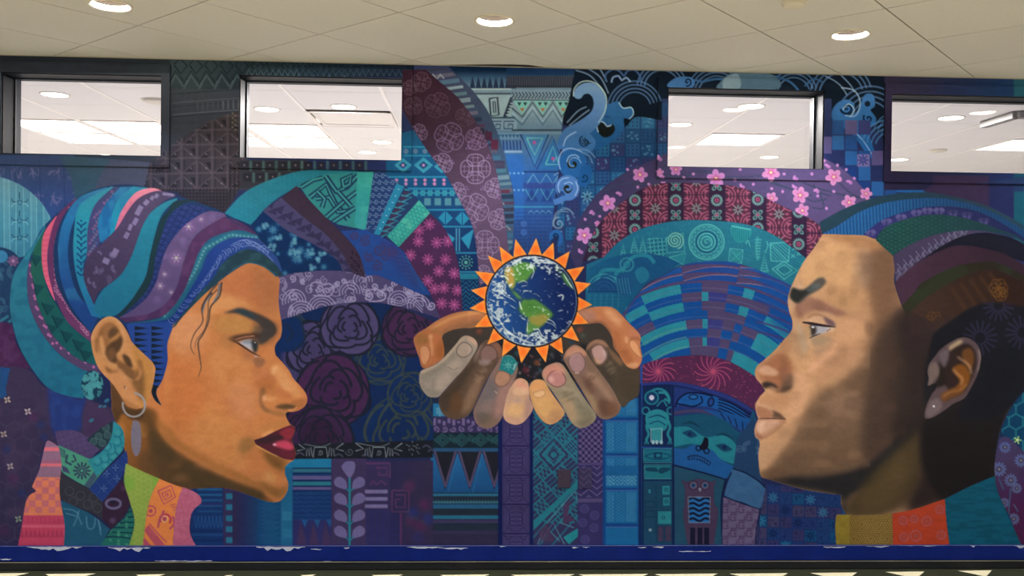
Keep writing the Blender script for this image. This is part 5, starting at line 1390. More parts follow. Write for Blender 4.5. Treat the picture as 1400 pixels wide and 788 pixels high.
fill('545,338! 588,292! 607,312 620,337 628,372 633,430! 602,436! 588,402 570,375 552,343!', '#4c2d50', mask='mf', part=mf)
for x, y in ((587, 307), (572, 330), (597, 332), (561, 349), (585, 355), (609, 355), (600, 371), (585, 384), (621, 374), (607, 394), (594, 395), (625, 397), (621, 417), (573, 315), (612, 330), (604, 415)):
    flower(x, y, 8.5, 9, '#9b4a7c', '#c86a98', .85, 'mf', pw=.26, cr=.2)
ss = part('teal_scale_strip', None, 'bright teal strip of fish scales')
poly('573,274 588,291 545,338 529,323', '#3fb09c', mask='ss', part=ss); pattern(p_scales(11, 1.4, 550, 300, (1.0,), .8), '#2b8a86', 'ss', .8)
pattern(p_noise(.5, .8, N8), '#63c6a8', 'ss', .6)
# ==================================================================== painting: profile with flowing hair
wom = part('painted_profile', None, 'painted profile with coloured flowing hair and red lips')
fill('342,359.5 360,365 370,371 381.5,380 381.8,392 380.8,412 382.8,430 385,442 385.3,452 383.3,462 378,469 375.3,477 377,486! 386.3,496 395.3,507 401.3,518 410.4,528 417.4,537 420.2,546 417,555 409,561 400,563.5 393,563.5 390.5,567 392.7,574 397.3,581! 403.5,585 402,593 398.5,601 401,609 404,618 403.5,625 401,630! 393,635 389.5,640 390,650 394,661 392.5,672 386,683 377,687 362,685 340,677 310,668 270,668! 250,668 217,655 172,636! 170,612 162,587 153,562! 152,540 151,522! 160,500 180,470 230,440! 235,446 250,430 275,403 292,386 305,380 320,368 330,362', '#ca7e4a', mask='face', part=wom)
def sh(s, c, a=.8, f=6, m='face'): fill(s, c, a, f, m)
# neck and jaw shade
sh('150,560! 210,560 218,590 235,612 260,630 290,648 330,664 372,684 372,700! 150,700!', '#80532f', .95, 3)
sh('205,570 212,588 228,607 255,627 290,645 330,662 360,672 350,690 260,690 225,660 205,620', '#4f3f2c', .95, 5)
sh('150,566! 175,566 185,585 178,612 176,640 200,652 172,640 160,590', '#97602f', .8, 4); sh('166,575 172,590 168,600 162,585', '#b9783f', .8, 3)
sh('190,580 200,578 202,592 197,599 192,592', '#b5783f', .9, 1.5)
sh('176,560 205,560 207,580 200,600 188,570', '#5a4028', .7, 5)
sh('200,615 240,640 270,668 225,660 190,640', '#5f4630', .7, 6)
# jaw edge light and chin
sh('214,575 228,603 260,623 300,645 345,664 380,680 390,672 370,668 330,648 290,628 250,605 232,585', '#a06a38', .75, 4)
sh('350,655 375,680 390,676 394,660 386,668 372,664', '#8a5f36', .7, 4)
sh('300,560 335,600 330,640 290,630 262,600 270,560', '#d28c50', .6, 12)
sh('232,480 262,500 280,530 275,570 250,590 225,570 215,530', '#c8743f', .65, 12)
sh('235,445 262,425 285,440 275,475 250,485 232,470', '#dd9766', .8, 9)
sh('300,385 330,370 365,372 374,400 360,420 320,412 302,405', '#c2744a', .75, 9)
sh('345,365 378,378 381,420 372,432 352,425 348,400', '#b06f47', .75, 8)
sh('290,400 320,405 345,418 335,425 300,426 285,440 280,420', '#dd9a60', .75, 6)
sh('300,432 330,432 350,445 352,455 320,458 300,455 290,445', '#bd884c', .75, 6)
sh('378,440 384,452 380,464 372,475 368,468 374,455', '#c5794a', .8, 3)
sh('290,480 320,478 345,495 352,520 330,540 300,530 285,505', '#cf8850', .6, 10)
sh('320,520 350,535 352,560 335,575 312,560', '#cf8a60', .6, 9)
sh('330,470 355,488 362,500 345,498 332,488', '#a86c48', .7, 4)
sh('348,490 362,492 358,502 352,504 348,498', '#7c5440', .85, 2)
sh('345,505 362,502 375,515 370,530 356,530 348,520', '#c0744c', .7, 5)
sh('352,522 372,516 376,532 362,537 354,532', '#b06c3c', .75, 4)
sh('372,500 384,500 398,518 408,532 412,545 395,538 380,522', '#dc9a62', .8, 5)
sh('371,503 380,500 377,510 372,512', '#e6a972', .8, 1.5); sh('382,520 390,522 396,532 388,534', '#e2a068', .7, 2.5)
sh('378,530 390,534 400,542 385,545 372,538', '#bd6f42', .6, 3)
sh('400,548 418,546 416,556 405,561 398,560', '#a8683e', .75, 2.5)
sh('355,535 361,530 363,538 358,548 364,558 372,563 362,563 355,553', '#7a5438', .85, 2)
circle(362, 544, 3.4, '#eeae80', .95, 'face', feather=1.2); sh('364,543 378,544 376,548 365,548', '#dd9a66', .8, 1.5)
sh('362,560 385,562 393,566 390,570 370,567', '#94683f', .6, 2.5)
nost = part('nostril', wom)
fill('376,557 382,553.5 393,552.5 403,555 404,557.5 396,559.5 386,559.8', '#54412f', .95, .8, 'face', nost)
stroke('394,561 402,560 406,556.5', 1.4, '#e0a06c', .8, 'face')
pattern(p_noise(.5, .85, vnoise(26, 16, 41)), '#d9955c', 'face', .22, (225, 380, 400, 660)); pattern(p_noise(.55, .85, vnoise(18, 12, 42)), '#b06a3c', 'face', .22, (225, 380, 400, 660))
# mouth
sh('352,588 380,575 395,578 370,592', '#bf8048', .7, 4); sh('332,600 345,598 350,606 340,618 330,622 325,612', '#8d683c', .7, 5)
sh('360,612 392,630 388,645 375,640 362,628', '#80582f', .75, 5); sh('362,620 385,632 384,642 370,634', '#6f4c2c', .6, 4)
sh('358,595 372,588 374,591 361,598', '#eaa56a', .9, 1)
stroke('350,609 366,618 380,624', 2.2, '#d79a5c', .8, 'face'); sh('362,645 376,650 375,662 366,660', '#d09458', .8, 3)
lip = part('lips', wom, 'dark red painted lips')
fill('347,602! 360,598 372,592 385,586 397,581.5! 403.5,585 402,593 398.8,600! 400.5,608 404,618 403.8,625 401,629.5! 390,628 378,623 366,617 350,608!', '#5a2a34', 1, 0, 'face', lip, mask='lip')
sh('382,592 392,585 402,586 401,596 395,603 386,598', '#94343f', .9, 1.5, 'lip'); sh('348,602 375,595 388,598 372,606 356,607', '#3c2a30', .95, 1.5, 'lip')
sh('373,608 386,602.5 396,604.5 402,612 396,616 384,613', '#cf4a62', .95, 1, 'lip'); circle(375.5, 608.3, 2.6, '#e0a8b8', .95, 'lip', ry=1.6)
sh('380,617 400,618 402,627 390,626', '#6e2c38', .8, 2, 'lip')
# brow and eye
sh('345,440 378,440 380,458 365,472 350,470 352,455', '#8a5c3c', .6, 3)
brow = part('eyebrow', wom)
fill('305,428.5! 321,422.5 330,421.5 342,425 355,430 368,437 375,443 378.3,450 377,457 370,463 362,469 355,471! 350,459! 356,455 359,450 355,444 346,438 335,433 324,429 314,428.6', '#3f3a38', .95, .8, 'face', brow, mask='brow')
sh('320,424 332,423 345,430 350,438 335,432', '#33505c', .7, 1.5, 'brow'); sh('345,452 362,440 374,448 366,462 352,470', '#45403c', .6, 3, 'face')
eye = part('eye', wom)
fill('311,463! 320,459 335,456.5 352,455.5 356,462 335,465 323,468 316,467.5', '#4a342c', .9, .8, 'face', eye); stroke('322,464.5 334,461 348,459.5', 1.8, '#b0785a', .85, 'face')
fill('326,468.5! 335,466 344,465.5 346,474 347.5,481! 337,475', '#b9bcc4', 1, .5, 'face', eye); sh('334,466 344,465 345,469 330,469', '#7d8490', .7, 1)
fill('343.5,466 350,465 353,472 351.5,480 348,483 345,476', '#343a3e', 1, .6, 'face', eye); circle(348.6, 468.5, 1.1, '#b8b0a0', .9, 'face')
stroke('318,466 327,470.5 336,476.5 346,483 356,487.5', 2.4, '#3a2c28', .95, 'face', taper=(.3, 1, .9, .7, .3)); circle(350, 487.5, 3, '#b89a90', .8, 'face', ry=1.3)
sh('300,460 316,458 322,474 310,478', '#a47444', .45, 5)
# ---- hair bands, back to front
hair = part('flowing_hair', wom, 'long hair of many patterned ribbons')
def band(e1, e2, c, name='hair_ribbon', lab=None, mask=None):
    fill(between(e1, e2), c, raw=True, part=part(name, wom, lab), mask=mask)
fill('20,372 45,335 62,307 104,272 140,256 185,253 240,268 300,288 346,318 386,368! 378,378! 345,359 310,377! 230,441! 172,443! 135,500! 112,544! 65,530 25,470 14,420', '#24406a', part=hair)
band('62,307 45,335 20,373 14,405 15,432 25,470 42,502 65,530 90,541 114,545', '62,312 48,338 40,356 37,385 41,420 57,455 82,485 112,503 120,506 122,512', ('#358ca0', '#2a7f9c', (30, 380), (90, 520)), 'teal_hair_ribbon', None, 'hA'); pattern(p_noise(.4, .75, N8), '#266f8e', 'hA', .55)
band('40,356 37,385 41,420 57,455 82,485 112,505 138,512', '43,360 45,382 50,410 58,432 75,462 105,490 134,498', '#5d4079', 'flowered_hair_ribbon', None, 'hB')
for k in range(26):
    t = k/25; circle(np.interp(t, [0, .3, .6, 1], [41, 50, 72, 128]), np.interp(t, [0, .3, .6, 1], [365, 422, 468, 500])+((k % 2)*4-2), 2.0, '#c4749e', .8, 'hB')
band('62,313 46,342 42,370 45,382 50,410 58,432 75,462 105,490 134,500', '62,318 58,345 60,375 66,398 76,415 90,437 110,457 127,468', ('#2c6a58', '#22686a', (50, 340), (95, 450)), 'green_hair_ribbon', None, 'hC')
for x, y in ((52, 395), (66, 422), (80, 440), (92, 460), (108, 472), (118, 486), (70, 450), (50, 355)): poly([(x-9, y-8), (x+9, y-3), (x-1, y+9)], '#1c4c54', .8, 'hC'); line(x-9, y-8, x-1, y+9, 1.8, '#173f48', .9, 'hC')
band('77,295 60,320 57,350 60,376 67,396 74,410', '78,297 70,318 65,345 66,372 71,394 76,412', '#e2647f', 'pink_hair_ribbon', None, 'hD')
for k in range(12): line(56, 322+k*7, 69, 321+k*7, 1.0, '#a8405c', .6, 'hD')
band('104,271 82,290 72,310 66,340 67,375 75,405 90,437 110,457 128,470', '106,273 92,287 80,310 73,342 75,375 82,398 100,430 125,456 128,462', '#6a3a62', 'plum_hair_ribbon', None, 'hE')
for k in range(30):
    t = k/29; spiral(np.interp(t, [0, .2, .5, 1], [95, 76, 76, 120]), np.interp(t, [0, .2, .5, 1], [285, 330, 395, 457]), 3.4, 1.2, 1.0, '#d79ab4', .75, 'hE', k)
band('145,256 107,271 88,300 80,330 80,355 84,385 98,420 124,455', '150,258 118,275 100,305 93,340 96,372 108,405 135,432', ('#2c7cb0', '#274f94', (110, 300), (95, 420)), 'blue_hair_ribbon', None, 'hF'); pattern(p_noise(.5, .8, N20), '#3a90b8', 'hF', .5)
band('152,255 110,280 101,320 101,355 108,390 125,432', '158,256 132,280 121,312 119,345 114,368 122,400 140,436', ('#2f9cb0', '#2a80b0', (112, 330), (125, 420)), 'zigzag_hair_ribbon', None, 'hG')
for k in range(9):
    y = 304+k*8.5; stroke([(105, y), (111, y+5), (118, y)], 2.6, '#1f4c80', .9, 'hG', raw=True); circle(111, y-2, 1.6, '#1f4c80', .9, 'hG')
band('156,255 130,280 120,312 119,345 116,362', '166,256 145,280 134,305 137,330 124,352', '#474a7c', 'dotted_hair_ribbon', None, 'hH')
for k in range(24):
    t = k/23; circle(np.interp(t, [0, .35, 1], [156, 133, 122])+((k*7) % 9)-3, 262+t*90, 2.1, '#8a5a86', .8, 'hH'); circle(np.interp(t, [0, .35, 1], [158, 136, 126])+((k*5) % 7)-4, 265+t*86, 1.2, '#4f8fb0', .8, 'hH')
band('164,256 143,281 134,305 137,331', '184,255 162,272 152,296 154,315 140,333', '#256ea6', 'azure_hair_ribbon', None, 'hI'); pattern(p_noise(.45, .75, N8), '#2f8ab8', 'hI', .7)
band('182,255 162,272 152,296 150,320 140,334', '202,257 178,277 163,300 157,316 141,335', '#2797b2', 'turquoise_hair_ribbon', None, 'hJ'); pattern(p_noise(.5, .8, N8), '#2a7fae', 'hJ', .6)
band('221,261 207,257 185,264 167,287 160,305 157,315', '221,261.5 205,264 190,271 176,287 165,305 158,316', ('#e88a98', '#d8748e', (200, 260), (162, 300)), 'pink_hair_ribbon')
band('240,266 215,261 190,271 175,288 160,312 140,332 122,350 114,372 117,390 124,407 129,418', '240,268.5 225,275 207,290 197,305 190,322 180,350 168,372 155,385 140,395 132,405 129,418', ('#53406c', '#46355e', (200, 290), (140, 380)), 'plum_hair_ribbon', None, 'hL')
for x, y, w, h, r in ((230, 266, 16, 4, .1), (214, 268, 5, 6, .6), (208, 271, 5, 6, .7), (200, 277, 6, 8, .7), (190, 288, 7, 14, .5), (185, 303, 6, 10, .5), (178, 311, 5, 9, .4), (173, 322, 6, 9, .5), (157, 346, 8, 12, .5), (145, 357, 9, 8, .4)):
    c_, s_ = math.cos(r), math.sin(r); poly([(x+c_*a-s_*b, y+s_*a+c_*b) for a, b in ((-w/2, -h/2), (w/2, -h/2), (w/2, h/2), (-w/2, h/2))], '#8b76ae', .9, 'hL')
swirlfield('hL', 12, '#8474ac', 1.1, (3, 5), 5, .6, (118, 345, 160, 400))
band('242,271 225,277 207,290 197,305 190,322 180,350 168,372 155,385 140,397 129,418 132,430', '242,274 232,281 220,296 212,320 205,350 200,375 192,392 180,410 160,430 142,434', ('#2f93a2', '#2a86a6', (215, 290), (150, 420)), 'teal_hair_ribbon', None, 'hM')
pattern(p_scales(7, .9, 0, 0, (1.0, .5)), '#22708c', 'hM', .6)
band('272,274 240,275 230,288 220,300 212,322 205,350 200,376 190,395 176,415 160,432', '272,275 252,278 231,296 221,322 213,350 209,377 200,398 182,418 164,434', '#263f46', 'dark_hair_ribbon')
band('288,287 270,281 250,281 231,296 221,322 213,350 209,377 200,398 182,418 166,434', '288,288 270,296 246,315 228,340 218,370 214,385 200,409 180,425 168,434', '#34447e', 'lattice_hair_ribbon', None, 'hO')
pattern(p_grid(8, 1.3, 240, 300, .5), '#22305f', 'hO', .9); pattern(p_stripes(8, 1.2, 1.6), '#22305f', 'hO', .7)
band('307,292 285,289 262,301 245,316 228,340 218,370 213,387 200,408 180,425 164,434', '311,302 280,312 262,330 252,356 247,375 240,396 225,417 200,430 164,436', ('#6b4d88', '#63478a', (270, 310), (220, 400)), 'flowered_hair_ribbon', None, 'hP')
for x, y, r in ((258, 310, 6), (241, 353, 7), (219, 391, 5), (275, 300, 4), (225, 375, 4), (234, 400, 3.5)): circle(x, y, r*1.5, '#8a5f96', .7, 'hP', feather=3); flower(x, y, r, 6, '#a99ab0', '#dfe0a0', .7, 'hP', pw=.3)
for x, y in ((290, 297), (250, 330), (225, 350), (215, 410)): circle(x, y, 5, '#7d5a9c', .7, 'hP', feather=2)
band('311,297 330,305 347,317 352,322', '347,321 312,317 287,327 272,345 262,372', '#55355c', 'maroon_hair_ribbon')
band('307,296 280,312 262,330 252,356 247,375 240,396 225,417 200,430 162,435', '347,321 312,317 287,327 272,345 262,372 252,397 235,422 215,435 172,441', ('#58385e', '#50305e', (300, 310), (230, 410)), 'maroon_hair_ribbon', None, 'hQ')
pattern(p_noise(.5, .75, N8), '#6a4468', 'hQ', .5)
band('352,322 330,315 312,317 287,327 272,345 262,372 252,397 235,422 215,436 176,442', '356,330 335,325 316,326 298,334 284,348 274,372 262,393 245,420 225,438 176,445', '#2a6884', 'dotted_hair_ribbon', None, 'hR')
for k in range(34):
    t = k/33; x = np.interp(t, [0, .2, .4, .6, 1], [350, 315, 280, 266, 225]); y = np.interp(t, [0, .2, .4, .6, 1], [325, 321, 340, 372, 432]); circle(x, y, 2.8, '#53a6a6', .7, 'hR', feather=1); circle(x, y, 1.0, '#a8d4c4', .7, 'hR')
band('355,329 335,325 316,326 298,334 284,348 274,372 262,393 245,420 228,437 178,443', '386,376 378,364 357,346 337,341 318,349 303,362 291,381 272,402 252,426 234,447', ('#2c4c94', '#24408c', (330, 340), (260, 410)), 'wavy_hair_ribbon', None, 'hS')
fill('352,326! 366,338 380,355 387,376! 378,364 358,346 340,340! 335,326', '#33508f', clip=None); MASK['hS'] = np.maximum(MASK['hS'], 0)
for k in range(30):
    t = k/29; x = np.interp(t, [0, .25, .5, .75, 1], [370, 335, 300, 275, 236]); y = np.interp(t, [0, .25, .5, .75, 1], [346, 333, 350, 386, 436])
    ring(x, y, 4.2+(k % 3), 1.0, '#8fa4da', .75, None if k < 3 else 'hS', 150+k*9, 290+k*9); ring(x, y, 2.4, .9, '#8fa4da', .7, 'hS', 150+k*9, 300+k*9)
stroke('318,334 335,328 352,334 368,346', 1.1, '#90a6dc', .8); stroke('330,338 345,336 360,344 374,358', 1.0, '#90a6dc', .7)
band('387,378 377,362 356,346 337,341 318,349 303,362 291,381 272,402 252,426 234,450', '378,378 370,371 352,361 342,359.5 330,362 320,368 306,379 293,391 275,407 251,432 240,446', ('#2c4650', '#2b4a5c', (340, 350), (270, 410)), 'dark_hair_ribbon', None, 'hT'); pattern(p_noise(.45, .75, N8), '#375f66', 'hT', .7)
stroke('378,379 365,367 350,361 338,360 325,365 312,375', 1.6, '#3f7480', .8)
side = part('sideburn', wom, 'blue sideburn with black spikes')
fill('172,443! 200,442 230,440! 236,447 229,470 229,495 222,520 215,532 214,540 221,555! 213,549 208,540 207,530 212,510 211,500 197,485 185,475 178,460', '#2f52a4', mask='side', part=side)
for k in range(12):
    y = 449+k*8
    poly([(184, y-3), (184, y+3), (203, y)], '#232c38', .95, 'side'); poly([(207, y-3), (207, y+3), (225, y)], '#232c38', .95, 'side')
fill('207,528! 214,530 214,540 221,555! 212,549 207,538', '#222c36', clip='side')
knot = part('hair_knot', wom, 'teal knot of curls under the ear')
circle(126, 527, 15, '#22485e', 1, None, knot, ry=20, mask='knot'); swirlfield('knot', 46, '#56b0b4', 1.7, (2.5, 5), 6, .85)
for s, w_ in (('298,387 286,402 276,420 277,440 266,456 261,470 262,479 266,485', 1.8), ('303,386 300,405 288,420 285,440 277,458 271,468 273,488 275,503 271,515', 2.2), ('297,396 286,410 284,430 280,450 268,466 267,476', 1.2), ('290,400 280,412 276,426', 2.6)):
    stroke(s, w_, '#4a3e3a', .9, None, taper=(1.3, 1, .9, .4), part=part('hair_strand', wom))
stroke('300,388 298,402 292,414', 2.4, '#5c7080', .8); stroke('288,404 280,416 277,428', 1.8, '#6a7884', .8)
# ---- ear and earring
ear = part('ear', wom, 'ear with a small stud')
fill('124.5,463 128,451 137,439 148,433 158,435 167,443 175,456 180,467 190,478 202,489 211,500 211,516 207,534 201,550 194,558! 186,559.5! 178,556.5 170,549 163,538 153,524 143,514 135,504 130,493 126,478', '#c98a56', mask='ear', part=ear)
def es(s, c, a=.85, f=1.5): fill(s, c, a, f, 'ear')
es('180,470 195,485 208,500 206,540 196,565 185,520 183,490', '#b9803f', .7, 4); es('178,515 190,505 197,512 196,548 186,535 180,525', '#7c5634', .9, 3)
es('133,470 134,457 140,446 150,441 158,445 166,457 169,470 164,482 160,490 175,500 185,510 184,520 172,514 160,505 146,495 138,482', '#8e5f3a', .95, 1.5)
es('143,446 152,443 158,448 154,458 148,464 142,460', '#a06d44', .9, 2); es('148,455 156,447 163,455 160,460 150,463', '#5e4430', .9, 1.5)
es('136,462 140,460 144,475 150,492 162,500 172,510 160,506 145,496 137,480', '#cf935e', .95, 1); es('150,466 158,459 163,454 165,457 158,464 150,470 147,475', '#c0864f', .95, .8)
es('144,483 150,470 160,465 166,460 168,468 164,479 158,486 160,495 152,495', '#553e2c', .95, 1); es('148,478 156,476 158,486 152,494 147,488', '#7a5438', .8, 2)
stroke('163,440 168,455 170,468 166,480 160,486', 3.2, '#d29a66', .9, 'ear', feather=1); stroke('131.5,462 131.5,477 134,482', 2.2, '#6e4a2c', .8, 'ear', feather=1)
es('167,486 174,485 180,494 181,503 173,500', '#4e3a2a', .95, 1); es('161,495 172,500 182,508 184,518 178,520 164,508', '#7c5637', .9, 2)
stroke('172,483 179,488 183,497 186,500', 2.8, '#d2965e', .9, 'ear', feather=1); stroke('190,500 192,510 189,518 185,519', 3, '#cf8e5c', .9, 'ear', feather=1); es('188,492 194,494 195,506 190,504', '#8a5c3a', .8, 2)
es('143,500 152,506 162,508 158,512 148,510', '#7d5532', .9, 1.5); es('150,512 165,510 178,525 182,545 178,552 166,538', '#cb8a58', .9, 3); stroke('163,505 172,515 181,521', 2.4, '#d79c68', .9, 'ear', feather=1)
es('168,545 180,552 190,556 192,562 178,560', '#a06c40', .6, 2)
stroke('125,466 128,452 137,440 148,434 158,436 166,443', 3, '#d89e6c', .8, 'ear', feather=1.5)
circle(171, 530, 1.8, '#6c4a34'); circle(171.8, 530.4, 1.0, '#e0c8b4')
er = part('hoop_earring', wom, 'silver hoop earring with a grey drop')
t_ = np.radians(np.linspace(-88, 195, 40)); stroke(np.c_[183+15.2*np.cos(t_), 554+16*np.sin(t_)], 2.8, '#8f8a88', 1, raw=True, part=er)
t_ = np.radians(np.linspace(-88, -20, 12)); stroke(np.c_[183+15.2*np.cos(t_), 554+16*np.sin(t_)], 1.6, '#dcd6d0', .9, raw=True); t_ = np.radians(np.linspace(60, 170, 16)); stroke(np.c_[183+15.2*np.cos(t_), 554+16*np.sin(t_)], 1.4, '#d0cac4', .8, raw=True)
fill('182,575! 190,577 193,592 192.5,612 189,622 185,624 181,616 179,600 180,584', '#7e7683', part=er); circle(169.5, 559, 2, '#e6dfd6', ry=3, rot=-.4)
fill('150,520! 158,528 166,543 174,556 186,561 194,560 196,572 180,574 168,566 158,580 152,562', '#4c3828', .85, 2.5, np.clip(MASK['face']-MASK['ear'], 0, 1))
stroke(np.c_[183+15.2*np.cos(np.radians(np.linspace(-88, 195, 40))), 554+16*np.sin(np.radians(np.linspace(-88, 195, 40)))], 2.4, '#9a9492', 1, raw=True)
# ---- collar and shawl pieces
def cl_(s, c, lab=None, m=None, name='shawl_piece'):
    fill(s, c, part=part(name, wom, lab), mask=m)
cl_('75,590! 105,590 138,612! 122,630! 80,612!', '#573f80', 'purple shawl piece', 's0'); pattern(p_checker(5, 0, 0, .5), '#6a4f92', 's0', .35)
cl_('118,602! 135,588 154,576! 152,600 137,615!', '#2f4550', None, 's1')
for x, y in ((145, 585), (135, 597), (147, 595), (128, 604), (140, 606)): ring(x, y, 4.5, 1.5, '#5f8a88', .8, 's1'); ring(x, y, 2, 1.2, '#5f8a88', .8, 's1')
cl_('80,609! 100,618 120,627! 136,632 150,635! 138,648 122,668! 100,656 84,644 79,622', '#55b08e', 'green shawl piece with dark daisies', 's2')
for k in range(12): t = k*.5236; line(112+5*math.cos(t), 644+5*math.sin(t), 112+12*math.cos(t), 644+12*math.sin(t), 2.6, '#3f4668', .95, 's2')
ring(112, 644, 3.4, 2, '#3f4668', 1, 's2'); stroke([(92, 622), (90, 632), (98, 636)], 3, '#3f4668', .9, 's2', raw=True); stroke([(100, 622), (104, 630), (98, 632)], 2.6, '#3f4668', .9, 's2', raw=True); poly('84,636 92,640 96,648 86,645', '#4f4a78', .9, 's2'); poly('112,668 132,640 136,648 122,668', '#4a4a76', .7, 's2')
for k in range(4): line(82+k*2, 612+k, 80+k*3, 624+k, 1.5, '#3f4668', .7, 's2')
cl_('155,576! 166,585 170,598 168,615 151,634 132,652! 120,630! 140,617 152,598', '#37a3ae', 'turquoise scaly shawl piece', 's3')
for x, y in ((160, 604), (152, 616), (143, 627), (133, 631), (146, 611), (161, 592), (155, 624), (144, 637), (163, 616)): ring(x, y, 6, 1.5, '#22748e', .8, 's3', -60, 150); circle(x, y, 3.4, '#5fc0c0', .5, 's3', feather=1.5)
cl_('82,645! 100,657 122,669! 140,686! 142,712! 125,702 100,692 83,682 80,665', '#3c3c46', 'charcoal shawl piece', 's4')
for x, y in ((95, 672), (110, 678), (120, 690), (133, 695), (100, 686), (128, 681)): ring(x, y, 6, 1.6, '#55545e', .7, 's4')
cl_('82,684! 100,692 125,704 150,724! 136,750! 86,750! 87,718', '#2b6584', 'steel blue shawl piece', 's5')
for s in ('86,696 100,698 108,704', '108,698 104,712 100,720', '106,704 112,718', '118,706 120,722 128,722 132,706 138,726', '90,702 104,706', '134,708 138,732'): stroke(s, 2, '#5f9ab4', .75, 's5')
cl_('173,616! 174,637 160,662 140,687! 122,669! 140,648 160,630', '#2b4690', 'blue shawl piece', 's6'); pattern(p_grid(13, 1.0, 140, 650, .78), '#47639f', 's6', .7)
for x, y in ((146, 648), (142, 668), (160, 655), (158, 640)): flower(x, y, 5, 4, '#7d9ac0', None, .7, 's6', pw=.25)
cl_('166,656! 176,670 178,685 172,702 152,724! 140,710! 140,687!', '#3e2b40', 'dark plum shawl piece with an oval eye', 's7')
ring(155, 689, 10, 3.4, '#7f74ac', .9, 's7', ry=6.5); circle(154, 687, 4, '#2a2540', 1, 's7', ry=2.4); circle(154, 712, 4, '#6d5580', .8, 's7', feather=1); circle(169, 668, 3, '#6d4a70', .7, 's7', feather=1)
cl_('178,694! 184,715 175,750! 134,750! 152,725! 170,708', '#2d8070', 'green shawl piece with navy lines', 's8')
for k in range(8): stroke([(130, 738-k*7), (155, 734-k*6), (188, 738-k*8)], 1.7, '#1b3450', .9, 's8')
for k in range(20): circle(140+(k*11) % 44, 706+(k*17) % 40, 2.2, '#55b088', .7, 's8')
cl_('172,634! 195,645 218,655! 206,680 200,706 195,750! 175,750! 184,716 178,688 170,660', '#94ad4c', 'lime green collar piece', 's9'); pattern(p_scales(14, 1.6, 0, 0), '#a8b860', 's9', .5); pattern(p_noise(.5, .8, N20), '#78ab40', 's9', .6)
cl_('218,655! 235,662 250,667! 241,695 236,750! 195,750! 200,706 206,680', '#f28c4c', 'orange collar piece with magenta motifs', 's10')
MG = '#b8506a'
stroke([(216, 672), (234, 664), (240, 680), (224, 690), (216, 672)], 2, MG, .9, 's10', raw=True); stroke([(221, 675), (232, 670), (235, 679), (226, 684), (221, 675)], 1.8, MG, .9, 's10', raw=True); ring(228, 677, 2, 1.6, MG, .9, 's10')
ring(206, 699, 7, 2, MG, .9, 's10'); circle(206, 699, 3, MG, .9, 's10'); ring(226, 711, 7.5, 3, '#c0405a', .9, 's10', 150, 400); circle(225, 710, 3, MG, 1, 's10'); ring(225, 710, 4.4, 1.2, '#f7d0a0', .8, 's10'); stroke('216,722 218,712 222,704 224,698', 3, MG, .9, 's10'); stroke('236,706 238,716 232,724', 3, MG, .9, 's10')
poly('197,726 203,718 226,746 212,746', MG, .85, 's10'); poly('196,734 208,748 196,748', MG, .9, 's10'); stroke('204,716 214,728 228,742', 2, MG, .8, 's10')
for k in range(3): line(233+k*2, 692+k*3, 240, 689+k*4, 1.5, MG, .8, 's10')
cl_('250,666! 266,673 274,680 275,688 269,693! 262,702 259,722 263,738 271,750! 236,750! 241,695', '#c4657e', 'rose collar piece', 's11'); pattern(p_noise(.45, .7, vnoise(3, 3, 9)), '#d27a92', 's11', .5)
cs = part('coral_tunic', wom, 'coral striped and checked tunic piece')
fill('66,603 80,611! 84,635 81,665 83,688 88,718 87,750! 24,750! 30,720 37,683 50,672! 44,666! 54,642 61,613', '#d9667c', mask='cs', part=cs)
rect(40, 600, 90, 655, '#8d6f86', .9, 'cs')
for y, h, c in ((612, 5, '#e8717c'), (634, 4, '#e8737a'), (630, 3, '#a8607c')): rect(40, y, 90, y+h, c, .95, 'cs')
rect(30, 653, 90, 707, '#ea8460', 1, 'cs'); pattern(p_checker(9, 40, 658), '#c46a78', 'cs', .8, (30, 655, 90, 702))
rect(20, 705, 90, 752, '#cc4a66', 1, 'cs'); rect(20, 718, 90, 722, '#e0687c', .8, 'cs')
for k in range(11): poly([(27+k*6, 735), (30+k*6, 724), (33+k*6, 735)], '#a83a56', .7, 'cs'); poly([(29+k*6, 716), (32+k*6, 706), (35+k*6, 716)], '#b04260', .6, 'cs')
# ==================================================================== painting: cupped hands, sun and globe
hnd = part('cupped_hands', None, 'pair of cupped hands with fingers of many skin tones')
fill('600,440 640,430 670,428! 790,426! 830,440 845,470 850,500 800,520 760,530 724,532 700,528 650,500 606,490', '#3f3833', mask='palm', part=hnd)
fill('660,470 700,462 770,480 800,470 815,500 790,520 745,530! 724,530! 712,520 690,500', '#25262a', 1, 4, 'palm')
g = np.random.default_rng(4)
for k in range(60):
    x, y = 690+g.random()*95, 470+g.random()*58
    circle(x, y, .8+g.random()*1.8, ['#56606a', '#6a3a3a', '#3c5a60', '#7a6a60', '#4a4250'][k % 5], .6, 'palm')
for x, y, r, c in ((719, 506, 4.5, '#6a2c34'), (734, 496, 4, '#8a4a30'), (706, 484, 3.5, '#2f5560'), (734, 511, 2.6, '#5c4a5a'), (655, 453, 4, '#8a4434'), (793, 451, 4, '#8a4438'), (797, 459, 3, '#4a6a58'), (781, 468, 3, '#3a6080'), (754, 485, 2.6, '#6a6c6a')): circle(x, y, r, c, .7, 'palm', feather=1)
def finger(s, c, name='finger', lab=None):
    global _fm
    _fm = 'f%d' % len(PARTS)
    fill(s, c, part=part(name, hnd, lab), mask=_fm)
    return _fm
def fs(s, c, a=.8, f=3): fill(s, c, a, f, _fm)
def nail(s, c, edge='#5a4640'):
    fill(s, c, 1, .7, _fm); pts = curve(s); stroke(pts, 1.4, edge, .65, _fm, closed=True, raw=True)
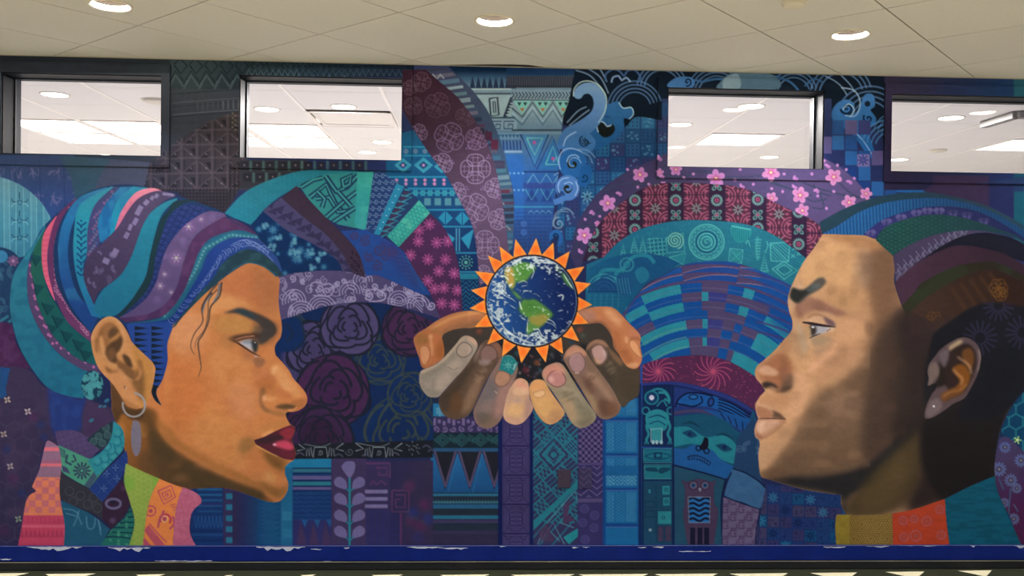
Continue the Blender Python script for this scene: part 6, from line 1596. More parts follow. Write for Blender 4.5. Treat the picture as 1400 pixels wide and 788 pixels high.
# left hand
finger('665,427 645,425 622,428 600,437 584,448 571,456! 590,462 603,470 607,488! 604,462 614,453 630,449 648,448 658,440 668,430!', '#b5734a', 'index_finger')
fs('600,460 620,452 650,448 660,438 640,440 610,450', '#7a563c', .8, 3); stroke('588,452 606,441 625,433 645,429 658,428', 3.4, '#d9995f', .85, _fm, feather=1.5); fs('610,446 640,434 655,432 640,442 615,452', '#a86f4c', .6, 3); fs('578,455 592,448 602,452 598,462 585,462', '#a06a3c', .7, 3)
finger('571,456! 580,452 592,454 603,461 607,476 606,489 594,499 582,504.5 576,501 573,489 567.5,474 565.5,463', '#b26c44', 'thumb_tip')
fs('566,462 575,455 586,462 584,470 572,474', '#8a6238', .7, 3); fs('604,465 608,480 600,494 595,480', '#96582f', .7, 3); stroke('588,462 590,472 591,486', 2.6, '#e0a070', .9, _fm, feather=1); circle(589, 460, 3, '#e4aa74', .8, _fm, feather=1.5)
nail('573.5,477 579,472.5 585,474 588,481 587,491 581,500 576,496', '#cc8c62', '#8a5434'); stroke('576,501 583,504 592,499', 2, '#7e5038', .8, _fm, feather=1)
finger('638,459 648,463 653,472 649,483 634,505 620,520 605,537 598,543.5 585,542 576,531 573,520 575,508 582,504.5 595,499 607,489 624,470 630,462', '#978878')
fs('575,510 600,497 618,482 622,486 600,510 585,520 576,522', '#857b6b', .85, 4); stroke('576,510 595,500 610,489 625,471 636,461', 2.4, '#d0b090', .9, _fm, feather=1); fs('598,520 612,510 618,518 605,532 594,534', '#aa9684', .8, 4); fs('612,500 628,492 632,500 620,508', '#b09a86', .8, 3); fs('574,525 585,540 598,543 602,536 585,532', '#7f7668', .7, 3); fs('636,460 650,464 652,474 644,468', '#c99c7c', .8, 2)
nail('625,476 632,468.5 640,470 646,478 641,486 632,489 625,484', '#a8917e', '#4c443e'); stroke('612,502 620,506 627,503', 1.2, '#6e6458', .7, _fm); stroke('594,516 592,530 596,540', 1.6, '#77705f', .6, _fm, feather=1)
finger('664,465 672,465 682,470 687,480 685,490 676,500 668,515 660,530 652,548 645,562 636,571 622,574 610,570 603,562 600,546 612,530 634,505 650,484 656,473', '#5b4739')
fs('600,545 625,518 645,495 655,485 650,500 630,530 615,560 605,560', '#43382f', .85, 4); fs('635,545 650,520 660,512 655,535 642,560 630,565', '#836650', .85, 4); fs('615,545 628,535 632,560 618,568', '#60432f', .8, 4); fs('650,478 660,470 655,488 648,496', '#7c6458', .8, 2); fs('668,466 684,472 686,488 680,486', '#8a5c48', .8, 2)
nail('656,487 660,476 668,472 677,477 680,488 673,494 662,497', '#7d6058', '#4a3830'); fs('655,492 672,494 664,500 655,498', '#938076', .8, 1.5)
for s in ('650,512 656,518 662,516', '648,518 656,522', '655,507 664,509', '660,503 666,507'): stroke(s, 1.8, '#a08468', .7, _fm, feather=.7)
finger('687,487 700,487 707,498 707,510 700,530 694,550 688,568 680,580 668,586.5 657,584 650,577 647,564 650,555 660,534 670,513 678,500', '#7d6259')
fs('655,545 665,522 678,515 680,540 668,565 655,570', '#6a6260', .85, 5); fs('682,535 700,515 696,545 684,570 676,568', '#9c7468', .85, 4); fs('660,570 676,572 682,576 668,586 656,580', '#75614e', .8, 3); fs('650,568 665,562 672,572 658,580', '#5a5046', .6, 3); fs('655,555 672,548 678,560 664,565', '#8a6e62', .6, 3)
nail('681,508 690,508 698,514 695,524 686,529 678,526 676,518', '#a67a60', '#5c4840')
tn = part('teal_painted_nail', hnd, 'fingernail tip painted teal with a pale star')
fill('687,488! 698,486.5 707.5,496! 706,503 700,513! 690,508 682,506!', '#2b9292', part=tn, mask='tn'); stroke('687,488 698,486.5 707.5,496 700,513 682,506 687,488', 1.3, '#9fd6cc', .8, 'tn')
for k in range(8): line(695, 499, 695+8*math.cos(k*.785), 499+8*math.sin(k*.785), .8, '#7cccc0', .8, 'tn')
ring(695, 500, 3.2, 1, '#7cccc0', .8, 'tn'); stroke('705,497 702,506', 1.8, '#c8ece4', .9, 'tn')
stroke('676,535 680,538', 1.4, '#b0a098', .7, _fm)
finger('713,517.5 720,521 723,528 724,545 729,558 720,573 712,579.5 703,581 693,577 688,569 690,555 695,536 701,526 706,519', '#c89c78')
fs('722,540 729,558 718,576 716,560', '#a37c70', .85, 3); fs('692,540 702,530 702,545 694,556', '#b08a74', .7, 3); fs('696,556 712,552 716,562 706,570 694,566', '#d2a26c', .85, 3); fs('690,568 704,574 714,570 706,581 694,578', '#c09078', .8, 3); fs('706,519 720,524 720,534 706,530', '#d9947a', .8, 3); fs('704,530 720,532 718,542 703,540', '#d6a884', .85, 2); stroke('703,541 712,543 720,540', 1.4, '#a88468', .7, _fm, feather=.8); fs('704,545 714,546 708,552 702,550', '#a88c82', .6, 2)
# right hand
finger('734,519 744,521 750,531 760,546 768,557 772,565 767,573 756,580 745,578.5 734,566 728,553 724,540 724,529 728,522', '#c8945f')
fs('726,528 734,520 744,523 740,532 728,535', '#d8965f', .8, 3); fs('730,550 745,545 758,555 755,570 740,568', '#d0a064', .7, 5); fs('755,560 770,566 760,578 750,576', '#b0805a', .8, 3); stroke('725,533 727,550 735,566 746,577', 2, '#a87c50', .7, _fm, feather=1)
nail('729,538 735,535 744,534 745,540 738,544 731,543', '#d8aa7a', '#a87850')
finger('760,496 768,498 774,505 782,518 800,546 814,566 814,574 808,580 797,585.5 788,584 780,576 768,555 754,534 746,524 741,512 746,502', '#8f7f66')
fs('741,512 748,500 762,497 772,505 770,515 755,525', '#c8846e', .9, 3); fs('768,548 780,548 788,570 782,578', '#a88a68', .85, 4); fs('788,545 800,550 812,570 800,575 790,560', '#77705a', .8, 4); fs('790,576 812,572 806,582 795,585', '#6e6450', .7, 3); stroke('766,530 785,535 800,556', 2, '#a69a84', .5, _fm, feather=2)
nail('748,518 754,509 765,506.5 773,517 772,525 762,529.5 752,525', '#b47c74', '#5c3c3c'); fs('750,516 756,516 757,521 753,522', '#d8a898', .8, 1); fs('755,507 765,504 770,510 760,508', '#d99a80', .8, 1.5)
for s in ('770,543 776,541 784,536', '774,549 780,546 786,544', '768,538 776,537'): stroke(s, 1.5, '#5f5644', .8, _fm, feather=.6)
finger('784,472 793,474 801,481 808,492 822,511 836,530 847,547 849,556 845,566 836,572 826,574 816,568 806,552 790,525 776,502 770,490 774,480', '#7c6150')
fs('772,490 776,478 788,473 802,482 798,488 780,486', '#c08668', .9, 2.5); fs('800,512 815,512 835,540 838,555 822,535', '#9a7860', .85, 4); fs('796,528 806,535 818,560 812,562', '#a08460', .8, 3); fs('820,545 835,550 842,562 828,570 818,560', '#5c4034', .8, 4); fs('796,515 806,520 815,535 808,540 798,528', '#66483c', .8, 3); fs('830,555 844,548 846,562 836,570', '#74503e', .8, 3)
nail('777,493 783,484.5 793,483 800,493 799,504 790,510.5 781,506', '#9e7a76', '#5a4440'); stroke('779,488 785,482.5 793,482', 1.8, '#d8a68c', .8, _fm, feather=.7); stroke('786,510.5 792,510', 1.6, '#c8aa98', .8, _fm)
for s in ('800,523 808,520 814,515', '802,528 810,525', '804,518 810,514'): stroke(s, 1.5, '#4e382e', .8, _fm, feather=.6)
finger('816,464 826,466 833,474 848,489 858,500 873,504 874.5,520 873,540 861,549 853,557 848,553 836,530 822,511 808,492 801,480 805,470', '#4b4035')
fs('801,480 806,469 816,464 828,468 832,476 815,470', '#a4775c', .9, 2.5); fs('830,476 842,484 852,496 848,500 838,490', '#7e5e46', .85, 2.5); fs('845,515 870,508 873,535 855,548', '#443a2e', .6, 5); fs('812,495 822,508 838,530 832,510', '#3a332c', .7, 3)
nail('808,480 814,472.5 823,472 829,483 829,491 823,498 815,496', '#b48c80', '#4e3a30'); fs('812,490 822,496 816,498', '#c89a6c', .7, 1); fs('824,478 829,482 828,490 825,486', '#cbb0a4', .7, 1)
for s in ('828,502 834,497 838,499', '830,508 838,503 842,504', '834,511 842,507', '832,496 836,494'): stroke(s, 1.8, '#8a7a60', .75, _fm, feather=.7)
finger('788,426 808,420.5 830,419.5 840,422 850,431 860,442 873,455 876,463 875,473 878,488 876,497 871,503.5 863,504 855,499 846,484! 839,475 837,462 830,450 820,442 805,443! 797,437', '#bb764e', 'index_finger')
fs('800,443 820,440 832,450 838,465 845,482 838,480 828,458', '#6a4a38', .9, 3.5); fs('790,428 808,424 815,436 800,440', '#a87c6c', .7, 4); fs('826,425 836,424 850,440 846,446 832,434', '#e0a070', .85, 3); fs('836,456 846,452 850,475 845,482', '#a86640', .7, 3); fs('858,452 872,456 874,466 862,462', '#c07a5c', .7, 3); stroke('856,461 857,469', 3, '#e6ae7c', .85, _fm, feather=1); fs('846,480 858,478 866,495 858,500', '#9a5c38', .7, 3)
nail('861,466 867,465.5 872,471 876,483 877,490 868,484 861,474', '#dc9a6a', '#96603e'); stroke('862,464 870,462 875,466', 2, '#7c4c30', .8, _fm, feather=1); fs('856,499 866,503 874,498 866,496', '#d8a074', .7, 2)
# ---- sun rays and globe
CX, CY, RG = 727.0, 412.0, 61.8
sun = part('sun', None, 'orange sun with twenty triangular rays behind the globe')
circle(CX, CY, 64.5, '#1c1c2c', 1, None, sun)
for x, y in ((704.7, 327), (733, 326), (756.6, 332), (778.8, 344), (799, 364.6), (807.7, 388), (809.6, 417), (804.6, 442.6), (791.8, 467), (769.8, 484), (746, 495.6), (712.6, 496.6), (686.4, 487.7), (666.3, 471), (648.8, 447.6), (642.3, 422), (644, 397), (649.4, 371), (667, 349.5), (683, 337)):
    t = math.atan2(y-CY, x-CX); h = math.radians(8.6)
    b1 = (CX+63.5*math.cos(t-h), CY+63.5*math.sin(t-h)); b2 = (CX+63.5*math.cos(t+h), CY+63.5*math.sin(t+h))
    poly([(x+1.5, y+1.5), b1, b2], '#2a2430', .6, feather=1)
    rp = part('sun_ray', sun, None); poly([(x, y), b1, b2], '#fb9a3e', part=rp, mask='ray')
    mx, my = (x+b1[0]+b2[0])/3, (y+b1[1]+b2[1])/3
    circle(mx, my, 6.5, '#f46a28', .85, 'ray', feather=3.5); stroke([b1, (x, y), b2], 1.6, '#ffb45c', .6, 'ray', raw=True)
glo = part('globe', sun, 'blue green globe showing the Americas under clouds')
circle(CX, CY, RG, ('#2a5ca0', '#1c2f66', (690, 440), (770, 420)), 1, None, glo, mask='glo')
def gs_(s, c, a=1, f=1): fill(s, c, a, f, 'glo')
gs_('665,412 672,440 700,470 690,420', '#2f6ab0', .6, 8)
gs_('691,367 700,365 704,361 715,358 726,361 733,366 729,372 725,377 720,384 712,386 706,386 704,392 700,396 706,400 713,408 710,410 702,402 695,390 690,378', '#5f9144'); gs_('691,367 700,366 703,384 701,394 695,389 691,379', '#c79a48', .9, 1.5); gs_('712,364 724,364 722,378 712,380', '#4a8238', .7, 3)
gs_('710,418 716,409 722,411 730,409 740,415 748,421 756,429 755,433 747,440 738,449 730,452 724,457 720.5,457 720,448 723,437 716,432 710,426', '#56863e'); gs_('724,434 745,430 750,436 738,446 726,442', '#a08a42', .85, 2.5); gs_('718,412 730,412 740,420 728,428 718,426', '#4a7c3a', .8, 3); gs_('722,444 734,446 726,455 721,455', '#5f8a48', .8, 1.5)
gs_('757,364 762,364 768,374 764,372', '#6a8c52', .9, 1); gs_('768,372 774,376 780,386 784,396 778,392 772,386 768,378', '#4f8546', .95, 1)
CW = '#dfe9de'
g = np.random.default_rng(12)
for s, w_ in (('700,362 712,354 726,352 742,352', 4), ('720,368 728,362 735,357', 3.4), ('738,360 746,356 752,362', 5), ('745,364 752,370 750,376', 5), ('755,356 765,362 772,370', 3.5), ('770,374 776,384 784,396', 2.4), ('682,378 690,378 696,384', 4), ('688,368 684,376', 3), ('726,382 730,372 728,366', 2.2), ('707,388 716,384 722,388', 1.8), ('712,392 722,390', 1.4),
              ('672,400 680,404 692,410', 1.8), ('680,395 690,404 700,409 706,414', 2.2), ('668,409 678,413', 2.2), ('697,417 706,423', 2), ('710,412 712,420 714,424', 3.4), ('722,436 721,446 720.5,457', 1.8), ('712,434 719,438', 3), ('733,402 739,407', 2), ('762,405 770,404 768,412', 4), ('762,426 771,424', 2), ('780,418 785,414', 2), ('748,436 756,440 760,446', 2.2), ('745,440 756,444 761,450', 1.6),
              ('668,424 674,432 684,440 692,452 706,462', 4.5), ('690,450 704,460 716,466 730,470', 4.5), ('701,447 704,456 712,456 718,460', 2), ('716,468 728,458 740,464 750,466', 3), ('730,452 736,450 740,458 746,462', 3.5), ('712,470 730,473 748,470', 4), ('688,454 700,466 712,471', 3), ('672,438 680,446', 1.6), ('770,458 780,448 786,436', 2), ('755,465 768,458', 1.8), ('676,364 690,356', 2), ('668,390 674,376', 1.6)):
    stroke(s, w_*.72, CW, .8, 'glo', taper=(.2, 1, .6, 1, .1))
for k in range(130):
    t = g.random()*6.28; r = RG*(.2+.78*g.random()**.5); x, y = CX+r*math.cos(t), CY+r*math.sin(t)
    if y > 450 or y < 372 or x < 700: circle(x, y, .8+g.random()*1.6, CW, .7, 'glo', ry=.6+g.random(), rot=g.random()*3)
spiral(685, 392, 7, 2.4, 1.8, '#cfdcd8', .9, 'glo'); circle(685, 392, 2.2, '#dfe8e0', .9, 'glo', feather=1)
_cn = .55*vnoise(5, 3.2, 61)+.45*vnoise(2.4, 2, 62); _cm = vnoise(17, 11, 63)
_band = np.clip((378-YY)/16, 0, 1)+np.clip((YY-446)/12, 0, 1)*.95+np.clip((698-XX)/14, 0, 1)*.75+.34
pattern(p_noise(.52, .68, _cn*(.62+.38*np.clip(_band*(.5+_cm), 0, 1.3))), CW, 'glo', .85)
gs_('780,440 788,420 788,405 784,440 770,462 745,474 760,466', '#141c40', .5, 4)
ring(CX, CY, 61.2, 1.6, '#b9c4c8', .55, 'glo'); ring(CX, CY, 62.8, 2.2, '#211d2c', .95)
# ==================================================================== painting: profile with cropped hair
# ground at the far right
rg = part('right_ground', None, 'dark teal and plum ground behind the cropped head')
fill('1272,262! 1475,230! 1475,760! 1355,760! 1362,600 1400,420 1400,330 1330,290', '#24385c', part=rg, mask='rg')
rect(1386, 262, 1475, 345, '#1a5866', .95); rect(1350, 250, 1386, 320, '#262c58', .9); fill('1262,262! 1275,252! 1352,252! 1352,292! 1310,276', '#3a2a4c')
hxp = part('teal_honeycomb', None, 'teal honeycomb patch with a small star flower')
fill('1475,500! 1420,520 1400,536 1384,556 1372,582 1372,595 1400,620! 1475,625!', '#174a70', mask='hxp', part=hxp); pattern(p_hex(19, 2.4, 1389, 577), '#2f8a94', 'hxp', .85); flower(1391, 602, 6, 5, '#a8c46a', '#d8e0a0', .9, pw=.3)
sun2 = part('sunflower_cloth', None, 'plum cloth with blue sunflowers')
fill('1366,600! 1378,598 1400,618! 1475,625! 1475,760! 1392,760! 1384,715 1366,680 1358,650', ('#4a3a78', '#4a2444', (1370, 610), (1390, 700)), mask='sun2', part=sun2)
for x, y, r in ((1374, 612, 8), (1366, 642, 10), (1382, 657, 9), (1390, 668, 7), (1386, 710, 8), (1396, 630, 9), (1373, 688, 7), (1410, 690, 9), (1415, 650, 9)):
    for k in range(12): circle(x+r*.7*math.cos(k*.5236), y+r*.7*math.sin(k*.5236), r*.34, '#6f8cc0', .75, 'sun2', ry=r*.16, rot=k*.5236)
    circle(x, y, r*.4, '#4a3a60', .9, 'sun2'); circle(x, y, r*.2, '#8a9a88', .7, 'sun2')
for s in ('1382,668 1380,690 1378,712', '1386,690 1392,700', '1366,655 1372,670'): stroke(s, 2, '#4f78a0', .7, 'sun2')
man = part('painted_profile', None, 'painted profile with cropped dark hair and shaded cheek')
fill('1124.5,321! 1135,318 1157,318 1180,321 1199.5,328 1216,341 1223.5,355 1223,370 1222,385 1227,403 1233,420! 1275,440! 1290,430 1400,400! 1475,380! 1475,540! 1400,530 1382,556 1370,580 1365,597 1360,630 1360,652! 1325,666 1292,683 1250,697 1220,703 1185,705 1157,704! 1150,690 1150,677! 1100,670 1052,656 1041,652 1038,640 1037,620 1039,608 1037.5,601! 1033,598 1031.5,589 1034,579 1037,573! 1035.5,569 1033,560 1033,552! 1039,542.5 1046,535! 1044,531 1040,525 1034,518 1032,510 1035,501 1043.5,493.5 1057,481.5 1070.5,466.5 1081,454.5 1083.7,446 1082.5,436 1079,426 1077,412 1079.5,398.5 1085,385 1093,368.5 1102,353.5 1114,338', '#c8966b', mask='man', part=man)
def ms(s, c, a=.85, f=6): fill(s, c, a, f, 'man')
# large shade of cheek, jaw and neck
ms('1215,330 1230,360 1232,420 1300,440 1420,420 1420,600 1360,660 1300,690 1150,710 1140,680 1040,660 1045,645 1062,622 1085,600 1098,575 1110,548 1130,530 1150,518 1165,505 1182,480 1190,460 1198,440 1195,410 1185,390 1178,360', '#67503e', .95, 12)
ms('1190,350 1228,350 1230,420 1205,460 1195,430 1188,390', '#846047', .7, 9)
ms('1205,450 1240,430 1270,460 1265,560 1235,610 1190,640 1180,600 1190,540 1195,500', '#47372f', .85, 12)
ms('1225,430 1260,440 1265,520 1245,580 1225,560 1222,500', '#3c3030', .8, 9)
ms('1100,560 1150,540 1180,560 1170,600 1120,620 1080,630 1085,600', '#6d5642', .6, 12)
ms('1130,545 1165,535 1180,560 1160,585 1130,575', '#806350', .5, 10)
ms('1040,656! 1070,652 1130,650 1180,638 1215,610 1240,580 1260,560 1265,590 1235,620 1200,660 1160,680 1157,706! 1148,700 1148,680 1090,668', '#262629', .95, 6)
ms('1160,690 1190,650 1225,615 1250,590 1265,600 1262,640 1245,680 1200,705 1160,704', '#4a3d2a', .9, 7); ms('1175,690 1200,655 1230,625 1240,650 1215,690 1190,703', '#5b4a32', .7, 8)
ms('1262,590 1300,575 1370,560 1365,650 1320,670 1255,700 1240,690 1258,650', '#2a2324', .92, 8); ms('1280,580 1340,540 1380,545 1360,640 1310,665 1285,640', '#201f22', .8, 10)
ms('1262,475 1290,440 1330,415 1420,405 1475,420 1475,560 1385,560 1370,600 1366,655 1300,690 1266,650 1258,600 1262,560', '#221f21', .96, 5)
ms('1232,425 1268,436 1276,470 1266,510 1264,570 1238,605 1218,590 1212,540 1224,480', '#302826', .9, 9); ms('1200,470 1225,440 1235,500 1222,580 1190,620 1180,580 1190,520', '#453730', .7, 10)
# lit planes
ms('1093,372 1115,340 1140,325 1168,335 1175,365 1165,392 1130,390 1095,388', '#d7a471', .85, 9); ms('1125,320 1150,317 1190,326 1210,340 1180,340 1140,328', '#a87850', .8, 5)
ms('1172,345 1190,345 1192,380 1178,395 1168,375', '#9f7f66', .6, 7); ms('1080,400 1092,385 1100,395 1084,425 1079,420', '#caa07a', .8, 3); ms('1130,396 1170,400 1175,420 1130,418', '#b98a5e', .6, 7)
ms('1088,412 1105,405 1140,420 1160,430 1140,432 1110,426 1092,436', '#8a6152', .85, 3.5); ms('1110,425 1135,428 1142,436 1125,432', '#d4a47a', .6, 2)
ms('1150,442 1172,430 1188,440 1175,460 1150,478 1128,498 1105,510 1112,495 1135,470', '#cf9a70', .9, 6); ms('1102,511 1118,492 1150,476 1140,488 1120,502', '#e0a980', .85, 3)
ms('1140,480 1170,470 1185,462 1176,490 1155,510 1130,520 1120,510', '#b58563', .7, 7); ms('1184,438 1195,445 1192,462 1184,455', '#7c5c46', .8, 4)
ms('1070,455 1085,450 1096,470 1102,490 1092,490 1080,475', '#a5805f', .7, 5); ms('1090,440 1100,455 1104,480 1098,482 1092,462', '#b0a088', .6, 3)
ms('1034,506 1048,492 1066,480 1082,495 1086,515 1078,530 1062,535 1050,525 1036,518', '#9a6446', .9, 4.5); ms('1064,470 1078,462 1082,480 1070,484', '#a4744f', .7, 4); ms('1037,505 1048,500 1066,510 1060,514 1042,512', '#cf9e7c', .9, 2.5); ms('1072,510 1085,514 1086,527 1077,535 1065,536 1070,525', '#4e3c34', .9, 3); ms('1068,500 1080,505 1076,520 1064,516', '#8a5a44', .7, 3)
npt = part('nostril', man); fill('1041,525 1048,522 1058,525 1064,531 1058,533 1050,530 1045,532', '#332b28', .95, 1, 'man', npt); ms('1052,528 1062,531 1060,535 1054,533', '#b08466', .8, 1); stroke('1060,536 1072,535 1082,527', 1.8, '#3c2e28', .8, 'man', feather=1)
ms('1086,510 1105,520 1100,560 1080,575 1070,560 1085,540', '#cf9b74', .85, 6); ms('1045,540 1075,540 1080,555 1055,553 1038,550', '#b8845f', .75, 4); ms('1042,610 1060,602 1078,580 1085,590 1066,618 1050,640 1040,640', '#c0926c', .85, 5); ms('1038,605 1046,606 1048,640 1041,650 1038,635', '#c79a72', .8, 3)
ms('1040,645 1060,640 1080,645 1060,655 1042,654', '#6a4f3c', .7, 4)
pattern(p_noise(.5, .85, vnoise(22, 14, 43)), '#d9a67a', 'man', .15, (1035, 330, 1190, 640)); pattern(p_noise(.5, .85, vnoise(16, 16, 44)), '#6a4c38', 'man', .16, (1050, 330, 1240, 660))
# mouth
ml = part('lips', man, 'soft brown painted lips')
fill('1033,552! 1044,552.5 1056,560 1066,564 1075,573.5! 1066,583 1052,594 1044,599.5 1036,601.5 1031.5,592 1033,582 1037.5,573.5! 1034,565', '#b88668', .95, .6, 'man', ml, mask='ml')
fill('1034,556 1050,560 1056,568 1050,573 1037,571', '#a06c50', .8, 2, 'ml'); stroke('1034,553 1046,555 1057,561', 1.8, '#e0b48c', .85, 'ml', feather=.6); fill('1054,560! 1066,565 1075,573.5! 1062,572 1055,570 1058,566', '#5a4436', .95, .8, 'ml'); stroke('1037,573 1050,572.5 1074,573', 1.6, '#4c342c', .9, 'man', taper=(.6, 1, 1))
fill('1036,578 1050,575 1066,576 1052,588 1040,594 1034,590', '#cf9f80', .85, 2, 'ml'); fill('1037,579 1046,576 1040,592 1036,588', '#e0b494', .8, 1.5, 'ml'); fill('1032,590 1038,594 1044,599 1035,601', '#a06850', .8, 1.5, 'ml'); stroke('1038,601 1050,596 1066,584 1074,575', 2, '#8a6046', .7, 'man', feather=1)
# brow and eye
mb = part('eyebrow', man)
fill('1080,405! 1083,393! 1092,396 1101,395 1110,387 1119,380 1127,380! 1130,386! 1123,394 1112,401 1104,405 1098,411 1091,415 1083,411', '#4e4c47', .92, 1.0, 'man', mb); ms('1080,406 1084,394 1096,398 1110,392 1114,395 1104,402 1096,409 1089,414', '#2b2d2b', .9, 1.3); ms('1102,397 1114,389 1122,390 1110,399', '#66706f', .7, 1.2)
me_ = part('eye', man)
ms('1098,440 1118,432 1135,438 1142,447 1120,442', '#d3a782', .8, 2.5); stroke('1104,435 1114,430 1126,433 1138,442', 1.6, '#6a4a40', .8, 'man', feather=.6); ms('1126,434 1140,440 1142,447 1132,445', '#5a4450', .75, 2)
fill('1107,446! 1116,444 1130,447 1137,449 1128,455 1116,459 1109,463! 1108,455', '#aaa6a8', 1, .6, 'man', me_); fill('1107,445 1115,446 1116,455 1110,460 1107.5,452', '#3a302a', 1, .6, 'man', me_); circle(1111.5, 447.5, 2.2, '#d8d8dc', .95, 'man', ry=1.5); ms('1102,448 1107,447 1108,457 1104,456', '#b89868', .8, 1.2)
stroke('1097,441 1106,442 1120,444.5 1142,447.5', 3.4, '#2a2228', .95, 'man', taper=(.5, 1.2, 1, .4)); stroke('1106,463 1112,460 1122,456', 1.8, '#2c2422', .9, 'man', taper=(.6, 1, .4)); ms('1132,450 1142,448 1136,453', '#d8c0a0', .9, .8); stroke('1130,453 1136,450', 1.2, '#6a3c3c', .8, 'man')
ms('1108,464 1125,460 1136,462 1126,472 1114,474', '#9a8468', .75, 3); stroke('1107,462 1107,470 1111,475', 1.6, '#d8b48c', .8, 'man', feather=.7); ms('1112,478 1130,472 1140,460 1136,474 1118,486', '#a08068', .6, 4)
# ---- bands over the head
def hb(e1, e2, c, name, lab=None, m=None): fill(between(e1, e2), c, raw=True, part=part(name, man, lab), mask=m)
hb('1120,304 1155,285 1190,272 1225,265 1262,263 1300,268 1350,282 1400,308', '1124,321 1150,306 1185,288 1215,277 1262,271 1300,273 1350,287 1400,316', '#2c4654', 'slate_head_band')
hb('1124.5,320 1145,309 1175,290 1212,277 1262,271 1300,273 1350,287 1400,315 1475,365', '1183,322 1205,302 1237,290 1270,283 1312,284 1350,295 1400,325 1475,378', ('#2f6ca4', '#22486e', (1200, 290), (1360, 295)), 'striped_head_band', None, 'mb1'); pattern(p_stripes(4.6, 1.3, -.05), '#1c3a62', 'mb1', .75)
hb('1180,321 1205,302 1237,290 1270,283 1312,284 1350,295 1400,325 1475,378', '1196,327 1212,310 1250,297 1287,294 1325,300 1375,317 1400,330 1475,384', ('#37367a', '#262a56', (1220, 300), (1360, 305)), 'butterfly_head_band', None, 'mb2')
for x, y in ((1190, 318), (1212, 303), (1232, 297), (1253, 291), (1268, 288), (1284, 288), (1303, 291), (1322, 294), (1345, 302)):
    for s in (-1, 1): circle(x+s*4, y-1, 4, '#6f62a4' if x < 1300 else '#44406e', .75, 'mb2', ry=3, rot=s*.5); circle(x+s*3, y+3, 2.6, '#5c5292', .7, 'mb2')
hb('1197,328 1212,310 1250,297 1287,294 1325,300 1375,317 1400,330 1475,384', '1222,351 1240,337 1275,322 1312,316 1350,317 1400,331 1475,386', ('#2f5f58', '#263f48', (1230, 320), (1360, 320)), 'green_head_band', None, 'mb3'); pattern(p_scales(11, 1.6, 1230, 320), '#1f4442', 'mb3', .8)
hb('1221,350 1240,337 1275,322 1312,316 1350,317 1400,331', '1225,386 1250,362 1270,348 1300,330 1322,322 1335,318', '#4a3d5e', 'chevron_head_band', None, 'mb4')
for k in range(12):
    x, y = 1224+k*8.5, 378-k*5.6
    for q in (0, 9): stroke([(x-6, y-12+q), (x+1, y-3+q), (x+7, y-13+q)], 1.2, '#8f8ca8', .75, 'mb4', raw=True)
    stroke([(x-6, y-6), (x+1, y+3), (x+7, y-7)], 1.0, '#8f8ca8', .6, 'mb4', raw=True)
hb('1262,354 1285,338 1310,325 1335,319 1360,320 1400,334 1475,388', '1255,365 1275,350 1300,338 1322,336 1358,343 1386,354 1410,364 1475,410', '#1e1f2c', 'black_head_band')
hb('1223,387 1250,362 1275,348 1300,338 1322,336 1358,343 1386,354 1475,410', '1234,422 1250,400 1262,386 1300,367 1337,359 1375,364 1475,420', ('#46303f', '#33242e', (1250, 380), (1370, 355)), 'plum_head_band')
hb('1233,418 1250,400 1262,386 1300,367 1337,359 1375,364 1475,420', '1240,435 1262,410 1300,386 1337,371 1375,374 1475,430', ('#303024', '#2a2720', (1250, 410), (1360, 370)), 'olive_head_band', None, 'mb5'); pattern(p_noise(.5, .8, N20), '#2f3a2a', 'mb5', .5)
hb('1239,432 1262,410 1300,386 1337,371 1375,374 1475,430', '1245,460 1272,455 1300,438 1330,420 1370,420 1475,470', ('#41302a', '#30221f', (1260, 430), (1370, 390)), 'brown_head_band', None, 'mb6')
for k in range(5): stroke('%d,%d %d,%d' % (1300+k*13, 392-k*5, 1322+k*13, 426-k*6), 5, '#4d3522', .5, 'mb6', feather=2)
for x, y, r in ((1365, 394, 13), (1277, 438, 12), (1368, 402, 10)):
    for k in range(6): ring(x+r*.5*math.cos(k*1.047), y+r*.5*math.sin(k*1.047), r*.5, 1.4, '#5f4022', .75, None)
    circle(x, y, 2, '#6a4524', .8)
fill('1236,425 1262,428 1300,436 1285,455 1272,480 1240,480', '#33292a', .75, 9, 'man')
hr = part('cropped_hair', man, 'black cropped hair with faint purple feathers')
fill('1272,470! 1278,455 1300,440 1330,420 1355,414 1400,420 1475,440! 1475,540! 1420,525 1395,540 1378,560 1350,575! 1310,570 1335,520 1342,490 1338,472 1325,462 1310,462 1290,474 1272,495 1266,510!', '#1f2026', 1, 2, mask='hr', part=hr)
for x, y, r in ((1365, 418, 22), (1340, 462, 24), (1398, 455, 24)):
    for k in range(16):
        t = k*.3927+.2; line(x+r*.3*math.cos(t), y+r*.3*math.sin(t), x+r*math.cos(t), y+r*math.sin(t), 3, '#34304a', .7, 'hr')
fill('1265,505! 1272,490 1280,478 1275,520 1262,560', '#23242a', .8, 3, 'man')
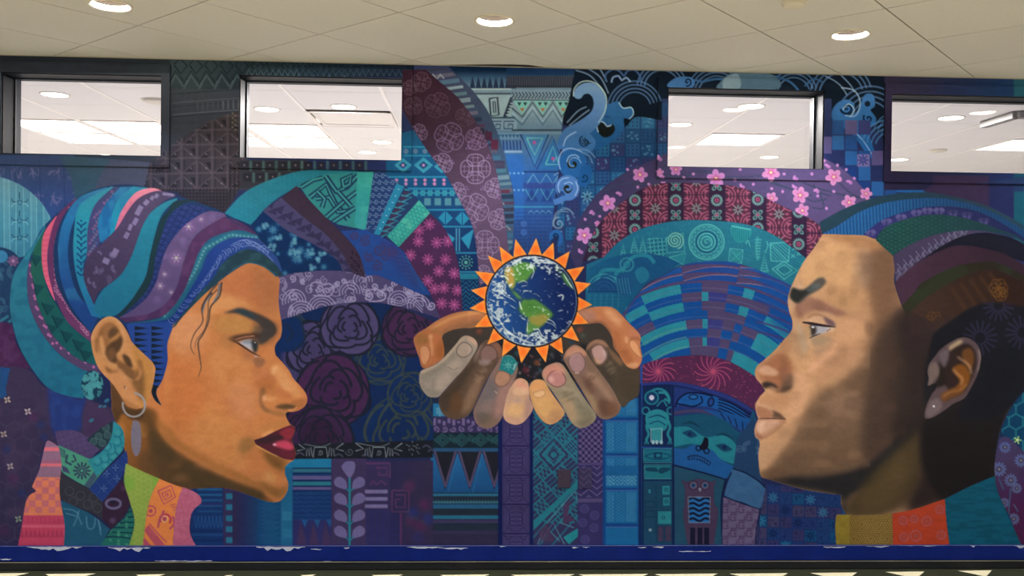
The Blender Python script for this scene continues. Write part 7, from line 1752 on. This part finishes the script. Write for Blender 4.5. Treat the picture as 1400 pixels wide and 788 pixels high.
# ---- ear
mer = part('ear', man, 'shaded ear with a bright stud')
fill('1268,508 1271,497 1279,487 1285,479 1298,469 1312,462 1325,463 1336,471.5 1341,485 1340,498 1336,513 1326,533 1318,545 1303,552.5 1293,560 1281,568 1270,572.5 1264,571 1266,557 1273,541 1279,533! 1282,525 1275,525 1268,528 1270,518', '#564648', mask='mer', part=mer)
def me2(s, c, a=.9, f=1.5): fill(s, c, a, f, 'mer')
me2('1290,500 1296,482 1310,472 1325,471 1334,482 1335,500 1328,520 1318,536 1300,545 1292,548 1296,535 1290,525 1284,520 1284,510', '#2e2322', .95, 1.5)
me2('1315,482 1326,476 1332,488 1328,505 1320,500', '#6b4426', .9, 2.5); me2('1302,505 1315,498 1326,510 1324,525 1312,535 1300,535 1312,522', '#7a4a22', .95, 1.5); me2('1286,540 1300,532 1316,530 1322,524 1316,538 1300,545 1290,550', '#6e4526', .9, 1.5)
stroke('1309,488 1316,493 1325,500 1328,512', 2.0, '#c0936a', .9, 'mer', feather=.5); stroke('1303,505 1310,513 1316,518 1314,526', 2.2, '#b9855a', .9, 'mer', feather=.6); stroke('1289,543 1300,536 1312,534 1322,526', 1.8, '#a87442', .85, 'mer', feather=.8)
stroke('1338,478 1340.5,492 1337,508', 1.5, '#b09a84', .85, 'mer', feather=.4); fill('1297,474! 1308,466.5 1316,465 1314,470 1304,476 1298,480', '#a88f6c', 1, .6, 'mer'); me2('1284,485 1296,478 1297,490 1291,503 1287,494', '#63565a', .9, 1.5); me2('1269,505 1276,495 1283,500 1284,512 1276,522 1270,528', '#6e5e56', .95, 1.5); me2('1283,495 1290,505 1292,525 1282,530 1276,528 1285,512', '#26211f', .95, 1.5)
me2('1266,562 1274,548 1284,545 1288,556 1278,568 1268,571', '#6f5f5e', .85, 2.5); circle(1276.8, 556, 2, '#8f8684', 1, 'mer'); circle(1276.6, 555.8, 1.1, '#f0ece6', 1, 'mer')
# ---- collar
oc = part('olive_collar', man, 'olive collar piece with woven hexagon lines')
fill('1143,707 1146,704 1162,704.5! 1185,705 1220,702.5! 1221,752! 1144,752! 1142,725', ('#84712e', '#94803c', (1150, 720), (1185, 720)), mask='oc', part=oc)
def p_cubes(s, X, Y):
    U, V = (X-1190)/s, (Y-724)/s; h = 3**.5
    a1, b1 = U-np.round(U), V-np.round(V/h)*h; U2, V2 = U+.5, V+h/2; a2, b2 = U2-np.round(U2), V2-np.round(V2/h)*h
    q = a1*a1+b1*b1 < a2*a2+b2*b2; a, b = np.where(q, a1, a2), np.where(q, b1, b2)
    sec = np.floor((np.degrees(np.arctan2(b, a))+30) % 360/120)*2*PI/3+PI/6+PI/3
    d = (a*np.cos(sec)+b*np.sin(sec))*s
    return aa(np.abs((d/3.0-np.round(d/3.0))*3.0)-.75)
pattern(lambda X, Y: p_cubes(23, X, Y)*(X > 1161), '#6a4632', 'oc', .85)
pattern(p_stripes(60, 0), '#000000', 'oc', 0)
pattern(p_noise(.4, .8, N8), '#a08a34', 'oc', .4, (1142, 700, 1162, 750))
og = part('orange_collar', man, 'orange collar piece with faint grey stamps')
fill('1220,702.5! 1250,696.5 1292,682.5! 1294,712 1299,752! 1221,752!', '#b0422c', mask='og', part=og)
for x, y, r in ((1267, 713, 8), (1252, 733, 9), (1285, 697, 7), (1236, 735, 7), (1287, 732, 7), (1235, 712, 7), (1250, 710, 6)): ring(x, y, r*.8, 2.4, '#a0565a', .6, 'og'); circle(x, y, r*.4, '#94565e', .5, 'og'); [circle(x+r*.8*math.cos(k*.7), y+r*.8*math.sin(k*.7), 1.4, '#a0565a', .6, 'og') for k in range(9)]
tg = part('teal_collar', man, 'plain teal collar piece')
fill('1292,682.5! 1325,666 1360,651! 1364,672 1376,700 1396,745 1398,752! 1299,752! 1294,712', '#17647c', mask='tg', part=tg); pattern(p_noise(.45, .7, vnoise(12, 3, 31)), '#12566e', 'tg', .7)
# ------------------------------------------------------------------ turn the painting into meshes on the wall
def lin(c):
    c = np.clip(c, 0, 1)
    return np.where(c <= 0.04045, c/12.92, ((c+0.055)/1.055)**2.4)
# one grade over the whole picture: hues muted, and the dimmer light low on the wall put into the colour
_R, _G, _B = Cv[..., 0], Cv[..., 1], Cv[..., 2]
_cool = np.clip((_B-_R)/0.12+0.15, 0, 1)[..., None]
_purp = (np.clip((_R-_G)/0.10+0.35, 0, 1)*_cool[..., 0])[..., None]
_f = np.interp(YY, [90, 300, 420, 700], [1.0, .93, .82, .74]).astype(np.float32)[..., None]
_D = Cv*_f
_L = (_D*np.array([.3, .59, .11], np.float32)).sum(-1, keepdims=True)
_D = _L+(_D-_L)*(0.95-0.28*_purp)+0.030*_purp
_top = (np.clip((215-YY)/90, 0, 1)*0.30+np.clip((300-YY)/70, 0, 1)*np.clip((400-XX)/120, 0, 1)*0.35)[..., None]*_cool  # greys the top and upper left: a haze put into the colour
_L = (_D*np.array([.3, .59, .11], np.float32)).sum(-1, keepdims=True); _D = (_D+(_L-_D)*_top)*(1-.12*_top)
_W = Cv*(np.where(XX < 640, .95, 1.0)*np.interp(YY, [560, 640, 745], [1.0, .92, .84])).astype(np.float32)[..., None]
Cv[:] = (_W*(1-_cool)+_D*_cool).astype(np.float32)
_n = 0.5*vnoise(2.2, 2.2, 91)+0.5*vnoise(9, 5, 92)
Cv *= (1+0.10*(_n-0.5))[..., None]
LIN = lin(Cv)
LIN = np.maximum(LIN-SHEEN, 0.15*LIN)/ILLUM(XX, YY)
LIN = np.clip(LIN, 0.0015, 0.92)

M_paint = bpy.data.materials.new('mural_paint'); M_paint.use_nodes = True
nt = M_paint.node_tree; bs = nt.nodes['Principled BSDF']
at = nt.nodes.new('ShaderNodeAttribute'); at.attribute_name = 'paint'
nt.links.new(at.outputs['Color'], bs.inputs['Base Color'])
bs.inputs['Roughness'].default_value = 0.6; bs.inputs['Specular IOR Level'].default_value = 0.08
nz = nt.nodes.new('ShaderNodeTexNoise'); nz.inputs['Scale'].default_value = 170; nz.inputs['Detail'].default_value = 3
tcn = nt.nodes.new('ShaderNodeTexCoord'); nt.links.new(tcn.outputs['Object'], nz.inputs['Vector'])
bp = nt.nodes.new('ShaderNodeBump'); bp.inputs['Strength'].default_value = 0.12; bp.inputs['Distance'].default_value = 0.002
nt.links.new(nz.outputs['Fac'], bp.inputs['Height']); nt.links.new(bp.outputs['Normal'], bs.inputs['Normal'])

def layer(y):
    qx = CR[0]*(XX-700)/F_PX+CU[0]*(394-YY)/F_PX+_fw[0]
    qy = CR[1]*(XX-700)/F_PX+CU[1]*(394-YY)/F_PX+_fw[1]
    qz = CR[2]*(XX-700)/F_PX+CU[2]*(394-YY)/F_PX+_fw[2]
    t = (y-CAM_Y)/qy
    return (qx*t).astype(np.float64), (CAM_Z+qz*t).astype(np.float64)
MY = -0.0006
lx, lz = layer(MY)
cx_, cz_ = layer(CASE_Y)
lz = np.clip(lz, zb-0.006, CEIL-0.0005); cz_ = np.clip(cz_, zb-0.006, CEIL-0.0005)
HP = 0.0023
def snap(vx, vz, r):
    for e in (r[0], r[1]):
        m = (np.abs(vx-e) < HP) & (vz > r[2]-0.02) & (vz < r[3]+0.02); vx[m] = e
    for e in (r[2], r[3]):
        m = (np.abs(vz-e) < HP) & (vx > r[0]-0.02) & (vx < r[1]+0.02); vz[m] = e
for o, c in zip(OPEN, CASE):
    snap(cx_, cz_, o); snap(cx_, cz_, c); snap(lx, lz, c)
def qc(a): return 0.25*(a[:-1, :-1]+a[1:, :-1]+a[:-1, 1:]+a[1:, 1:])
qlx, qlz, qcx, qcz = qc(lx), qc(lz), qc(cx_), qc(cz_)
ok = (lz[:-1, :-1]-lz[1:, :-1] > 1e-4)
in_case = np.zeros_like(ok); case_of = np.full(ok.shape, -1)
for n, (o, c) in enumerate(zip(OPEN, CASE)):
    ic = (qcx > c[0]) & (qcx < c[1]) & (qcz > c[2]) & (qcz < c[3])
    io = (qcx > o[0]) & (qcx < o[1]) & (qcz > o[2]) & (qcz < o[3])
    case_of[ic & ~io & (cz_[:-1, :-1]-cz_[1:, :-1] > 1e-4)] = n
    in_case |= (qlx > c[0]) & (qlx < c[1]) & (qlz > c[2]) & (qlz < c[3])
def quads(name, m, vx, vz, y, parent):
    r, c = np.nonzero(m)
    if len(r) == 0: return None
    i = r*WC+c
    q = np.stack([i, i+WC, i+WC+1, i+1], 1)
    u, inv = np.unique(q.ravel(), return_inverse=True)
    me = bpy.data.meshes.new(name)
    me.vertices.add(len(u)); me.loops.add(len(q)*4); me.polygons.add(len(q))
    co = np.empty((len(u), 3), np.float32)
    co[:, 0] = vx.ravel()[u]; co[:, 1] = y; co[:, 2] = vz.ravel()[u]
    me.vertices.foreach_set('co', co.ravel())
    me.loops.foreach_set('vertex_index', inv.astype(np.int32).ravel())
    me.polygons.foreach_set('loop_start', np.arange(len(q), dtype=np.int32)*4)
    at = me.attributes.new('paint', 'FLOAT_COLOR', 'POINT')
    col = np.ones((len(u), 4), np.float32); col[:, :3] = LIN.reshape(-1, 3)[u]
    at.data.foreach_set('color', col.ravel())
    me.materials.append(M_paint)
    me.update(calc_edges=True)
    return link(bpy.data.objects.new(name, me), parent)
mural = tag(empty('mural', (0, MY, 0)), 'wall mural of two facing profiles, cupped hands and a sun-rayed globe', 'mural')
qid = ID[:-1, :-1].astype(np.int32).copy()
qid[~ok | in_case] = -1
def components(A):
    """runs of equal ids joined row by row -> label image"""
    H_, W_ = A.shape; par = []; lab = np.zeros((H_, W_), np.int32); prev = None
    def find(i):
        while par[i] != i: par[i] = par[par[i]]; i = par[i]
        return i
    runs = []
    for r in range(H_):
        row = A[r]; ch = np.flatnonzero(np.diff(row))+1
        st_ = np.r_[0, ch]; en = np.r_[ch, W_]; cur = []
        for s, e in zip(st_.tolist(), en.tolist()):
            k = len(par); par.append(k); cur.append((s, e, int(row[s]), k)); runs.append((r, s, e, k))
        if prev:
            i = j = 0
            while i < len(prev) and j < len(cur):
                a, b = prev[i], cur[j]
                if a[2] == b[2] and a[0] < b[1] and b[0] < a[1]:
                    x, y_ = find(a[3]), find(b[3])
                    if x != y_: par[max(x, y_)] = min(x, y_)
                if a[1] < b[1]: i += 1
                else: j += 1
        prev = cur
    return runs, [find(i) for i in range(len(par))]
for _pass in range(2):
    runs, root = components(qid)
    size = {}; own = {}; members = {}
    for (r, s, e, k) in runs:
        q = root[k]; size[q] = size.get(q, 0)+e-s; own[q] = int(qid[r, s]); members.setdefault(q, []).append((r, s, e))
    biggest = {}
    for q, n in size.items():
        if n > size.get(biggest.get(own[q], -1), -1): biggest[own[q]] = q
    for q, n in size.items():
        p0 = own[q]
        if p0 < 0 or biggest[p0] == q: continue
        if n < 160:
            r, s, e = members[q][0]
            nb = [int(qid[r, s-1])] if s > 0 else []
            nb += [int(qid[r, e])] if e < qid.shape[1] else []
            nb += [int(qid[r-1, s])] if r > 0 else []
            nb = [t for t in nb if t >= 0 and t != p0]
            if nb:
                for (r, s, e) in members[q]: qid[r, s:e] = nb[0]
        elif _pass == 1:
            PARTS.append(PARTS[p0])
            for (r, s, e) in members[q]: qid[r, s:e] = len(PARTS)-1
objs = {}
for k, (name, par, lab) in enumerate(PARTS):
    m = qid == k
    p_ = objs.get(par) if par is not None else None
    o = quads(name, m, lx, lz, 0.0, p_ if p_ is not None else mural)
    if o is None: continue
    if lab: o['label'] = lab
    objs[k] = o
for n, w in enumerate(windows):
    o = quads('painted_casing', case_of == n, cx_, cz_, CASE_Y, w)
    if o: o['label'] = 'window casing painted over by the mural'

# ------------------------------------------------------------------ painted-over outlet and blank plate on the mural
M_plate = mat('outlet_paint_plum', '#2a2236', 0.5, 0.1, 60, spec=0.2)
M_slot = mat('outlet_slot_dark', '#050408', 0.6)
M_plate2 = mat('plate_paint_violet', '#241f44', 0.5, 0.1, 60, spec=0.2)
M_plate3 = mat('plate_chevron_lilac', '#43385f', 0.5)
def plate(name, px, lab, cat, m_):
    x0, x1, z0, z1 = rect_m(px)
    cx, cz = (x0+x1)/2, (z0+z1)/2; w, h = (x1-x0)/2, (z1-z0)/2
    r = tag(empty(name, (cx, MY, cz)), lab, cat)
    box('cover_plate', (-w, -0.0065, -h), (w, -0.0004, h), m_, r, bevel=0.002)
    return r, w, h
r, w, h = plate('wall_outlet', (762.5, 642, 780, 667), 'plum painted duplex outlet on the teal diagonal column', 'outlet', M_plate)
for s in (-1, 1):
    n = 20; P_ = [(0.0155*math.cos(2*PI*k/n), max(-0.0125, min(0.0125, 0.0155*math.sin(2*PI*k/n)))) for k in range(n)]
    o = mesh('socket', [(a, -0.0062, b+s*0.0195) for a, b in P_]+[(a, -0.0085, b+s*0.0195) for a, b in P_], [tuple(range(n, 2*n))]+[(k, (k+1) % n, n+(k+1) % n, n+k) for k in range(n)], M_plate, r)
    for q in (-1, 1): box('slot', (q*0.0066-0.0024, -0.0088, s*0.0195-0.002), (q*0.0066+0.0024, -0.0084, s*0.0195+0.008), M_slot, o)
    box('slot', (-0.003, -0.0088, s*0.0195-0.0105), (0.003, -0.0084, s*0.0195-0.0045), M_slot, o)
v, f = lathe_vf([(0.003, 0.0), (0.003, 0.0012), (0.0005, 0.0016)], 12)
o = mesh('screw', v, f, M_slot, r); o.rotation_euler = (PI/2, 0, 0); o.location = (0, -0.0065, 0)
r, w, h = plate('blank_plate', (791, 639.5, 809, 667.5), 'violet painted blank plate with chevrons beside the outlet', 'wall plate', M_plate2)
for k in range(3):
    z = -h*0.72+k*h*0.62; t = 0.0028
    pts = [(-w*0.9, z+h*0.30), (-w*0.2, z-h*0.05), (w*0.5, z+h*0.42), (w*0.9, z+h*0.16)]
    V = [(a, -0.0068, b) for a, b in pts]+[(a, -0.0068, b+t) for a, b in pts]+[(a, -0.0064, b) for a, b in pts]+[(a, -0.0064, b+t) for a, b in pts]
    mesh('chevron', V, [(i, i+1, i+5, i+4) for i in range(3)]+[(i, i+8, i+9, i+1) for i in range(3)]+[(i+4, i+5, i+13, i+12) for i in range(3)], M_plate3, r)
